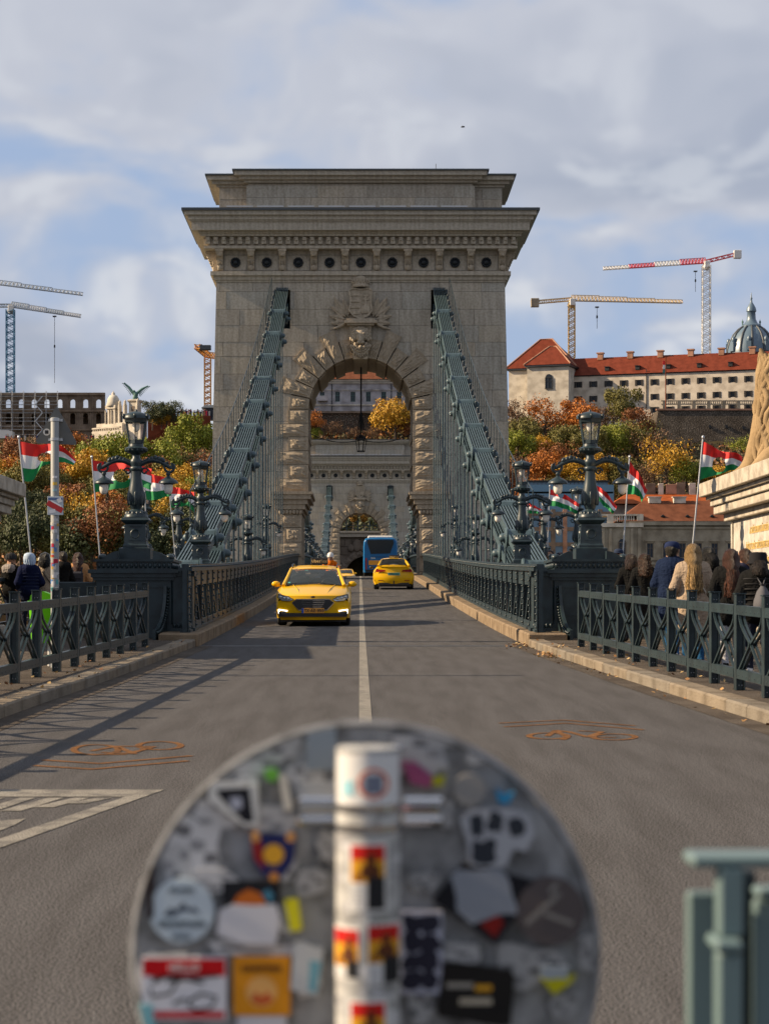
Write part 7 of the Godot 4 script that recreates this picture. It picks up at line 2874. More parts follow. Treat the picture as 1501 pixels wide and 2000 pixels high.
	var fr := [Vector3(-0.51, 0.58, 0.02), Vector3(-0.41, 0.668, 0.05), Vector3(0.41, 0.668, 0.05), Vector3(0.51, 0.58, 0.02), Vector3(0.35, 0.405, 0.045), Vector3(-0.35, 0.405, 0.045)]
	for k in 6:
		m.bar(fr[k], fr[(k + 1) % 6], 0.016, 0.016)
	part(gr, "grille_surround", m, MT.chrome)
	m = MB.new()
	m.lathe([[0.0, 0.012], [0.05, 0.01], [0.058, 0.0]], 14, Transform3D(Basis(Vector3.RIGHT, PI / 2).scaled(Vector3(1, 0.45, 1)), Vector3(0, 0.725, 0.045)))
	part(t, "badge", m, MT.black_plastic)
	m = MB.new()
	m.prism(PackedVector2Array([Vector2(-0.8, 0.34), Vector2(-0.6, 0.33), Vector2(0.6, 0.33), Vector2(0.8, 0.34), Vector2(0.72, 0.24), Vector2(-0.72, 0.24)]), -0.1, 0.055)
	part(t, "lower_intake", m, MT.black_plastic)
	m = MB.new()
	m.bbox(Vector3(0, 0.39, 0.075), Vector3(0.55, 0.125, 0.012), 0.003)
	var pl := part(t, "number_plate", m, MT.plate_yellow)
	m = MB.new()
	m.box(Vector3(-0.25, 0.39, 0.083), Vector3(0.05, 0.12, 0.004))
	part(pl, "plate_band", m, MT.plate_blue)
	words(pl, "lettering", "TX·AE-959", 0.105, Vector3(0.03, 0.39, 0.085), MT.black_plastic)
	m = MB.new()
	m.box(Vector3(0, 0.16, -2.3), Vector3(1.6, 0.1, 4.2))
	part(t, "underbody", m, MT.black_plastic)
	return t

func build_vehicles() -> void:
	mat("cream", lin(0.75, 0.6, 0.3), 0.5)
	var sg := mat("screen_glass", Color(0.25, 0.28, 0.28, 0.45), 0.02)
	sg.metallic_specular = 0.35
	sg.transparency = BaseMaterial3D.TRANSPARENCY_ALPHA
	mat("cream_dim", lin(0.3, 0.26, 0.18), 0.5)
	mat("headlamp", lin(0.45, 0.5, 0.55), 0.08, 0.6)
	var dr := mat("drl", lin(0.9, 0.9, 0.9), 0.3)
	dr.emission_enabled = true
	dr.emission = Color(1, 1, 1)
	dr.emission_energy_multiplier = 1.2
	mat("plate_yellow", lin(0.7, 0.3, 0.03), 0.5)
	mat("plate_blue", lin(0.02, 0.08, 0.4), 0.5)
	mat("plate_green", lin(0.08, 0.35, 0.3), 0.5)
	var d := 53.2
	var pitch := atan2(ry(58) - ry(53), 5.0)
	var t := front_taxi("yellow estate taxi with roof sign driving towards the round sign", Vector3(-1.2, ry(d), -d))
	t.rotation.x = pitch
	taxi_sign(t, Vector3(0.11, 1.59, -2.6))
	var t2 := front_taxi("yellow taxi far off, only its roof and windscreen above the road crest", Vector3(-1.42, ry(222), -222))
	t2.rotation.x = 0.0
	rear_taxi()
	bus()
	rider()

func rear_taxi() -> void:
	var d := 98.6
	var t := thing("yellow_taxi", "yellow hatchback taxi seen from behind, following the blue bus", "taxi", Vector3(1.49, ry(d), -d))
	t.rotation.x = atan2(ry(103) - ry(98), 5.0)
	var m := MB.new()
	shell(m, [
		[0.0, 0.25, [[0.8, 0.26], [0.88, 0.4], [0.91, 0.58], [0.88, 0.78], [0.78, 0.95], [0.4, 1.02], [0.0, 1.05]]],
		[-0.2, 0.2, [[0.86, 0.22], [0.92, 0.4], [0.935, 0.6], [0.92, 0.8], [0.8, 0.98], [0.45, 1.06], [0.0, 1.08]]],
		[-0.9, 0.05, [[0.9, 0.22], [0.925, 0.4], [0.93, 0.6], [0.91, 0.82], [0.78, 1.0], [0.6, 1.16], [0.0, 1.2]]],
		[-2.3, 0.0, [[0.9, 0.22], [0.925, 0.4], [0.925, 0.6], [0.9, 0.82], [0.76, 0.98], [0.6, 1.0], [0.0, 1.0]]],
		[-4.4, 0.0, [[0.86, 0.22], [0.9, 0.36], [0.88, 0.5], [0.82, 0.62], [0.7, 0.68], [0.4, 0.7], [0.0, 0.7]]]])
	var rows := []
	for i in 9:
		var line := []
		var y := lerpf(0.26, 1.05, i / 8.0)
		var hw := lerpf(0.8, 0.91, clampf((y - 0.26) / 0.3, 0, 1)) if y < 0.6 else lerpf(0.91, 0.6, pow((y - 0.6) / 0.45, 1.7))
		for j in 13:
			var x := lerpf(-hw, hw, j / 12.0)
			line.append(Vector3(x, y, -0.25 * pow(x / 0.9, 2) + 0.08 * sin(PI * clampf((y - 0.2) / 0.62, 0, 1))))
		rows.append(line)
	m.grid(rows)
	part(t, "body", m, MT.paint_yellow)
	m = MB.new()
	patch(m, Vector3(-0.5, 1.37, -1.55), Vector3(0.5, 1.37, -1.55), Vector3(0.62, 1.1, -0.45), Vector3(-0.62, 1.1, -0.45), Vector3(0, 0.05, 0.1))
	part(t, "rear_window", m, MT.car_glass)
	m = MB.new()
	var rr := []
	for q in [[-1.5, 1.375, 0.52], [-2.0, 1.43, 0.55], [-2.8, 1.4, 0.55], [-3.2, 1.25, 0.58]]:
		var line := []
		for j in 9:
			var x := lerpf(-1, 1, j / 8.0)
			line.append(Vector3(x * q[2], q[1] - 0.06 * pow(absf(x), 3.0), q[0]))
		rr.append(line)
	m.grid(rr)
	part(t, "roof", m, MT.paint_yellow)
	for s in [-1, 1]:
		m = MB.new()
		m.tube([Vector3(s * 0.52, 1.34, -1.7), Vector3(s * 0.6, 1.24, -1.0), Vector3(s * 0.7, 1.06, -0.35)], [0.035, 0.055, 0.06], 8)
		part(t, "pillar", m, MT.paint_yellow)
		m = MB.new()
		m.quad(Vector3(s * 0.54, 1.33, -1.5), Vector3(s * 0.55, 1.33, -2.9), Vector3(s * 0.78, 0.98, -3.3), Vector3(s * 0.76, 1.0, -0.8))
		part(t, "side_window", m, MT.car_glass)
		m = MB.new()
		var poly := PackedVector2Array([Vector2(s * 0.35, 0.82), Vector2(s * 0.4, 0.89), Vector2(s * 0.78, 0.93), Vector2(s * 0.84, 0.86), Vector2(s * 0.8, 0.79)])
		var idx := Geometry2D.triangulate_polygon(poly)
		for k in range(0, idx.size(), 3):
			var q := []
			for e in 3:
				var p := poly[idx[k + e]]
				q.append(Vector3(p.x, p.y, -0.25 * pow(p.x / 0.9, 2) + 0.09))
			m.ftri(q[0], q[1], q[2])
		part(t, "tail_light", m, MT.tail_red)
		m = MB.new()
		m.ball(Vector3(s * 1.0, 0.98, -2.9), Vector3(0.1, 0.07, 0.08), 10, 6)
		part(t, "mirror", m, MT.black_plastic)
		m = MB.new()
		m.box(Vector3(s * 0.6, 0.42, 0.0), Vector3(0.22, 0.03, 0.02))
		part(t, "reflector", m, MT.tail_red)
		wheel(t, Vector3(s * 0.78, 0.33, -0.75), 0.33, 0.24)
		wheel(t, Vector3(s * 0.78, 0.33, -3.6), 0.33, 0.24)
	m = MB.new()
	m.strip([Vector3(-0.66, 1.07, -0.12), Vector3(-0.3, 1.1, 0.0), Vector3(0.3, 1.1, 0.0), Vector3(0.66, 1.07, -0.12)], 0.02, 0.08, Vector3.UP)
	part(t, "spoiler", m, MT.paint_yellow)
	m = MB.new()
	m.bbox(Vector3(0, 0.71, 0.09), Vector3(0.54, 0.12, 0.015), 0.003)
	var pl := part(t, "number_plate", m, MT.plate_green)
	words(pl, "lettering", "TXAA·022", 0.1, Vector3(0, 0.71, 0.1), MT.black_plastic)
	m = MB.new()
	m.bbox(Vector3(0, 0.24, -0.08), Vector3(1.4, 0.14, 0.2), 0.02)
	m.box(Vector3(0, 0.3, 0.06), Vector3(0.05, 0.22, 0.05))
	part(t, "diffuser", m, MT.black_plastic)
	m = MB.new()
	m.box(Vector3(0, 0.18, -2.2), Vector3(1.6, 0.1, 4.0))
	part(t, "underbody", m, MT.black_plastic)
	taxi_sign(t, Vector3(0.04, 1.47, -2.0))

func bus() -> void:
	var d := 162.0
	var t := thing("blue_bus", "blue city bus seen from behind in the tower arch", "bus", Vector3(1.49, ry(d), -d))
	var m := MB.new()
	var rows := []
	for q in [[-11.5, 1.0], [-0.3, 1.0], [-0.06, 0.985], [0.0, 0.94]]:
		var line := []
		for e in [[1.2, 0.3], [1.275, 0.5], [1.275, 2.2], [1.24, 2.62], [1.12, 2.82], [0.9, 2.88], [0.0, 2.9]]:
			line.append(Vector3(-e[0] * q[1], 0.3 + (e[1] - 0.3) * (0.5 + 0.5 * q[1]), q[0]))
		for k in range(5, -1, -1):
			line.append(line[k] * Vector3(-1, 1, 1))
		rows.append(line)
	m.grid(rows)
	var cap := PackedVector2Array()
	for p in rows[-1]:
		cap.append(Vector2(p.x, p.y))
	m.prism(cap, -0.05, 0.0)
	part(t, "body", m, MT.bus_blue)
	m = MB.new()
	m.prism(PackedVector2Array([Vector2(-0.95, 2.72), Vector2(0.95, 2.72), Vector2(1.0, 2.5), Vector2(0.72, 1.72), Vector2(-0.72, 1.68), Vector2(-0.98, 2.5)]), 0.0, 0.03)
	part(t, "rear_window", m, MT.car_glass)
	m = MB.new()
	m.bbox(Vector3(0, 2.95, -2.5), Vector3(1.9, 0.22, 4.0), 0.08)
	part(t, "roof_unit", m, MT.white)
	m = MB.new()
	m.box(Vector3(-0.45, 1.02, 0.02), Vector3(0.85, 0.34, 0.03))
	part(t, "advert_panel", m, MT.plate_yellow)
	for s in [-1, 1]:
		m = MB.new()
		m.box(Vector3(s * 1.06, 0.95, 0.01), Vector3(0.12, 0.85, 0.05))
		m.ball(Vector3(s * 1.06, 1.2, 0.03), Vector3(0.05, 0.05, 0.02), 8, 5)
		part(t, "tail_light", m, MT.tail_red)
		m = MB.new()
		m.box(Vector3(s * 1.27, 1.9, -5.6), Vector3(0.03, 1.0, 10))
		part(t, "side_window", m, MT.car_glass)
		wheel(t, Vector3(s * 1.1, 0.48, -2.6), 0.48, 0.3)
		wheel(t, Vector3(s * 1.1, 0.48, -8.6), 0.48, 0.3)
	m = MB.new()
	m.box(Vector3(0, 0.42, 0.02), Vector3(2.2, 0.16, 0.06))
	m.box(Vector3(0.2, 1.45, 0.005), Vector3(1.7, 0.025, 0.02))
	m.box(Vector3(0.2, 0.66, 0.005), Vector3(1.7, 0.025, 0.02))
	part(t, "engine_flap_seams", m, MT.black_plastic)
	words(t, "fleet_lettering", "2040", 0.16, Vector3(-0.55, 1.36, 0.02), MT.white)

func rider() -> void:
	var d := 92.0
	var t := thing("scooter", "dark scooter almost hidden behind the oncoming taxi", "scooter", Vector3(wx(645, d), ry(d), -d))
	wheel(t, Vector3(0, 0.27, 0.6), 0.27, 0.1)
	wheel(t, Vector3(0, 0.27, -0.6), 0.27, 0.1)
	var m := MB.new()
	m.tube([Vector3(0, 0.3, 0.6), Vector3(0, 0.75, 0.45), Vector3(0, 1.0, 0.35)], [0.06, 0.09, 0.05], 8)
	m.tube([Vector3(0, 0.4, 0.4), Vector3(0, 0.35, 0.0), Vector3(0, 0.6, -0.4), Vector3(0, 0.7, -0.8)], [0.1, 0.12, 0.17, 0.1], 10)
	m.tube([Vector3(-0.32, 1.02, 0.28), Vector3(0.32, 1.02, 0.28)], 0.02, 6)
	part(t, "body", m, MT.black_plastic)
	m = MB.new()
	m.bbox(Vector3(0, 0.76, -0.35), Vector3(0.28, 0.1, 0.6), 0.03)
	part(t, "seat", m, MT.black_plastic)
	var p := thing("person", "rider in orange jacket and pale helmet behind the oncoming taxi", "person", Vector3(wx(645, d), ry(d), -d))
	m = MB.new()
	m.colored = true
	var o := Color(0.7, 0.16, 0.015)
	var k := Color(0.02, 0.02, 0.025)
	var sk := Color(0.4, 0.24, 0.16)
	var b := [[Vector3(0, 0.85, -0.3), Vector3(0, 1.25, -0.2), 0.17, 0.2, o], [Vector3(0, 1.3, -0.18), Vector3(0, 1.45, -0.12), 0.09, 0.07, sk], [Vector3(0, 1.5, -0.1), Vector3(0, 1.58, -0.08), 0.1, 0.1, sk]]
	for s in [-1, 1]:
		b.append([Vector3(s * 0.2, 1.28, -0.18), Vector3(s * 0.36, 1.06, 0.0), 0.075, 0.06, o])
		b.append([Vector3(s * 0.36, 1.06, 0.0), Vector3(s * 0.3, 1.03, 0.26), 0.055, 0.045, o])
		b.append([Vector3(s * 0.1, 0.86, -0.3), Vector3(s * 0.17, 0.8, 0.15), 0.1, 0.08, k])
		b.append([Vector3(s * 0.17, 0.8, 0.15), Vector3(s * 0.17, 0.4, 0.15), 0.075, 0.06, k])
		b.append([Vector3(s * 0.17, 0.36, 0.12), Vector3(s * 0.17, 0.36, 0.28), 0.05, 0.045, k])
		for f in 5:
			m.col = k
			m.tube([Vector3(s * (0.27 + f * 0.018), 1.05, 0.27), Vector3(s * (0.27 + f * 0.018), 1.04, 0.31), Vector3(s * (0.27 + f * 0.018), 1.0, 0.31)], 0.01, 5)
	nets(m, b, 0.025, 45.0)
	part(p, "body", m, MT.vcol)
	m = MB.new()
	m.lathe([[0.135, -0.06], [0.14, 0.0], [0.12, 0.09], [0.07, 0.14], [0.0, 0.155]], 14, Transform3D(Basis.IDENTITY, Vector3(0, 1.58, -0.09)))
	part(p, "helmet", m, MT.white)

# ---------------------------------------------------------------- street furniture
func ribbon(m: MB, c: Vector3, r: float, y0: float, y1: float, a0: float, a1: float) -> void:  # band on an upright pole; angles from +z
	var n := 8
	for i in n:
		var b0 := lerpf(a0, a1, float(i) / n)
		var b1 := lerpf(a0, a1, float(i + 1) / n)
		var e0 := Vector3(sin(b0), 0, cos(b0))
		var e1 := Vector3(sin(b1), 0, cos(b1))
		m.tri(c + e0 * r + Vector3(0, y1, 0), c + e1 * r + Vector3(0, y1, 0), c + e1 * r + Vector3(0, y0, 0), e0, e1, e1)
		m.tri(c + e0 * r + Vector3(0, y1, 0), c + e1 * r + Vector3(0, y0, 0), c + e0 * r + Vector3(0, y0, 0), e0, e1, e0)

func cmat(c: Color, rough := 0.5) -> StandardMaterial3D:
	var k := "c_%s_%.2f" % [c.to_html(), rough]
	if MT.has(k):
		return MT[k]
	var m := mat(k, c, rough)
	m.metallic_specular = 0.25
	return m

func build_street() -> void:
	var d := 30.3
	var x := wx(107.5, d)
	var g := ry(d) + 0.12
	var t := thing("triangular_sign", "back of a grey triangular road sign on a tall stickered pole", "road sign", Vector3(x, g, -d))
	var top := wy(817, d) - g
	var m := MB.new()
	m.lathe([[0.058, 0.0], [0.058, top], [0.05, top + 0.01], [0.0, top + 0.012]], 16)
	part(t, "pole", m, cmat(lin(0.25, 0.26, 0.26), 0.4))
	m = MB.new()
	var tri := PackedVector2Array()
	for q in [[109, 792], [112, 797], [148, 862], [147, 868], [72, 865], [69, 860], [106, 796]]:
		tri.append(Vector2(wx(q[0], d) - x, wy(q[1], d) - g))
	m.prism(tri, -0.1, -0.085)
	var pl := part(t, "sign_plate", m, cmat(lin(0.12, 0.125, 0.125), 0.5))
	m = MB.new()
	m.lathe([[0.0, 0.0], [0.05, 0.0]], 16, Transform3D(Basis(Vector3.RIGHT, PI / 2), Vector3(wx(90, d) - x, wy(843, d) - g, -0.08)))
	part(pl, "sticker", m, MT.white)
	m = MB.new()
	m.box(Vector3(wx(90, d) - x, wy(843, d) - g, -0.076), Vector3(0.05, 0.05, 0.004))
	part(pl, "sticker_print", m, MT.dark)
	for y in [820.0, 858.0]:
		m = MB.new()
		m.lathe([[0.06, -0.02], [0.066, -0.02], [0.066, 0.02], [0.06, 0.02]], 16, Transform3D(Basis.IDENTITY, Vector3(0, wy(y, d) - g, 0)))
		m.box(Vector3(0, wy(y, d) - g, -0.07), Vector3(0.2, 0.035, 0.02))
		part(t, "clamp", m, MT.alu)
	m = MB.new()
	m.bbox(Vector3(wx(110, d) - x, wy(988, d) - g, 0.07), Vector3(0.22, 0.26, 0.006), 0.002)
	var sp := part(t, "small_plate", m, cmat(lin(0.45, 0.5, 0.55)))
	var k := 0
	for q in [[110, 975, 0.2, 0.03, 0.0, lin(0.1, 0.15, 0.3)], [109, 990, 0.24, 0.075, -0.5, lin(0.5, 0.05, 0.05)], [104, 999, 0.09, 0.05, 0.2, lin(0.7, 0.7, 0.72)], [118, 978, 0.06, 0.06, 0.4, lin(0.75, 0.72, 0.7)], [112, 984, 0.16, 0.02, -0.5, lin(0.8, 0.8, 0.8)]]:
		m = MB.new()
		m.box(Vector3(wx(q[0], d) - x, wy(q[1], d) - g, 0.075 + k * 0.001), Vector3(q[2], q[3], 0.002), Basis(Vector3(0, 0, 1), q[4]))
		part(sp, "sticker", m, cmat(q[5]))
		k += 1
	rng.seed = 8
	var yy := 1010.0
	var cl := [lin(0.45, 0.44, 0.4), lin(0.08, 0.18, 0.38), lin(0.5, 0.5, 0.52), lin(0.35, 0.02, 0.04), lin(0.4, 0.25, 0.06), lin(0.1, 0.3, 0.32), lin(0.04, 0.04, 0.05), lin(0.55, 0.53, 0.5), lin(0.5, 0.5, 0.5)]
	while yy < 1160:
		var h := 4.0 + rng.randf() * 9.0
		for e in 2:
			m = MB.new()
			var a0 := rng.randf_range(-1.5, 0.1) + e * 0.6
			var sh := rng.randf_range(-3, 3)
			ribbon(m, Vector3.ZERO, 0.0588 + e * 0.0006, wy(yy + h * (0.6 + 0.5 * rng.randf()) + sh, d) - g, wy(yy + sh, d) - g, a0, a0 + 0.5 + rng.randf() * 0.9)
			part(t, "sticker", m, cmat(cl[rng.randi() % cl.size()]))
		yy += h * 0.8 + rng.randf() * 3.0
	for q in [[942, 6, lin(0.6, 0.4, 0.08)], [955, 5, lin(0.3, 0.45, 0.5)], [930, 4, lin(0.7, 0.7, 0.7)]]:
		m = MB.new()
		ribbon(m, Vector3.ZERO, 0.0592, wy(q[0] + q[1], d) - g, wy(q[0], d) - g, -0.4, 0.7)
		part(t, "sticker", m, cmat(q[2]))
	# litter bin hung beside the pole
	var bd := 30.7
	var b := thing("litter_bin", "lime green plastic litter bin behind the low railing", "litter bin", Vector3(wx(84, bd), 0, -bd))
	var y0 := wy(1256, bd)
	var y1 := wy(1180, bd)
	var y2 := wy(1155, bd)
	var gm := cmat(lin(0.13, 0.5, 0.01), 0.35)
	m = MB.new()
	var rows := []
	for e in [[y0, 0.13, 0.11], [y0 + 0.02, 0.15, 0.13], [y1, 0.185, 0.165], [y1 + 0.015, 0.2, 0.18], [y1 + 0.045, 0.2, 0.18]]:
		var line := []
		for i in 25:
			var a := TAU * i / 24
			var cx := signf(cos(a)) * pow(absf(cos(a)), 0.35)
			var cz := signf(sin(a)) * pow(absf(sin(a)), 0.35)
			line.append(Vector3(cx * e[1], e[0], cz * e[2]))
		rows.append(line)
	m.grid(rows)
	m.box(Vector3(0, y0 + 0.005, 0), Vector3(0.24, 0.01, 0.2))
	part(b, "bin_body", m, gm)
	m = MB.new()
	var hood := PackedVector2Array([Vector2(-0.17, y1), Vector2(-0.15, y1 + 0.12), Vector2(-0.1, y2 - 0.01), Vector2(0.02, y2), Vector2(0.15, y2 - 0.05), Vector2(0.2, y1 + 0.04), Vector2(0.2, y1)])
	m.prism(hood, -0.18, -0.15)
	m.prism(hood, 0.13, 0.16)
	for i in range(2, hood.size() - 1):
		m.quad(Vector3(hood[i].x, hood[i].y, -0.18), Vector3(hood[i].x, hood[i].y, 0.16), Vector3(hood[i + 1].x, hood[i + 1].y, 0.16), Vector3(hood[i + 1].x, hood[i + 1].y, -0.18))
	m.quad(Vector3(hood[1].x, hood[1].y, -0.18), Vector3(hood[1].x, hood[1].y, 0.16), Vector3(hood[2].x, hood[2].y, 0.16), Vector3(hood[2].x, hood[2].y, -0.18))
	part(b, "hood", m, gm)
	m = MB.new()
	m.box(Vector3(0, y1 + 0.02, 0), Vector3(0.34, 0.01, 0.3))
	part(b, "opening", m, MT.dark)
	m = MB.new()
	m.box(Vector3(-0.08, y1 - 0.2, 0.168), Vector3(0.08, 0.14, 0.004), Basis(Vector3.UP, 0.0))
	part(b, "emblem", m, cmat(lin(0.04, 0.12, 0.02)))
	m = MB.new()
	m.tube([Vector3(0.1, ry(bd) + 0.12, -0.02), Vector3(0.1, y0 + 0.3, -0.02)], 0.035, 10)
	part(b, "stand", m, cmat(lin(0.5, 0.5, 0.48)))
	# bird in the sky
	var bi := thing("bird", "small dark bird flying high above the stone tower", "bird", P(903, 248, 90))
	m = MB.new()
	m.colored = true
	var kk := Color(0.1, 0.1, 0.11)
	nets(m, [[Vector3(-0.06, 0, 0), Vector3(0.06, 0.01, 0), 0.02, 0.03, kk], [Vector3(0, 0.01, 0), Vector3(-0.02, 0.04, 0.09), 0.02, 0.008, kk], [Vector3(0, 0.01, 0), Vector3(-0.02, 0.04, -0.09), 0.02, 0.008, kk]], 0.012, 80.0)
	part(bi, "body", m, MT.vcol)

# ---------------------------------------------------------------- people
func person(label: String, px: float, d: float, h: float, o: Dictionary) -> Node3D:
	var t := thing("person", label, "person", Vector3(wx(px, d), ry(d) + o.get("lift", 0.12), -d), o.get("group", ""), o.get("turn", 0.0))
	var s := h / 1.75
	var coat: Color = o.coat
	var legs: Color = o.get("legs", Color(0.02, 0.025, 0.04))
	var shoe: Color = o.get("shoe", Color(0.02, 0.02, 0.02))
	var skin := Color(0.42, 0.25, 0.17)
	var clen: float = o.get("coat_len", 0.82)
	var puff: float = o.get("puff", 0.0)
	var b := []
	var seg := func(p: Vector3, q: Vector3, r0: float, r1: float, c: Color): b.append([p * s, q * s, r0 * s, r1 * s, c])
	for k in [-1, 1]:
		var st: float = k * o.get("stride", 0.05)
		seg.call(Vector3(k * 0.09, 0.93, 0), Vector3(k * 0.1, 0.5, -0.02 + st * 0.5), 0.095, 0.07, legs)
		seg.call(Vector3(k * 0.1, 0.5, -0.02 + st * 0.5), Vector3(k * 0.1, 0.1, 0.02 + st), 0.066, 0.05, legs)
		seg.call(Vector3(k * 0.1, 0.05, 0.05 + st), Vector3(k * 0.11, 0.04, -0.13 + st), 0.042, 0.036, shoe)
		# arms: shoulder, elbow, wrist
		var el := Vector3(k * (0.27 + puff * 0.5), 1.12, 0.05)
		var wr := Vector3(k * 0.2, 0.98, -0.16)
		if o.get("arms", "") == "phone":
			el = Vector3(k * 0.25, 1.15, -0.02)
			wr = Vector3(k * 0.08, 1.22, -0.26)
		elif o.get("arms", "") == "down":
			el = Vector3(k * 0.26, 1.13, 0.03)
			wr = Vector3(k * 0.27, 0.88, -0.04)
		seg.call(Vector3(k * 0.17, 1.42, 0.0), el, 0.075 + puff * 0.5, 0.06 + puff * 0.5, coat)
		seg.call(el, wr, 0.058 + puff * 0.4, 0.045 + puff * 0.2, coat)
		o["wrist%d" % k] = wr * s
	seg.call(Vector3(0, 0.98, 0), Vector3(0, 1.34, 0.01), 0.15 + puff, 0.165 + puff, coat)
	seg.call(Vector3(-0.1, 1.38, 0.01), Vector3(0.1, 1.38, 0.01), 0.105 + puff * 0.6, 0.105 + puff * 0.6, coat)
	seg.call(Vector3(-0.06, 0.95, 0.02), Vector3(0.06, 0.95, 0.02), 0.14 + puff, 0.14 + puff, coat)
	if clen < 0.8:
		for k in [-1, 1]:
			seg.call(Vector3(k * 0.07, 0.9, 0.01), Vector3(k * 0.09, clen + 0.06, 0.02), 0.14, 0.13, coat)
	seg.call(Vector3(0, 1.44, 0.01), Vector3(0, 1.56, -0.01), 0.06, 0.055, skin)
	seg.call(Vector3(0, 1.63, -0.01), Vector3(0, 1.66, -0.005), 0.092, 0.1, skin)
	seg.call(Vector3(0, 1.56, -0.05), Vector3(0, 1.575, -0.045), 0.055, 0.06, skin)
	seg.call(Vector3(0, 1.625, -0.1), Vector3(0, 1.595, -0.118), 0.012, 0.018, skin)
	if o.get("collar", true):
		seg.call(Vector3(-0.05, 1.46, 0.03), Vector3(0.05, 1.46, 0.03), 0.08, 0.08, coat)
	if o.has("hood"):
		seg.call(Vector3(-0.07, 1.44, 0.12), Vector3(0.07, 1.44, 0.12), 0.085, 0.085, o.hood)
	var m := MB.new()
	m.colored = true
	nets(m, b, 0.022 * s, 48.0)
	# hands with five fingers
	for k in [-1, 1]:
		var w: Vector3 = o["wrist%d" % k]
		m.col = skin
		var fwd := Vector3(-k * 0.2, -0.35, -0.9).normalized() if o.get("arms", "") != "down" else Vector3(0, -1, -0.15).normalized()
		var side := fwd.cross(Vector3.UP if absf(fwd.y) < 0.8 else Vector3(0, 0, 1)).normalized()
		m.ball(w + fwd * 0.045, Vector3(0.04, 0.045, 0.035), 8, 6)
		for f in 4:
			var r := w + fwd * 0.075 + side * (f - 1.5) * 0.019
			var L: float = [0.065, 0.08, 0.075, 0.055][f]
			m.tube([r, r + fwd * L * 0.5, r + fwd * L * 0.8 + Vector3(-k * 0.012, -0.02, 0)], [0.0095, 0.009, 0.007], 5)
		m.tube([w + fwd * 0.025 - side * 0.03, w + fwd * 0.055 - side * 0.05, w + fwd * 0.085 - side * 0.05], [0.012, 0.011, 0.008], 5)
	# face
	for k in [-1, 1]:
		m.col = Color(0.03, 0.02, 0.02)
		m.ball(Vector3(k * 0.036, 1.645, -0.096) * s, Vector3(0.013, 0.008, 0.008), 6, 4)
		m.col = Color(0.05, 0.03, 0.02)
		m.box(Vector3(k * 0.036, 1.668, -0.1) * s, Vector3(0.035, 0.008, 0.01))
		m.col = skin
		m.ball(Vector3(k * 0.1, 1.635, 0.0) * s, Vector3(0.012, 0.03, 0.02), 6, 5)
	m.col = Color(0.3, 0.09, 0.08)
	m.box(Vector3(0, 1.565, -0.104) * s, Vector3(0.045, 0.012, 0.01))
	part(t, "body", m, MT.vcol)
	# hair
	var hc: Color = o.get("hair", Color(0.03, 0.02, 0.015))
	var hb := []
	var hs := func(p: Vector3, q: Vector3, r0: float, r1: float): hb.append([p * s, q * s, r0 * s, r1 * s, hc])
	if o.get("style", "short") != "none":
		hs.call(Vector3(0, 1.66, 0.02), Vector3(0, 1.675, 0.01), 0.1, 0.104)
		hs.call(Vector3(0, 1.6, 0.045), Vector3(0, 1.65, 0.04), 0.08, 0.09)
	var L: float = {"long": 0.42, "longer": 0.52, "bob": 0.12, "short": 0.0, "curly": 0.25, "none": 0.0}[o.get("style", "short")]
	if L > 0.0:
		hs.call(Vector3(0, 1.62, 0.04), Vector3(0, 1.5, 0.09), 0.088, 0.085)
		hs.call(Vector3(0, 1.5, 0.11), Vector3(0.01, 1.6 - L, 0.18 + puff), 0.085, 0.06)
		for k in [-1, 1]:
			hs.call(Vector3(k * 0.075, 1.6, 0.02), Vector3(k * 0.1, 1.62 - L * 0.9, 0.13), 0.055, 0.035)
	if hb.size() > 0:
		m = MB.new()
		m.colored = true
		nets(m, hb, 0.02 * s, 55.0)
		var r := RandomNumberGenerator.new()
		r.seed = int(px)
		if L > 0.0:
			for k in 90:
				var x := r.randf_range(-0.115, 0.115)
				var wv := 0.03 if o.get("style", "") == "curly" else 0.008
				m.col = hc * r.randf_range(0.5, 1.9)
				var pts := []
				for i in 7:
					var f := i / 6.0
					var y := 1.74 - f * (0.14 + L + r.randf() * 0.03)
					var rad := 0.108 if f < 0.3 else 0.105
					var zz := lerpf(0.118, 0.245 + puff, smoothstep(0.15, 0.7, f)) * sqrt(maxf(0.05, 1.0 - pow(x / 0.135, 2)))
					if y > 1.66:
						zz *= clampf((1.785 - y) / 0.11, 0.15, 1.0)
					pts.append(Vector3(x * (0.75 + 0.35 * f) + sin(f * 14 + k) * wv, y, zz + cos(f * 12 + k) * wv * 0.6) * s)
				m.tube(pts, [0.008, 0.012, 0.013, 0.013, 0.012, 0.009, 0.004], 4)
		part(t, "hair", m, MT.hair)
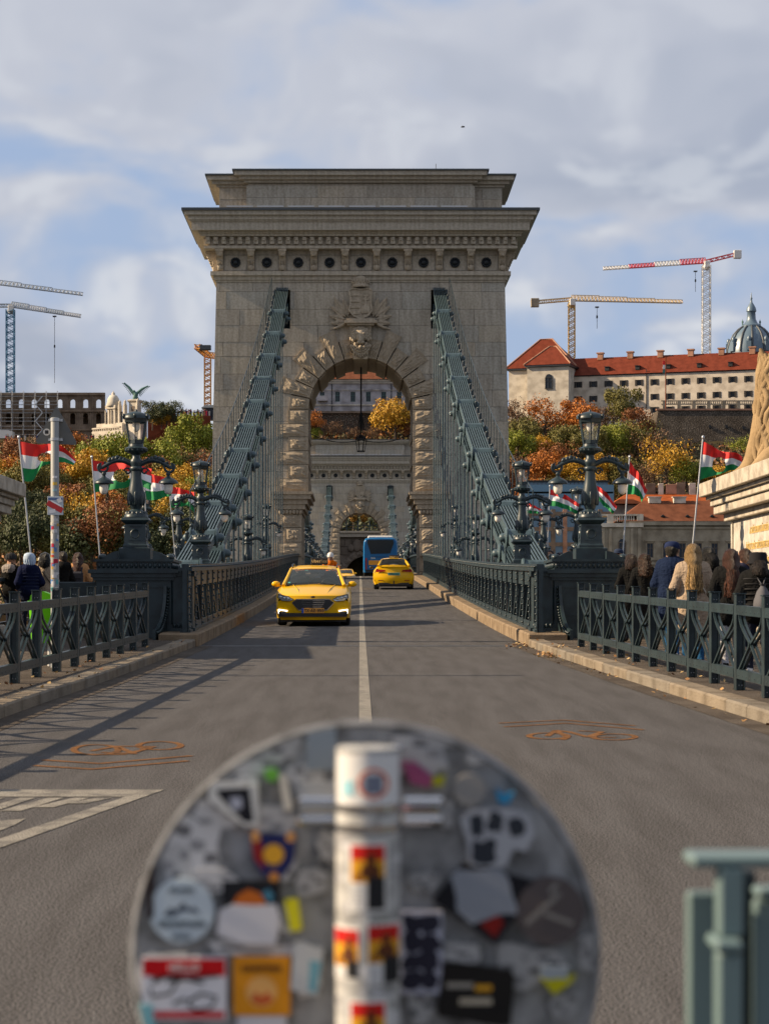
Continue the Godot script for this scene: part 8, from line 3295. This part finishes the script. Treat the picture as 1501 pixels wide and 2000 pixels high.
	if o.has("hat"):
		m = MB.new()
		var hy := 1.66 * s
		match o.hat:
			"beanie":
				m.lathe([[0.118, -0.02], [0.124, 0.0], [0.122, 0.04], [0.11, 0.08], [0.075, 0.115], [0.0, 0.128]], 16, Transform3D(Basis.IDENTITY, Vector3(0, hy + 0.0, 0.01)))
				for k in 16:
					var a := TAU * k / 16
					m.tube([Vector3(cos(a) * 0.12, hy, 0.01 + sin(a) * 0.12), Vector3(cos(a) * 0.11, hy + 0.075, 0.01 + sin(a) * 0.11), Vector3(0, hy + 0.13, 0.01)], [0.012, 0.01, 0.005], 5)
			"cap":
				m.lathe([[0.112, 0.0], [0.12, 0.02], [0.118, 0.06], [0.1, 0.095], [0.06, 0.115], [0.0, 0.12]], 16, Transform3D(Basis.IDENTITY, Vector3(0, hy, 0.01)))
				m.ball(Vector3(0, hy + 0.01, -0.13), Vector3(0.09, 0.014, 0.08), 12, 5)
			"bucket":
				m.lathe([[0.16, -0.03], [0.12, 0.02], [0.115, 0.1], [0.1, 0.12], [0.0, 0.125]], 16, Transform3D(Basis.IDENTITY, Vector3(0, hy, 0.01)))
			"scarf":
				m.lathe([[0.1, -0.14], [0.12, -0.08], [0.125, 0.0], [0.122, 0.05], [0.1, 0.1], [0.05, 0.125], [0.0, 0.13]], 16, Transform3D(Basis.IDENTITY, Vector3(0, hy, 0.02)))
				for k in 9:
					var a := PI * k / 8
					m.tube([Vector3(cos(a) * 0.115, hy + 0.06, 0.02 + sin(a) * 0.1), Vector3(cos(a) * 0.12, hy - 0.06, 0.03 + sin(a) * 0.11), Vector3(cos(a) * 0.09, hy - 0.16, 0.05 + sin(a) * 0.1)], 0.012, 5)
		part(t, "hat" if o.hat != "scarf" else "headscarf", m, cmat(o.get("hat_c", lin(0.02, 0.02, 0.03)), 0.85))
	if o.has("bag"):
		m = MB.new()
		var bc := Vector3(0.0, 1.16, 0.24 + puff) * s
		m.bbox(bc, Vector3(0.28, 0.3, 0.13), 0.035)
		m.bbox(bc + Vector3(0, 0.05, 0.07), Vector3(0.22, 0.14, 0.03), 0.012)
		for k in [-1, 1]:
			m.tube([bc + Vector3(k * 0.1, 0.14, -0.04), Vector3(k * 0.11, 1.47, 0.09) * s, Vector3(k * 0.13, 1.46, -0.06) * s, Vector3(k * 0.14, 1.2, -0.17) * s], 0.018, 6)
		part(t, "backpack", m, cmat(o.bag, 0.7))
	if o.has("sack"):
		m = MB.new()
		var sc := Vector3(0.02, 1.08, 0.22 + puff) * s
		m.lathe([[0.0, -0.2], [0.09, -0.19], [0.13, -0.1], [0.12, 0.0], [0.08, 0.12], [0.03, 0.19], [0.05, 0.22], [0.0, 0.22]], 12, Transform3D(Basis.IDENTITY.scaled(Vector3(1, 1, 0.55)), sc))
		for k in [-1, 1]:
			m.tube([sc + Vector3(0, 0.19, 0), Vector3(k * 0.1, 1.5, 0.12 + puff) * s, Vector3(k * 0.14, 1.46, -0.08) * s], 0.008, 5)
		part(t, "drawstring_bag", m, cmat(o.sack, 0.7))
	if o.has("strap"):
		m = MB.new()
		m.tube([Vector3(-0.15, 1.49, 0.06) * s, Vector3(0.0, 1.3, 0.19) * s, Vector3(0.17, 1.05, 0.14) * s], 0.012, 6)
		part(t, "bag_strap", m, cmat(o.strap, 0.6))
	if o.has("headphones"):
		m = MB.new()
		m.strip([Vector3(-0.12, 1.64, 0.0) * s, Vector3(-0.1, 1.74, 0.0) * s, Vector3(0, 1.79, 0.0) * s, Vector3(0.1, 1.74, 0.0) * s, Vector3(0.12, 1.64, 0.0) * s], 0.03, 0.014, Vector3(0, 0, 1))
		for k in [-1, 1]:
			m.ball(Vector3(k * 0.12, 1.63, 0.0) * s, Vector3(0.025, 0.045, 0.04), 10, 6)
		part(t, "headphones", m, MT.white)
	if o.has("quilt"):
		m = MB.new()
		for k in 7:
			var y := 0.95 + k * 0.075
			var pts := []
			for i in 13:
				var a := -0.2 + (PI + 0.4) * i / 12.0
				pts.append(Vector3(cos(a) * (0.2 + puff), y, sin(a) * (0.16 + puff * 1.1)) * s)
			m.tube(pts, 0.014, 6)
		part(t, "quilting", m, cmat(o.quilt, 0.6))
	return t

func build_people() -> void:
	var blk := Color(0.012, 0.012, 0.014)
	person("person in black jacket and grey knitted beanie at the pedestal corner", 22, 46, 1.62, {"coat": blk, "hat": "beanie", "hat_c": lin(0.03, 0.03, 0.033), "style": "none", "hood": Color(0.3, 0.27, 0.25), "arms": "phone", "turn": -0.5})
	person("person in navy puffer coat and pale blue headscarf by the bin", 57, 45.6, 1.62, {"coat": Color(0.012, 0.018, 0.05), "puff": 0.03, "hat": "scarf", "hat_c": lin(0.42, 0.52, 0.66), "style": "none", "quilt": lin(0.012, 0.018, 0.05), "hood": Color(0.012, 0.018, 0.05), "turn": 0.5})
	person("person in beige coat with pale headphones over black hair", 88, 46, 1.64, {"coat": Color(0.42, 0.33, 0.24), "style": "bob", "hair": Color(0.01, 0.008, 0.008), "headphones": true, "strap": lin(0.02, 0.018, 0.02), "coat_len": 0.55})
	person("person in black coat standing behind the sign pole", 122, 48, 1.68, {"coat": blk, "coat_len": 0.6, "turn": 0.8, "hood": blk, "hair": Color(0.06, 0.04, 0.03)})
	person("person with long brown hair, tan jacket and dark backpack by the big lamp pedestal", 153, 49, 1.66, {"coat": Color(0.42, 0.22, 0.1), "style": "longer", "hair": Color(0.09, 0.03, 0.015), "bag": lin(0.03, 0.03, 0.036), "legs": Color(0.01, 0.01, 0.012), "puff": 0.015})
	person("person with light brown hair half hidden by the big lamp pedestal", 236, 58, 1.68, {"coat": blk, "style": "curly", "hair": Color(0.18, 0.09, 0.04), "turn": 2.4})
	person("person with short grey hair behind the lamp pedestal", 301, 60, 1.7, {"coat": Color(0.02, 0.025, 0.04), "style": "short", "hair": Color(0.45, 0.4, 0.35), "turn": 2.0})
	# footway beside the lion
	person("person in dark blue coat and navy cap walking along the railing", 1312, 33, 1.76, {"coat": Color(0.012, 0.02, 0.048), "coat_len": 0.62, "legs": Color(0.02, 0.1, 0.24), "shoe": Color(0.7, 0.68, 0.64), "hat": "cap", "hat_c": lin(0.012, 0.02, 0.06), "puff": 0.03, "stride": 0.12, "turn": -0.5, "hair": Color(0.05, 0.04, 0.03), "arms": "down"})
	person("person with long blond hair and beige belted coat with hood", 1352, 31, 1.71, {"coat": Color(0.34, 0.26, 0.19), "coat_len": 0.42, "legs": Color(0.02, 0.08, 0.18), "style": "longer", "hair": Color(0.5, 0.31, 0.12), "strap": lin(0.4, 0.36, 0.3), "puff": 0.02})
	person("person with long auburn hair, black coat and pale grey jeans", 1426, 30, 1.63, {"coat": blk, "legs": Color(0.35, 0.35, 0.37), "style": "longer", "hair": Color(0.1, 0.032, 0.014), "puff": 0.03, "coat_len": 0.7, "stride": -0.08})
	person("person with short curly brown hair in front of the inscription", 1452, 34, 1.66, {"coat": Color(0.03, 0.03, 0.05), "style": "bob", "hair": Color(0.12, 0.05, 0.025), "puff": 0.02, "turn": 1.1})
	person("person in black hat and glossy black puffer jacket with grey drawstring bag", 1479, 28.5, 1.56, {"coat": Color(0.012, 0.012, 0.013), "hat": "bucket", "hat_c": lin(0.012, 0.012, 0.014), "style": "bob", "puff": 0.055, "quilt": lin(0.012, 0.012, 0.013), "sack": lin(0.09, 0.09, 0.1), "shoe": Color(0.75, 0.74, 0.72), "hood": Color(0.012, 0.012, 0.013), "stride": 0.14})
	person("person with straight dark hair and black coat next to the iron pedestal", 1231, 40, 1.6, {"coat": blk, "style": "bob", "hair": Color(0.05, 0.025, 0.018), "coat_len": 0.5})
	person("person with curly dark brown hair and black coat beside the iron pedestal", 1257, 39, 1.6, {"coat": blk, "style": "curly", "hair": Color(0.07, 0.03, 0.015), "coat_len": 0.5})
	person("person in black jacket walking in the shade of the blond one", 1380, 33, 1.68, {"coat": blk, "style": "bob", "hair": Color(0.015, 0.012, 0.01), "turn": 0.4})
	person("person in cap facing the camera beside a flag pole", 1207, 54, 1.76, {"coat": Color(0.03, 0.06, 0.08), "hat": "cap", "hat_c": lin(0.02, 0.03, 0.06), "turn": 2.9, "style": "short"})
	var i := 0
	for q in [[1074, 62, 1.74, 2.6], [1093, 60, 1.66, 2.9], [1112, 61, 1.72, 3.3], [1066, 66, 1.7, 0.2]]:
		person(["person with fair skin walking this way behind the low end of the chain", "person in dark beanie walking this way behind the chain", "person with dark hair walking this way beside the lamp pedestal", "person walking off along the footway past the chain"][i], q[0], q[1], q[2], {"coat": [blk, Color(0.03, 0.02, 0.02), Color(0.08, 0.04, 0.03), blk][i], "style": ["short", "none", "bob", "short"][i], "turn": q[3], "hair": Color(0.06, 0.03, 0.02)} if i != 1 else {"coat": blk, "hat": "beanie", "style": "none", "turn": q[3]})
		i += 1

# ---------------------------------------------------------------- round sign close to the camera
func build_sign() -> void:
	var d := 2.78
	var c := P(712, 1864, d)
	var t := thing("round_sign", "back of a round grey traffic sign covered in torn stickers", "road sign", c)
	var R := 459.0 * d / F
	var S := d / F
	var m := MB.new()
	m.lathe([[0.0, -0.004], [R - 0.004, -0.004], [R, -0.001], [R, 0.006], [R - 0.006, 0.008], [R - 0.01, 0.0], [0.0, 0.0]], 64, Transform3D(Basis(Vector3.RIGHT, PI / 2), Vector3.ZERO))
	var grey_tex := ntex(40, 0.01, 4, grey(0.7), grey(0.9), grey(1.0))
	var dm := textured("sign_back", lin(0.33, 0.335, 0.345), 0.5, grey_tex, 3.0)
	var plate := part(t, "disc", m, dm)
	var layer := [0]
	var sk := func(pts: Array, col: Color, par: Node = null, nm := "sticker") -> MeshInstance3D:
		var poly := PackedVector2Array()
		for p in pts:
			poly.append(Vector2((p[0] - 712.0) * S, (1864.0 - p[1]) * S))
		layer[0] += 1
		var mm := MB.new()
		var z = 0.0008 + layer[0] * 0.00012
		var disc := PackedVector2Array()
		for k in 48:
			disc.append(Vector2(cos(TAU * k / 48), sin(TAU * k / 48)) * (R - 0.008))
		for piece in Geometry2D.intersect_polygons(poly, disc):
			if not Geometry2D.triangulate_polygon(piece).is_empty():
				mm.prism(piece, 0.0, z)
		if mm.v.is_empty():
			mm.box(Vector3.ZERO, Vector3(0.002, 0.002, 0.001))
		return part(par if par else plate, nm, mm, cmat(col, 0.55))
	var rect := func(x0, y0, x1, y1): return [[x0, y0], [x1, y0], [x1, y1], [x0, y1]]
	var rot := func(cx, cy, w, h, a):
		var o := []
		for q in [[-1, -1], [1, -1], [1, 1], [-1, 1]]:
			var v := Vector2(q[0] * w * 0.5, q[1] * h * 0.5).rotated(a)
			o.append([cx + v.x, cy + v.y])
		return o
	var circ := func(cx, cy, r):
		var o := []
		for k in 24:
			o.append([cx + r * cos(TAU * k / 24), cy + r * sin(TAU * k / 24)])
		return o
	var torn := func(cx, cy, w, h, sd):
		var rr := RandomNumberGenerator.new()
		rr.seed = sd
		var o := []
		for k in 14:
			var a := TAU * k / 14
			var f := 0.7 + 0.45 * rr.randf()
			o.append([cx + w * 0.5 * f * signf(cos(a)) * pow(absf(cos(a)), 0.6), cy + h * 0.5 * f * signf(sin(a)) * pow(absf(sin(a)), 0.6)])
		return o
	var pale := lin(0.5, 0.5, 0.5)
	var mid := lin(0.33, 0.34, 0.35)
	# torn paper remains
	var i := 0
	for q in [[385, 1650, 110, 120, 0.46], [345, 1690, 60, 90, 0.36], [430, 1590, 120, 60, 0.42], [500, 1480, 130, 60, 0.4], [540, 1450, 90, 70, 0.3], [480, 1560, 60, 110, 0.44], [600, 1520, 70, 70, 0.38], [540, 1600, 90, 60, 0.35], [485, 1800, 120, 80, 0.55], [550, 1790, 60, 60, 0.5], [500, 1850, 200, 40, 0.42], [600, 1890, 60, 110, 0.5], [290, 1900, 40, 90, 0.4], [620, 1440, 60, 60, 0.3], [820, 1470, 110, 90, 0.3], [870, 1440, 90, 40, 0.26], [940, 1470, 60, 40, 0.3], [870, 1590, 30, 60, 0.32], [1000, 1610, 60, 30, 0.28], [1010, 1890, 90, 100, 0.26], [1060, 1880, 80, 60, 0.25], [1145, 1860, 40, 80, 0.24], [1100, 1960, 60, 60, 0.24], [820, 1960, 60, 70, 0.3], [900, 1860, 80, 40, 0.3], [830, 1720, 60, 40, 0.27], [610, 1720, 60, 50, 0.28], [640, 1650, 40, 60, 0.28], [420, 1720, 90, 50, 0.42], [330, 1870, 90, 20, 0.3], [560, 1690, 50, 60, 0.3]]:
		var tp: MeshInstance3D = sk.call(torn.call(q[0], q[1], q[2], q[3], 60 + i), lin(q[4] * 1.25, q[4] * 1.25, q[4] * 1.27))
		for e in 3:
			var g := q[4] * (0.35 + 0.5 * ((i * 7 + e * 5) % 10) / 10.0) as float
			sk.call(torn.call(q[0] + (e - 1) * q[2] * 0.24, q[1] + ((i + e) % 3 - 1) * q[3] * 0.22, q[2] * 0.3, q[3] * 0.2, 300 + i * 3 + e), lin(g, g, g * 1.05), tp, "print")
		i += 1
	sk.call(rect.call(600, 1412, 656, 1502), lin(0.22, 0.26, 0.3))
	sk.call(rect.call(585, 1525, 656, 1585), lin(0.38, 0.39, 0.4))
	# black square on a white patch
	var a: MeshInstance3D = sk.call([[412, 1525], [502, 1530], [505, 1612], [480, 1612], [408, 1560]], lin(0.6, 0.6, 0.58))
	sk.call([[422, 1540], [488, 1536], [497, 1603], [478, 1604], [430, 1555]], lin(0.015, 0.015, 0.02), a, "print")
	sk.call(torn.call(462, 1565, 26, 26, 7), lin(0.4, 0.42, 0.5), a, "print")
	sk.call([[517, 1502], [540, 1500], [546, 1516], [534, 1526], [520, 1520]], lin(0.15, 0.42, 0.06))
	sk.call([[545, 1512], [558, 1510], [572, 1578], [556, 1582]], lin(0.62, 0.58, 0.5))
	# crest
	a = sk.call([[490, 1628], [580, 1628], [574, 1680], [556, 1706], [535, 1716], [512, 1704], [496, 1678]], lin(0.02, 0.025, 0.1))
	sk.call([[492, 1640], [512, 1640], [518, 1696], [498, 1676]], lin(0.25, 0.02, 0.02), a, "print")
	sk.call(circ.call(535, 1666, 20), lin(0.65, 0.34, 0.03), a, "print")
	sk.call(circ.call(500, 1633, 9), lin(0.6, 0.3, 0.1), a, "print")
	sk.call(circ.call(568, 1633, 9), lin(0.6, 0.3, 0.1), a, "print")
	sk.call(circ.call(536, 1710, 9), lin(0.6, 0.25, 0.05), a, "print")
	# black card with orange dome and torn white below
	a = sk.call(rect.call(436, 1718, 547, 1790), lin(0.015, 0.016, 0.02))
	sk.call([[455, 1765], [465, 1745], [487, 1733], [510, 1742], [522, 1765]], lin(0.5, 0.13, 0.02), a, "print")
	sk.call([[512, 1742], [525, 1732], [536, 1745], [530, 1762]], lin(0.06, 0.2, 0.3), a, "print")
	sk.call([[430, 1775], [455, 1762], [500, 1765], [540, 1762], [548, 1790], [538, 1842], [470, 1838], [425, 1820]], lin(0.6, 0.6, 0.64))
	sk.call([[556, 1755], [582, 1752], [590, 1812], [568, 1816]], lin(0.65, 0.6, 0.02))
	# round pale blue sticker with mountain drawing
	a = sk.call(circ.call(357, 1776, 63), lin(0.5, 0.58, 0.64))
	sk.call([[320, 1785], [335, 1768], [345, 1774], [360, 1758], [372, 1772], [380, 1766], [395, 1782], [360, 1776], [340, 1788]], lin(0.08, 0.1, 0.13), a, "print")
	for q in [["ISLAND", 1734, 0.009], ["MOUNTAIN", 1800, 0.011], ["HOTEL", 1825, 0.008]]:
		words(a, "print", q[0], q[2], Vector3((357 - 712) * S, (1864 - q[1]) * S, 0.0013 + layer[0] * 0.00012), cmat(lin(0.1, 0.13, 0.16)))
	sk.call(rect.call(290, 1690, 303, 1790), lin(0.04, 0.03, 0.03))
	# red and white name tag
	a = sk.call(rect.call(280, 1866, 444, 1988), lin(0.66, 0.66, 0.7))
	sk.call(rect.call(282, 1868, 442, 1902), lin(0.5, 0.008, 0.012), a, "print")
	sk.call(rect.call(284, 1970, 440, 1984), lin(0.5, 0.008, 0.012), a, "print")
	words(a, "print", "HELLO", 0.013, Vector3((362 - 712) * S, (1864 - 1885) * S, 0.0013 + layer[0] * 0.00012), MT.white)
	m = MB.new()
	for q in [[[300, 1915], [330, 1900], [350, 1910], [335, 1935], [300, 1942], [296, 1925]], [[330, 1912], [390, 1904], [430, 1900]], [[370, 1950], [395, 1935], [425, 1942], [415, 1962], [385, 1968], [368, 1955]], [[340, 1955], [365, 1945]], [[300, 1905], [345, 1902], [400, 1915]]]:
		var pts := []
		for p in q:
			pts.append(Vector3((p[0] - 712) * S, (1864 - p[1]) * S, 0.0016 + layer[0] * 0.00012))
		m.strip(pts, 0.001, 0.0035, Vector3(0, 0, 1))
	part(a, "print", m, MT.dark)
	# orange label
	a = sk.call(rect.call(457, 1865, 567, 1978), lin(0.62, 0.25, 0.015))
	sk.call(circ.call(512, 1932, 30), lin(0.66, 0.36, 0.12), a, "print")
	sk.call([[490, 1950], [500, 1932], [512, 1942], [524, 1932], [536, 1950], [512, 1960]], lin(0.5, 0.1, 0.03), a, "print")
	words(a, "print", "CAMPING", 0.011, Vector3((512 - 712) * S, (1864 - 1886) * S, 0.0013 + layer[0] * 0.00012), cmat(lin(0.12, 0.05, 0.02)))
	sk.call(rect.call(465, 1980, 560, 2060), lin(0.5, 0.5, 0.55))
	a = sk.call([[575, 1838], [632, 1850], [620, 1940], [568, 1928]], lin(0.48, 0.5, 0.52))
	sk.call([[605, 1870], [628, 1874], [618, 1935], [602, 1930]], lin(0.16, 0.36, 0.45), a, "print")
	sk.call([[260, 1960], [300, 1955], [310, 2040], [270, 2040]], lin(0.2, 0.45, 0.5))
	# right half
	sk.call([[785, 1488], [812, 1488], [845, 1515], [838, 1536], [800, 1528]], lin(0.3, 0.07, 0.16))
	sk.call([[843, 1516], [868, 1514], [864, 1532], [844, 1532]], lin(0.4, 0.38, 0.02))
	sk.call(circ.call(915, 1541, 31), lin(0.26, 0.25, 0.24))
	sk.call([[965, 1538], [980, 1550], [1002, 1546], [990, 1568], [972, 1566]], lin(0.03, 0.22, 0.42))
	a = sk.call([[897, 1600], [915, 1578], [985, 1575], [1030, 1590], [1042, 1625], [1025, 1660], [1000, 1655], [985, 1690], [915, 1690], [910, 1640]], lin(0.36, 0.37, 0.4))
	for q in [[930, 1610, 30, 50], [965, 1605, 34, 44], [1005, 1612, 36, 40], [945, 1660, 50, 50]]:
		sk.call(torn.call(q[0], q[1], q[2], q[3], 900 + int(q[0])), lin(0.03, 0.035, 0.045), a, "print")
	a = sk.call([[845, 1756], [905, 1682], [1056, 1722], [964, 1840]], lin(0.012, 0.012, 0.016))
	sk.call(torn.call(945, 1745, 130, 110, 31), lin(0.24, 0.26, 0.3), a, "print")
	sk.call([[935, 1800], [970, 1782], [982, 1798], [964, 1826]], lin(0.2, 0.012, 0.01), a, "print")
	a = sk.call(circ.call(1072, 1776, 66), lin(0.09, 0.075, 0.075))
	for q in [[[1025, 1800], [1090, 1740]], [[1060, 1780], [1115, 1800]], [[1070, 1740], [1085, 1720]]]:
		m = MB.new()
		var pts := []
		for p in q:
			pts.append(Vector3((p[0] - 712) * S, (1864 - p[1]) * S, 0.0016 + layer[0] * 0.00012))
		m.strip(pts, 0.001, 0.006, Vector3(0, 0, 1))
		part(a, "print", m, cmat(lin(0.2, 0.19, 0.18)))
	a = sk.call(rect.call(782, 1776, 862, 1936), lin(0.4, 0.41, 0.5))
	for k in 8:
		sk.call(torn.call(805 + (k % 2) * 32, 1800 + (k / 2) * 36, 44, 38, 400 + k), lin(0.02, 0.02, 0.035), a, "print")
	a = sk.call([[862, 1878], [995, 1890], [1002, 1905], [994, 1996], [978, 2000], [856, 1978], [852, 1970]], lin(0.012, 0.011, 0.011))
	sk.call(rect.call(925, 1918, 958, 1930), lin(0.5, 0.26, 0.02), a, "print")
	sk.call(rect.call(870, 1914, 922, 1924), lin(0.25, 0.24, 0.22), a, "print")
	sk.call(rect.call(895, 1944, 958, 1956), lin(0.35, 0.32, 0.26), a, "print")
	sk.call([[1052, 1906], [1120, 1900], [1112, 1914], [1078, 1937]], lin(0.42, 0.4, 0.01))
	sk.call(torn.call(1080, 1895, 60, 26, 77), lin(0.28, 0.32, 0.36))
	# pole on the near side of the disc
	var pr := 62.0 * 2.7 / F
	var pc := P(718, 1864, 2.7) - c
	var zc := pc.z
	var Sp := 2.7 / F
	m = MB.new()
	var ptop := (1864.0 - 1457.0) * Sp + pc.y
	var pbot := ry(2.7) - c.y
	m.lathe([[pr, pbot], [pr, ptop - 0.002], [pr - 0.004, ptop], [0.0, ptop]], 32, Transform3D(Basis.IDENTITY, Vector3(pc.x, 0, zc)))
	var pole := part(t, "pole", m, textured("pole_white", lin(0.5, 0.5, 0.49), 0.45, grey_tex, 5.0))
	var pk := func(x0: float, x1: float, y0: float, y1: float, col: Color, r := 0.0006):
		var mm := MB.new()
		var an := func(px): return asin(clampf((px - 718.0) * Sp / pr, -1.0, 1.0))
		ribbon(mm, Vector3(pc.x, 0, zc), pr + r, (1864 - y1) * Sp + pc.y, (1864 - y0) * Sp + pc.y, an.call(x0), an.call(x1))
		part(pole, "sticker", mm, cmat(col, 0.5))
	pk.call(660, 778, 1470, 1578, lin(0.6, 0.6, 0.6))
	var rp := RandomNumberGenerator.new()
	rp.seed = 21
	for e in 60:
		var bx := rp.randf_range(655, 770)
		var by := rp.randf_range(1590, 2040)
		var gg := rp.randf_range(0.2, 0.6)
		pk.call(bx, minf(bx + rp.randf_range(8, 40), 780.0), by, by + rp.randf_range(6, 34), lin(gg, gg, gg * rp.randf_range(0.92, 1.06)), 0.0005 + 0.000004 * e)
	for q in [[686, 750, 1645, 1772], [657, 700, 1808, 1905], [718, 777, 1800, 1915], [686, 750, 1948, 2080]]:
		var w: float = q[1] - q[0]
		pk.call(q[0] - 4, q[1] + 4, q[2] - 6, q[3], lin(0.66, 0.65, 0.62), 0.0008)
		pk.call(q[0], q[1], q[2], q[2] + 30, lin(0.48, 0.015, 0.012), 0.0011)
		pk.call(q[0], q[1], q[2] + 28, q[2] + 72, lin(0.62, 0.3, 0.02), 0.0012)
		pk.call(q[0] + w * 0.45, q[0] + w * 0.72, q[2] + 16, q[2] + 40, lin(0.12, 0.035, 0.012), 0.0014)
		pk.call(q[0] + w * 0.3, q[0] + w * 0.86, q[2] + 38, q[2] + 62, lin(0.1, 0.035, 0.015), 0.0014)
		pk.call(q[0] + w * 0.1, q[0] + w * 0.3, q[2] + 52, q[2] + 70, lin(0.25, 0.1, 0.02), 0.0014)
		pk.call(q[0] + w * 0.48, q[1], q[2] + 60, q[3] - 4, lin(0.02, 0.02, 0.022), 0.0015)
		pk.call(q[0], q[0] + w * 0.48, q[2] + 72, q[3] - 4, lin(0.6, 0.6, 0.6), 0.0013)
		for e in 5:
			pk.call(q[0] + w * 0.06, q[0] + w * 0.4, q[2] + 80 + e * 8, q[2] + 82 + e * 8, lin(0.25, 0.25, 0.26), 0.0016)
	# ring print near the top
	m = MB.new()
	for k in 20:
		for q in [[30.0, 24.0, 0], [20.0, 0.0, 1]]:
			if (q[2] == 1):
				continue
			var a0 := TAU * k / 20
			var a1 := TAU * (k + 1) / 20
			var pt := func(r: float, an: float):
				var px := 728.0 + r * cos(an)
				var th := asin(clampf((px - 718.0) * Sp / pr, -1.0, 1.0))
				return Vector3(pc.x + sin(th) * (pr + 0.0012), (1864 - (1526.0 + r * sin(an))) * Sp + pc.y, zc + cos(th) * (pr + 0.0012))
			m.quad(pt.call(q[0], a0), pt.call(q[0], a1), pt.call(q[1], a1), pt.call(q[1], a0))
	part(pole, "ring_print", m, cmat(lin(0.6, 0.16, 0.08)))
	pk.call(712, 745, 1510, 1545, lin(0.16, 0.18, 0.24), 0.0012)
	pk.call(670, 690, 1520, 1550, lin(0.3, 0.55, 0.62), 0.0012)
	# steel clamp
	m = MB.new()
	for y in [1573.0, 1612.0]:
		var yy = (1864 - y) * Sp + pc.y
		m.bbox(Vector3((620 - 712) * S, yy, 0.02), Vector3(0.052, 0.011, 0.012), 0.004)
		m.bbox(Vector3((825 - 712) * S, yy, 0.02), Vector3(0.056, 0.011, 0.012), 0.004)
		m.lathe([[pr + 0.001, -0.004], [pr + 0.004, -0.004], [pr + 0.004, 0.004], [pr + 0.001, 0.004]], 32, Transform3D(Basis.IDENTITY, Vector3(pc.x, yy, zc)))
	m.bbox(Vector3((620 - 712) * S, (1864 - 1592) * S, 0.008), Vector3(0.04, 0.02, 0.01), 0.003)
	m.bbox(Vector3((820 - 712) * S, (1864 - 1592) * S, 0.008), Vector3(0.05, 0.022, 0.012), 0.003)
	part(t, "clamp", m, MT.chrome)
	m = MB.new()
	m.ball(Vector3((760 - 712) * S, (1864 - 1459) * S, 0.02), Vector3(0.018, 0.006, 0.01), 10, 6)
	part(t, "bolt", m, MT.chrome)

func build_litter() -> void:
	var m := MB.new()
	m.colored = true
	var r := RandomNumberGenerator.new()
	r.seed = 3
	for k in 420:
		var x := 0.0
		var d := 0.0
		if k < 110:
			var g := gpt(1074 + r.randfn() * 12, 1282 + r.randfn() * 2)
			x = g[0]; d = g[1]
		elif k < 200:
			var g := gpt(1018 + r.randfn() * 16, 1263 + r.randfn() * 2)
			x = g[0]; d = g[1]
		elif k < 255:
			d = r.randf_range(17, 40)
			x = table(KR, d) - absf(r.randfn()) * 0.12
		else:
			d = r.randf_range(18, 40)
			x = (table(KL, d) - r.randf() * 0.8) if r.randf() < 0.6 else table(KR, d) + 0.2 + r.randf() * 0.8
		var lift := 0.012 if x > table(KL, d) and x < table(KR, d) else 0.15
		var p := Vector3(x, ry(d) + lift + (r.randf() * 0.05 if k < 200 else 0.0), -d)
		var n := (Vector3.UP + Vector3(r.randfn(), 0, r.randfn()) * 0.5).normalized()
		var u := n.cross(Vector3(r.randfn(), r.randfn(), r.randfn())).normalized() * r.randf_range(0.018, 0.04)
		var w := n.cross(u).normalized() * r.randf_range(0.012, 0.03)
		m.col = [Color(0.28, 0.14, 0.05), Color(0.36, 0.2, 0.07), Color(0.18, 0.09, 0.04), Color(0.4, 0.28, 0.12)][r.randi() % 4]
		m.tri(p - u, p + w, p + u, n, n, n)
		m.tri(p - u, p + u, p - w, n, n, n)
	var o := part(self, "fallen_leaves", m, MT.leaf)
	meta(o, "dry brown leaves lying along the kerbs", "leaves")
	o.set_meta("kind", "stuff")
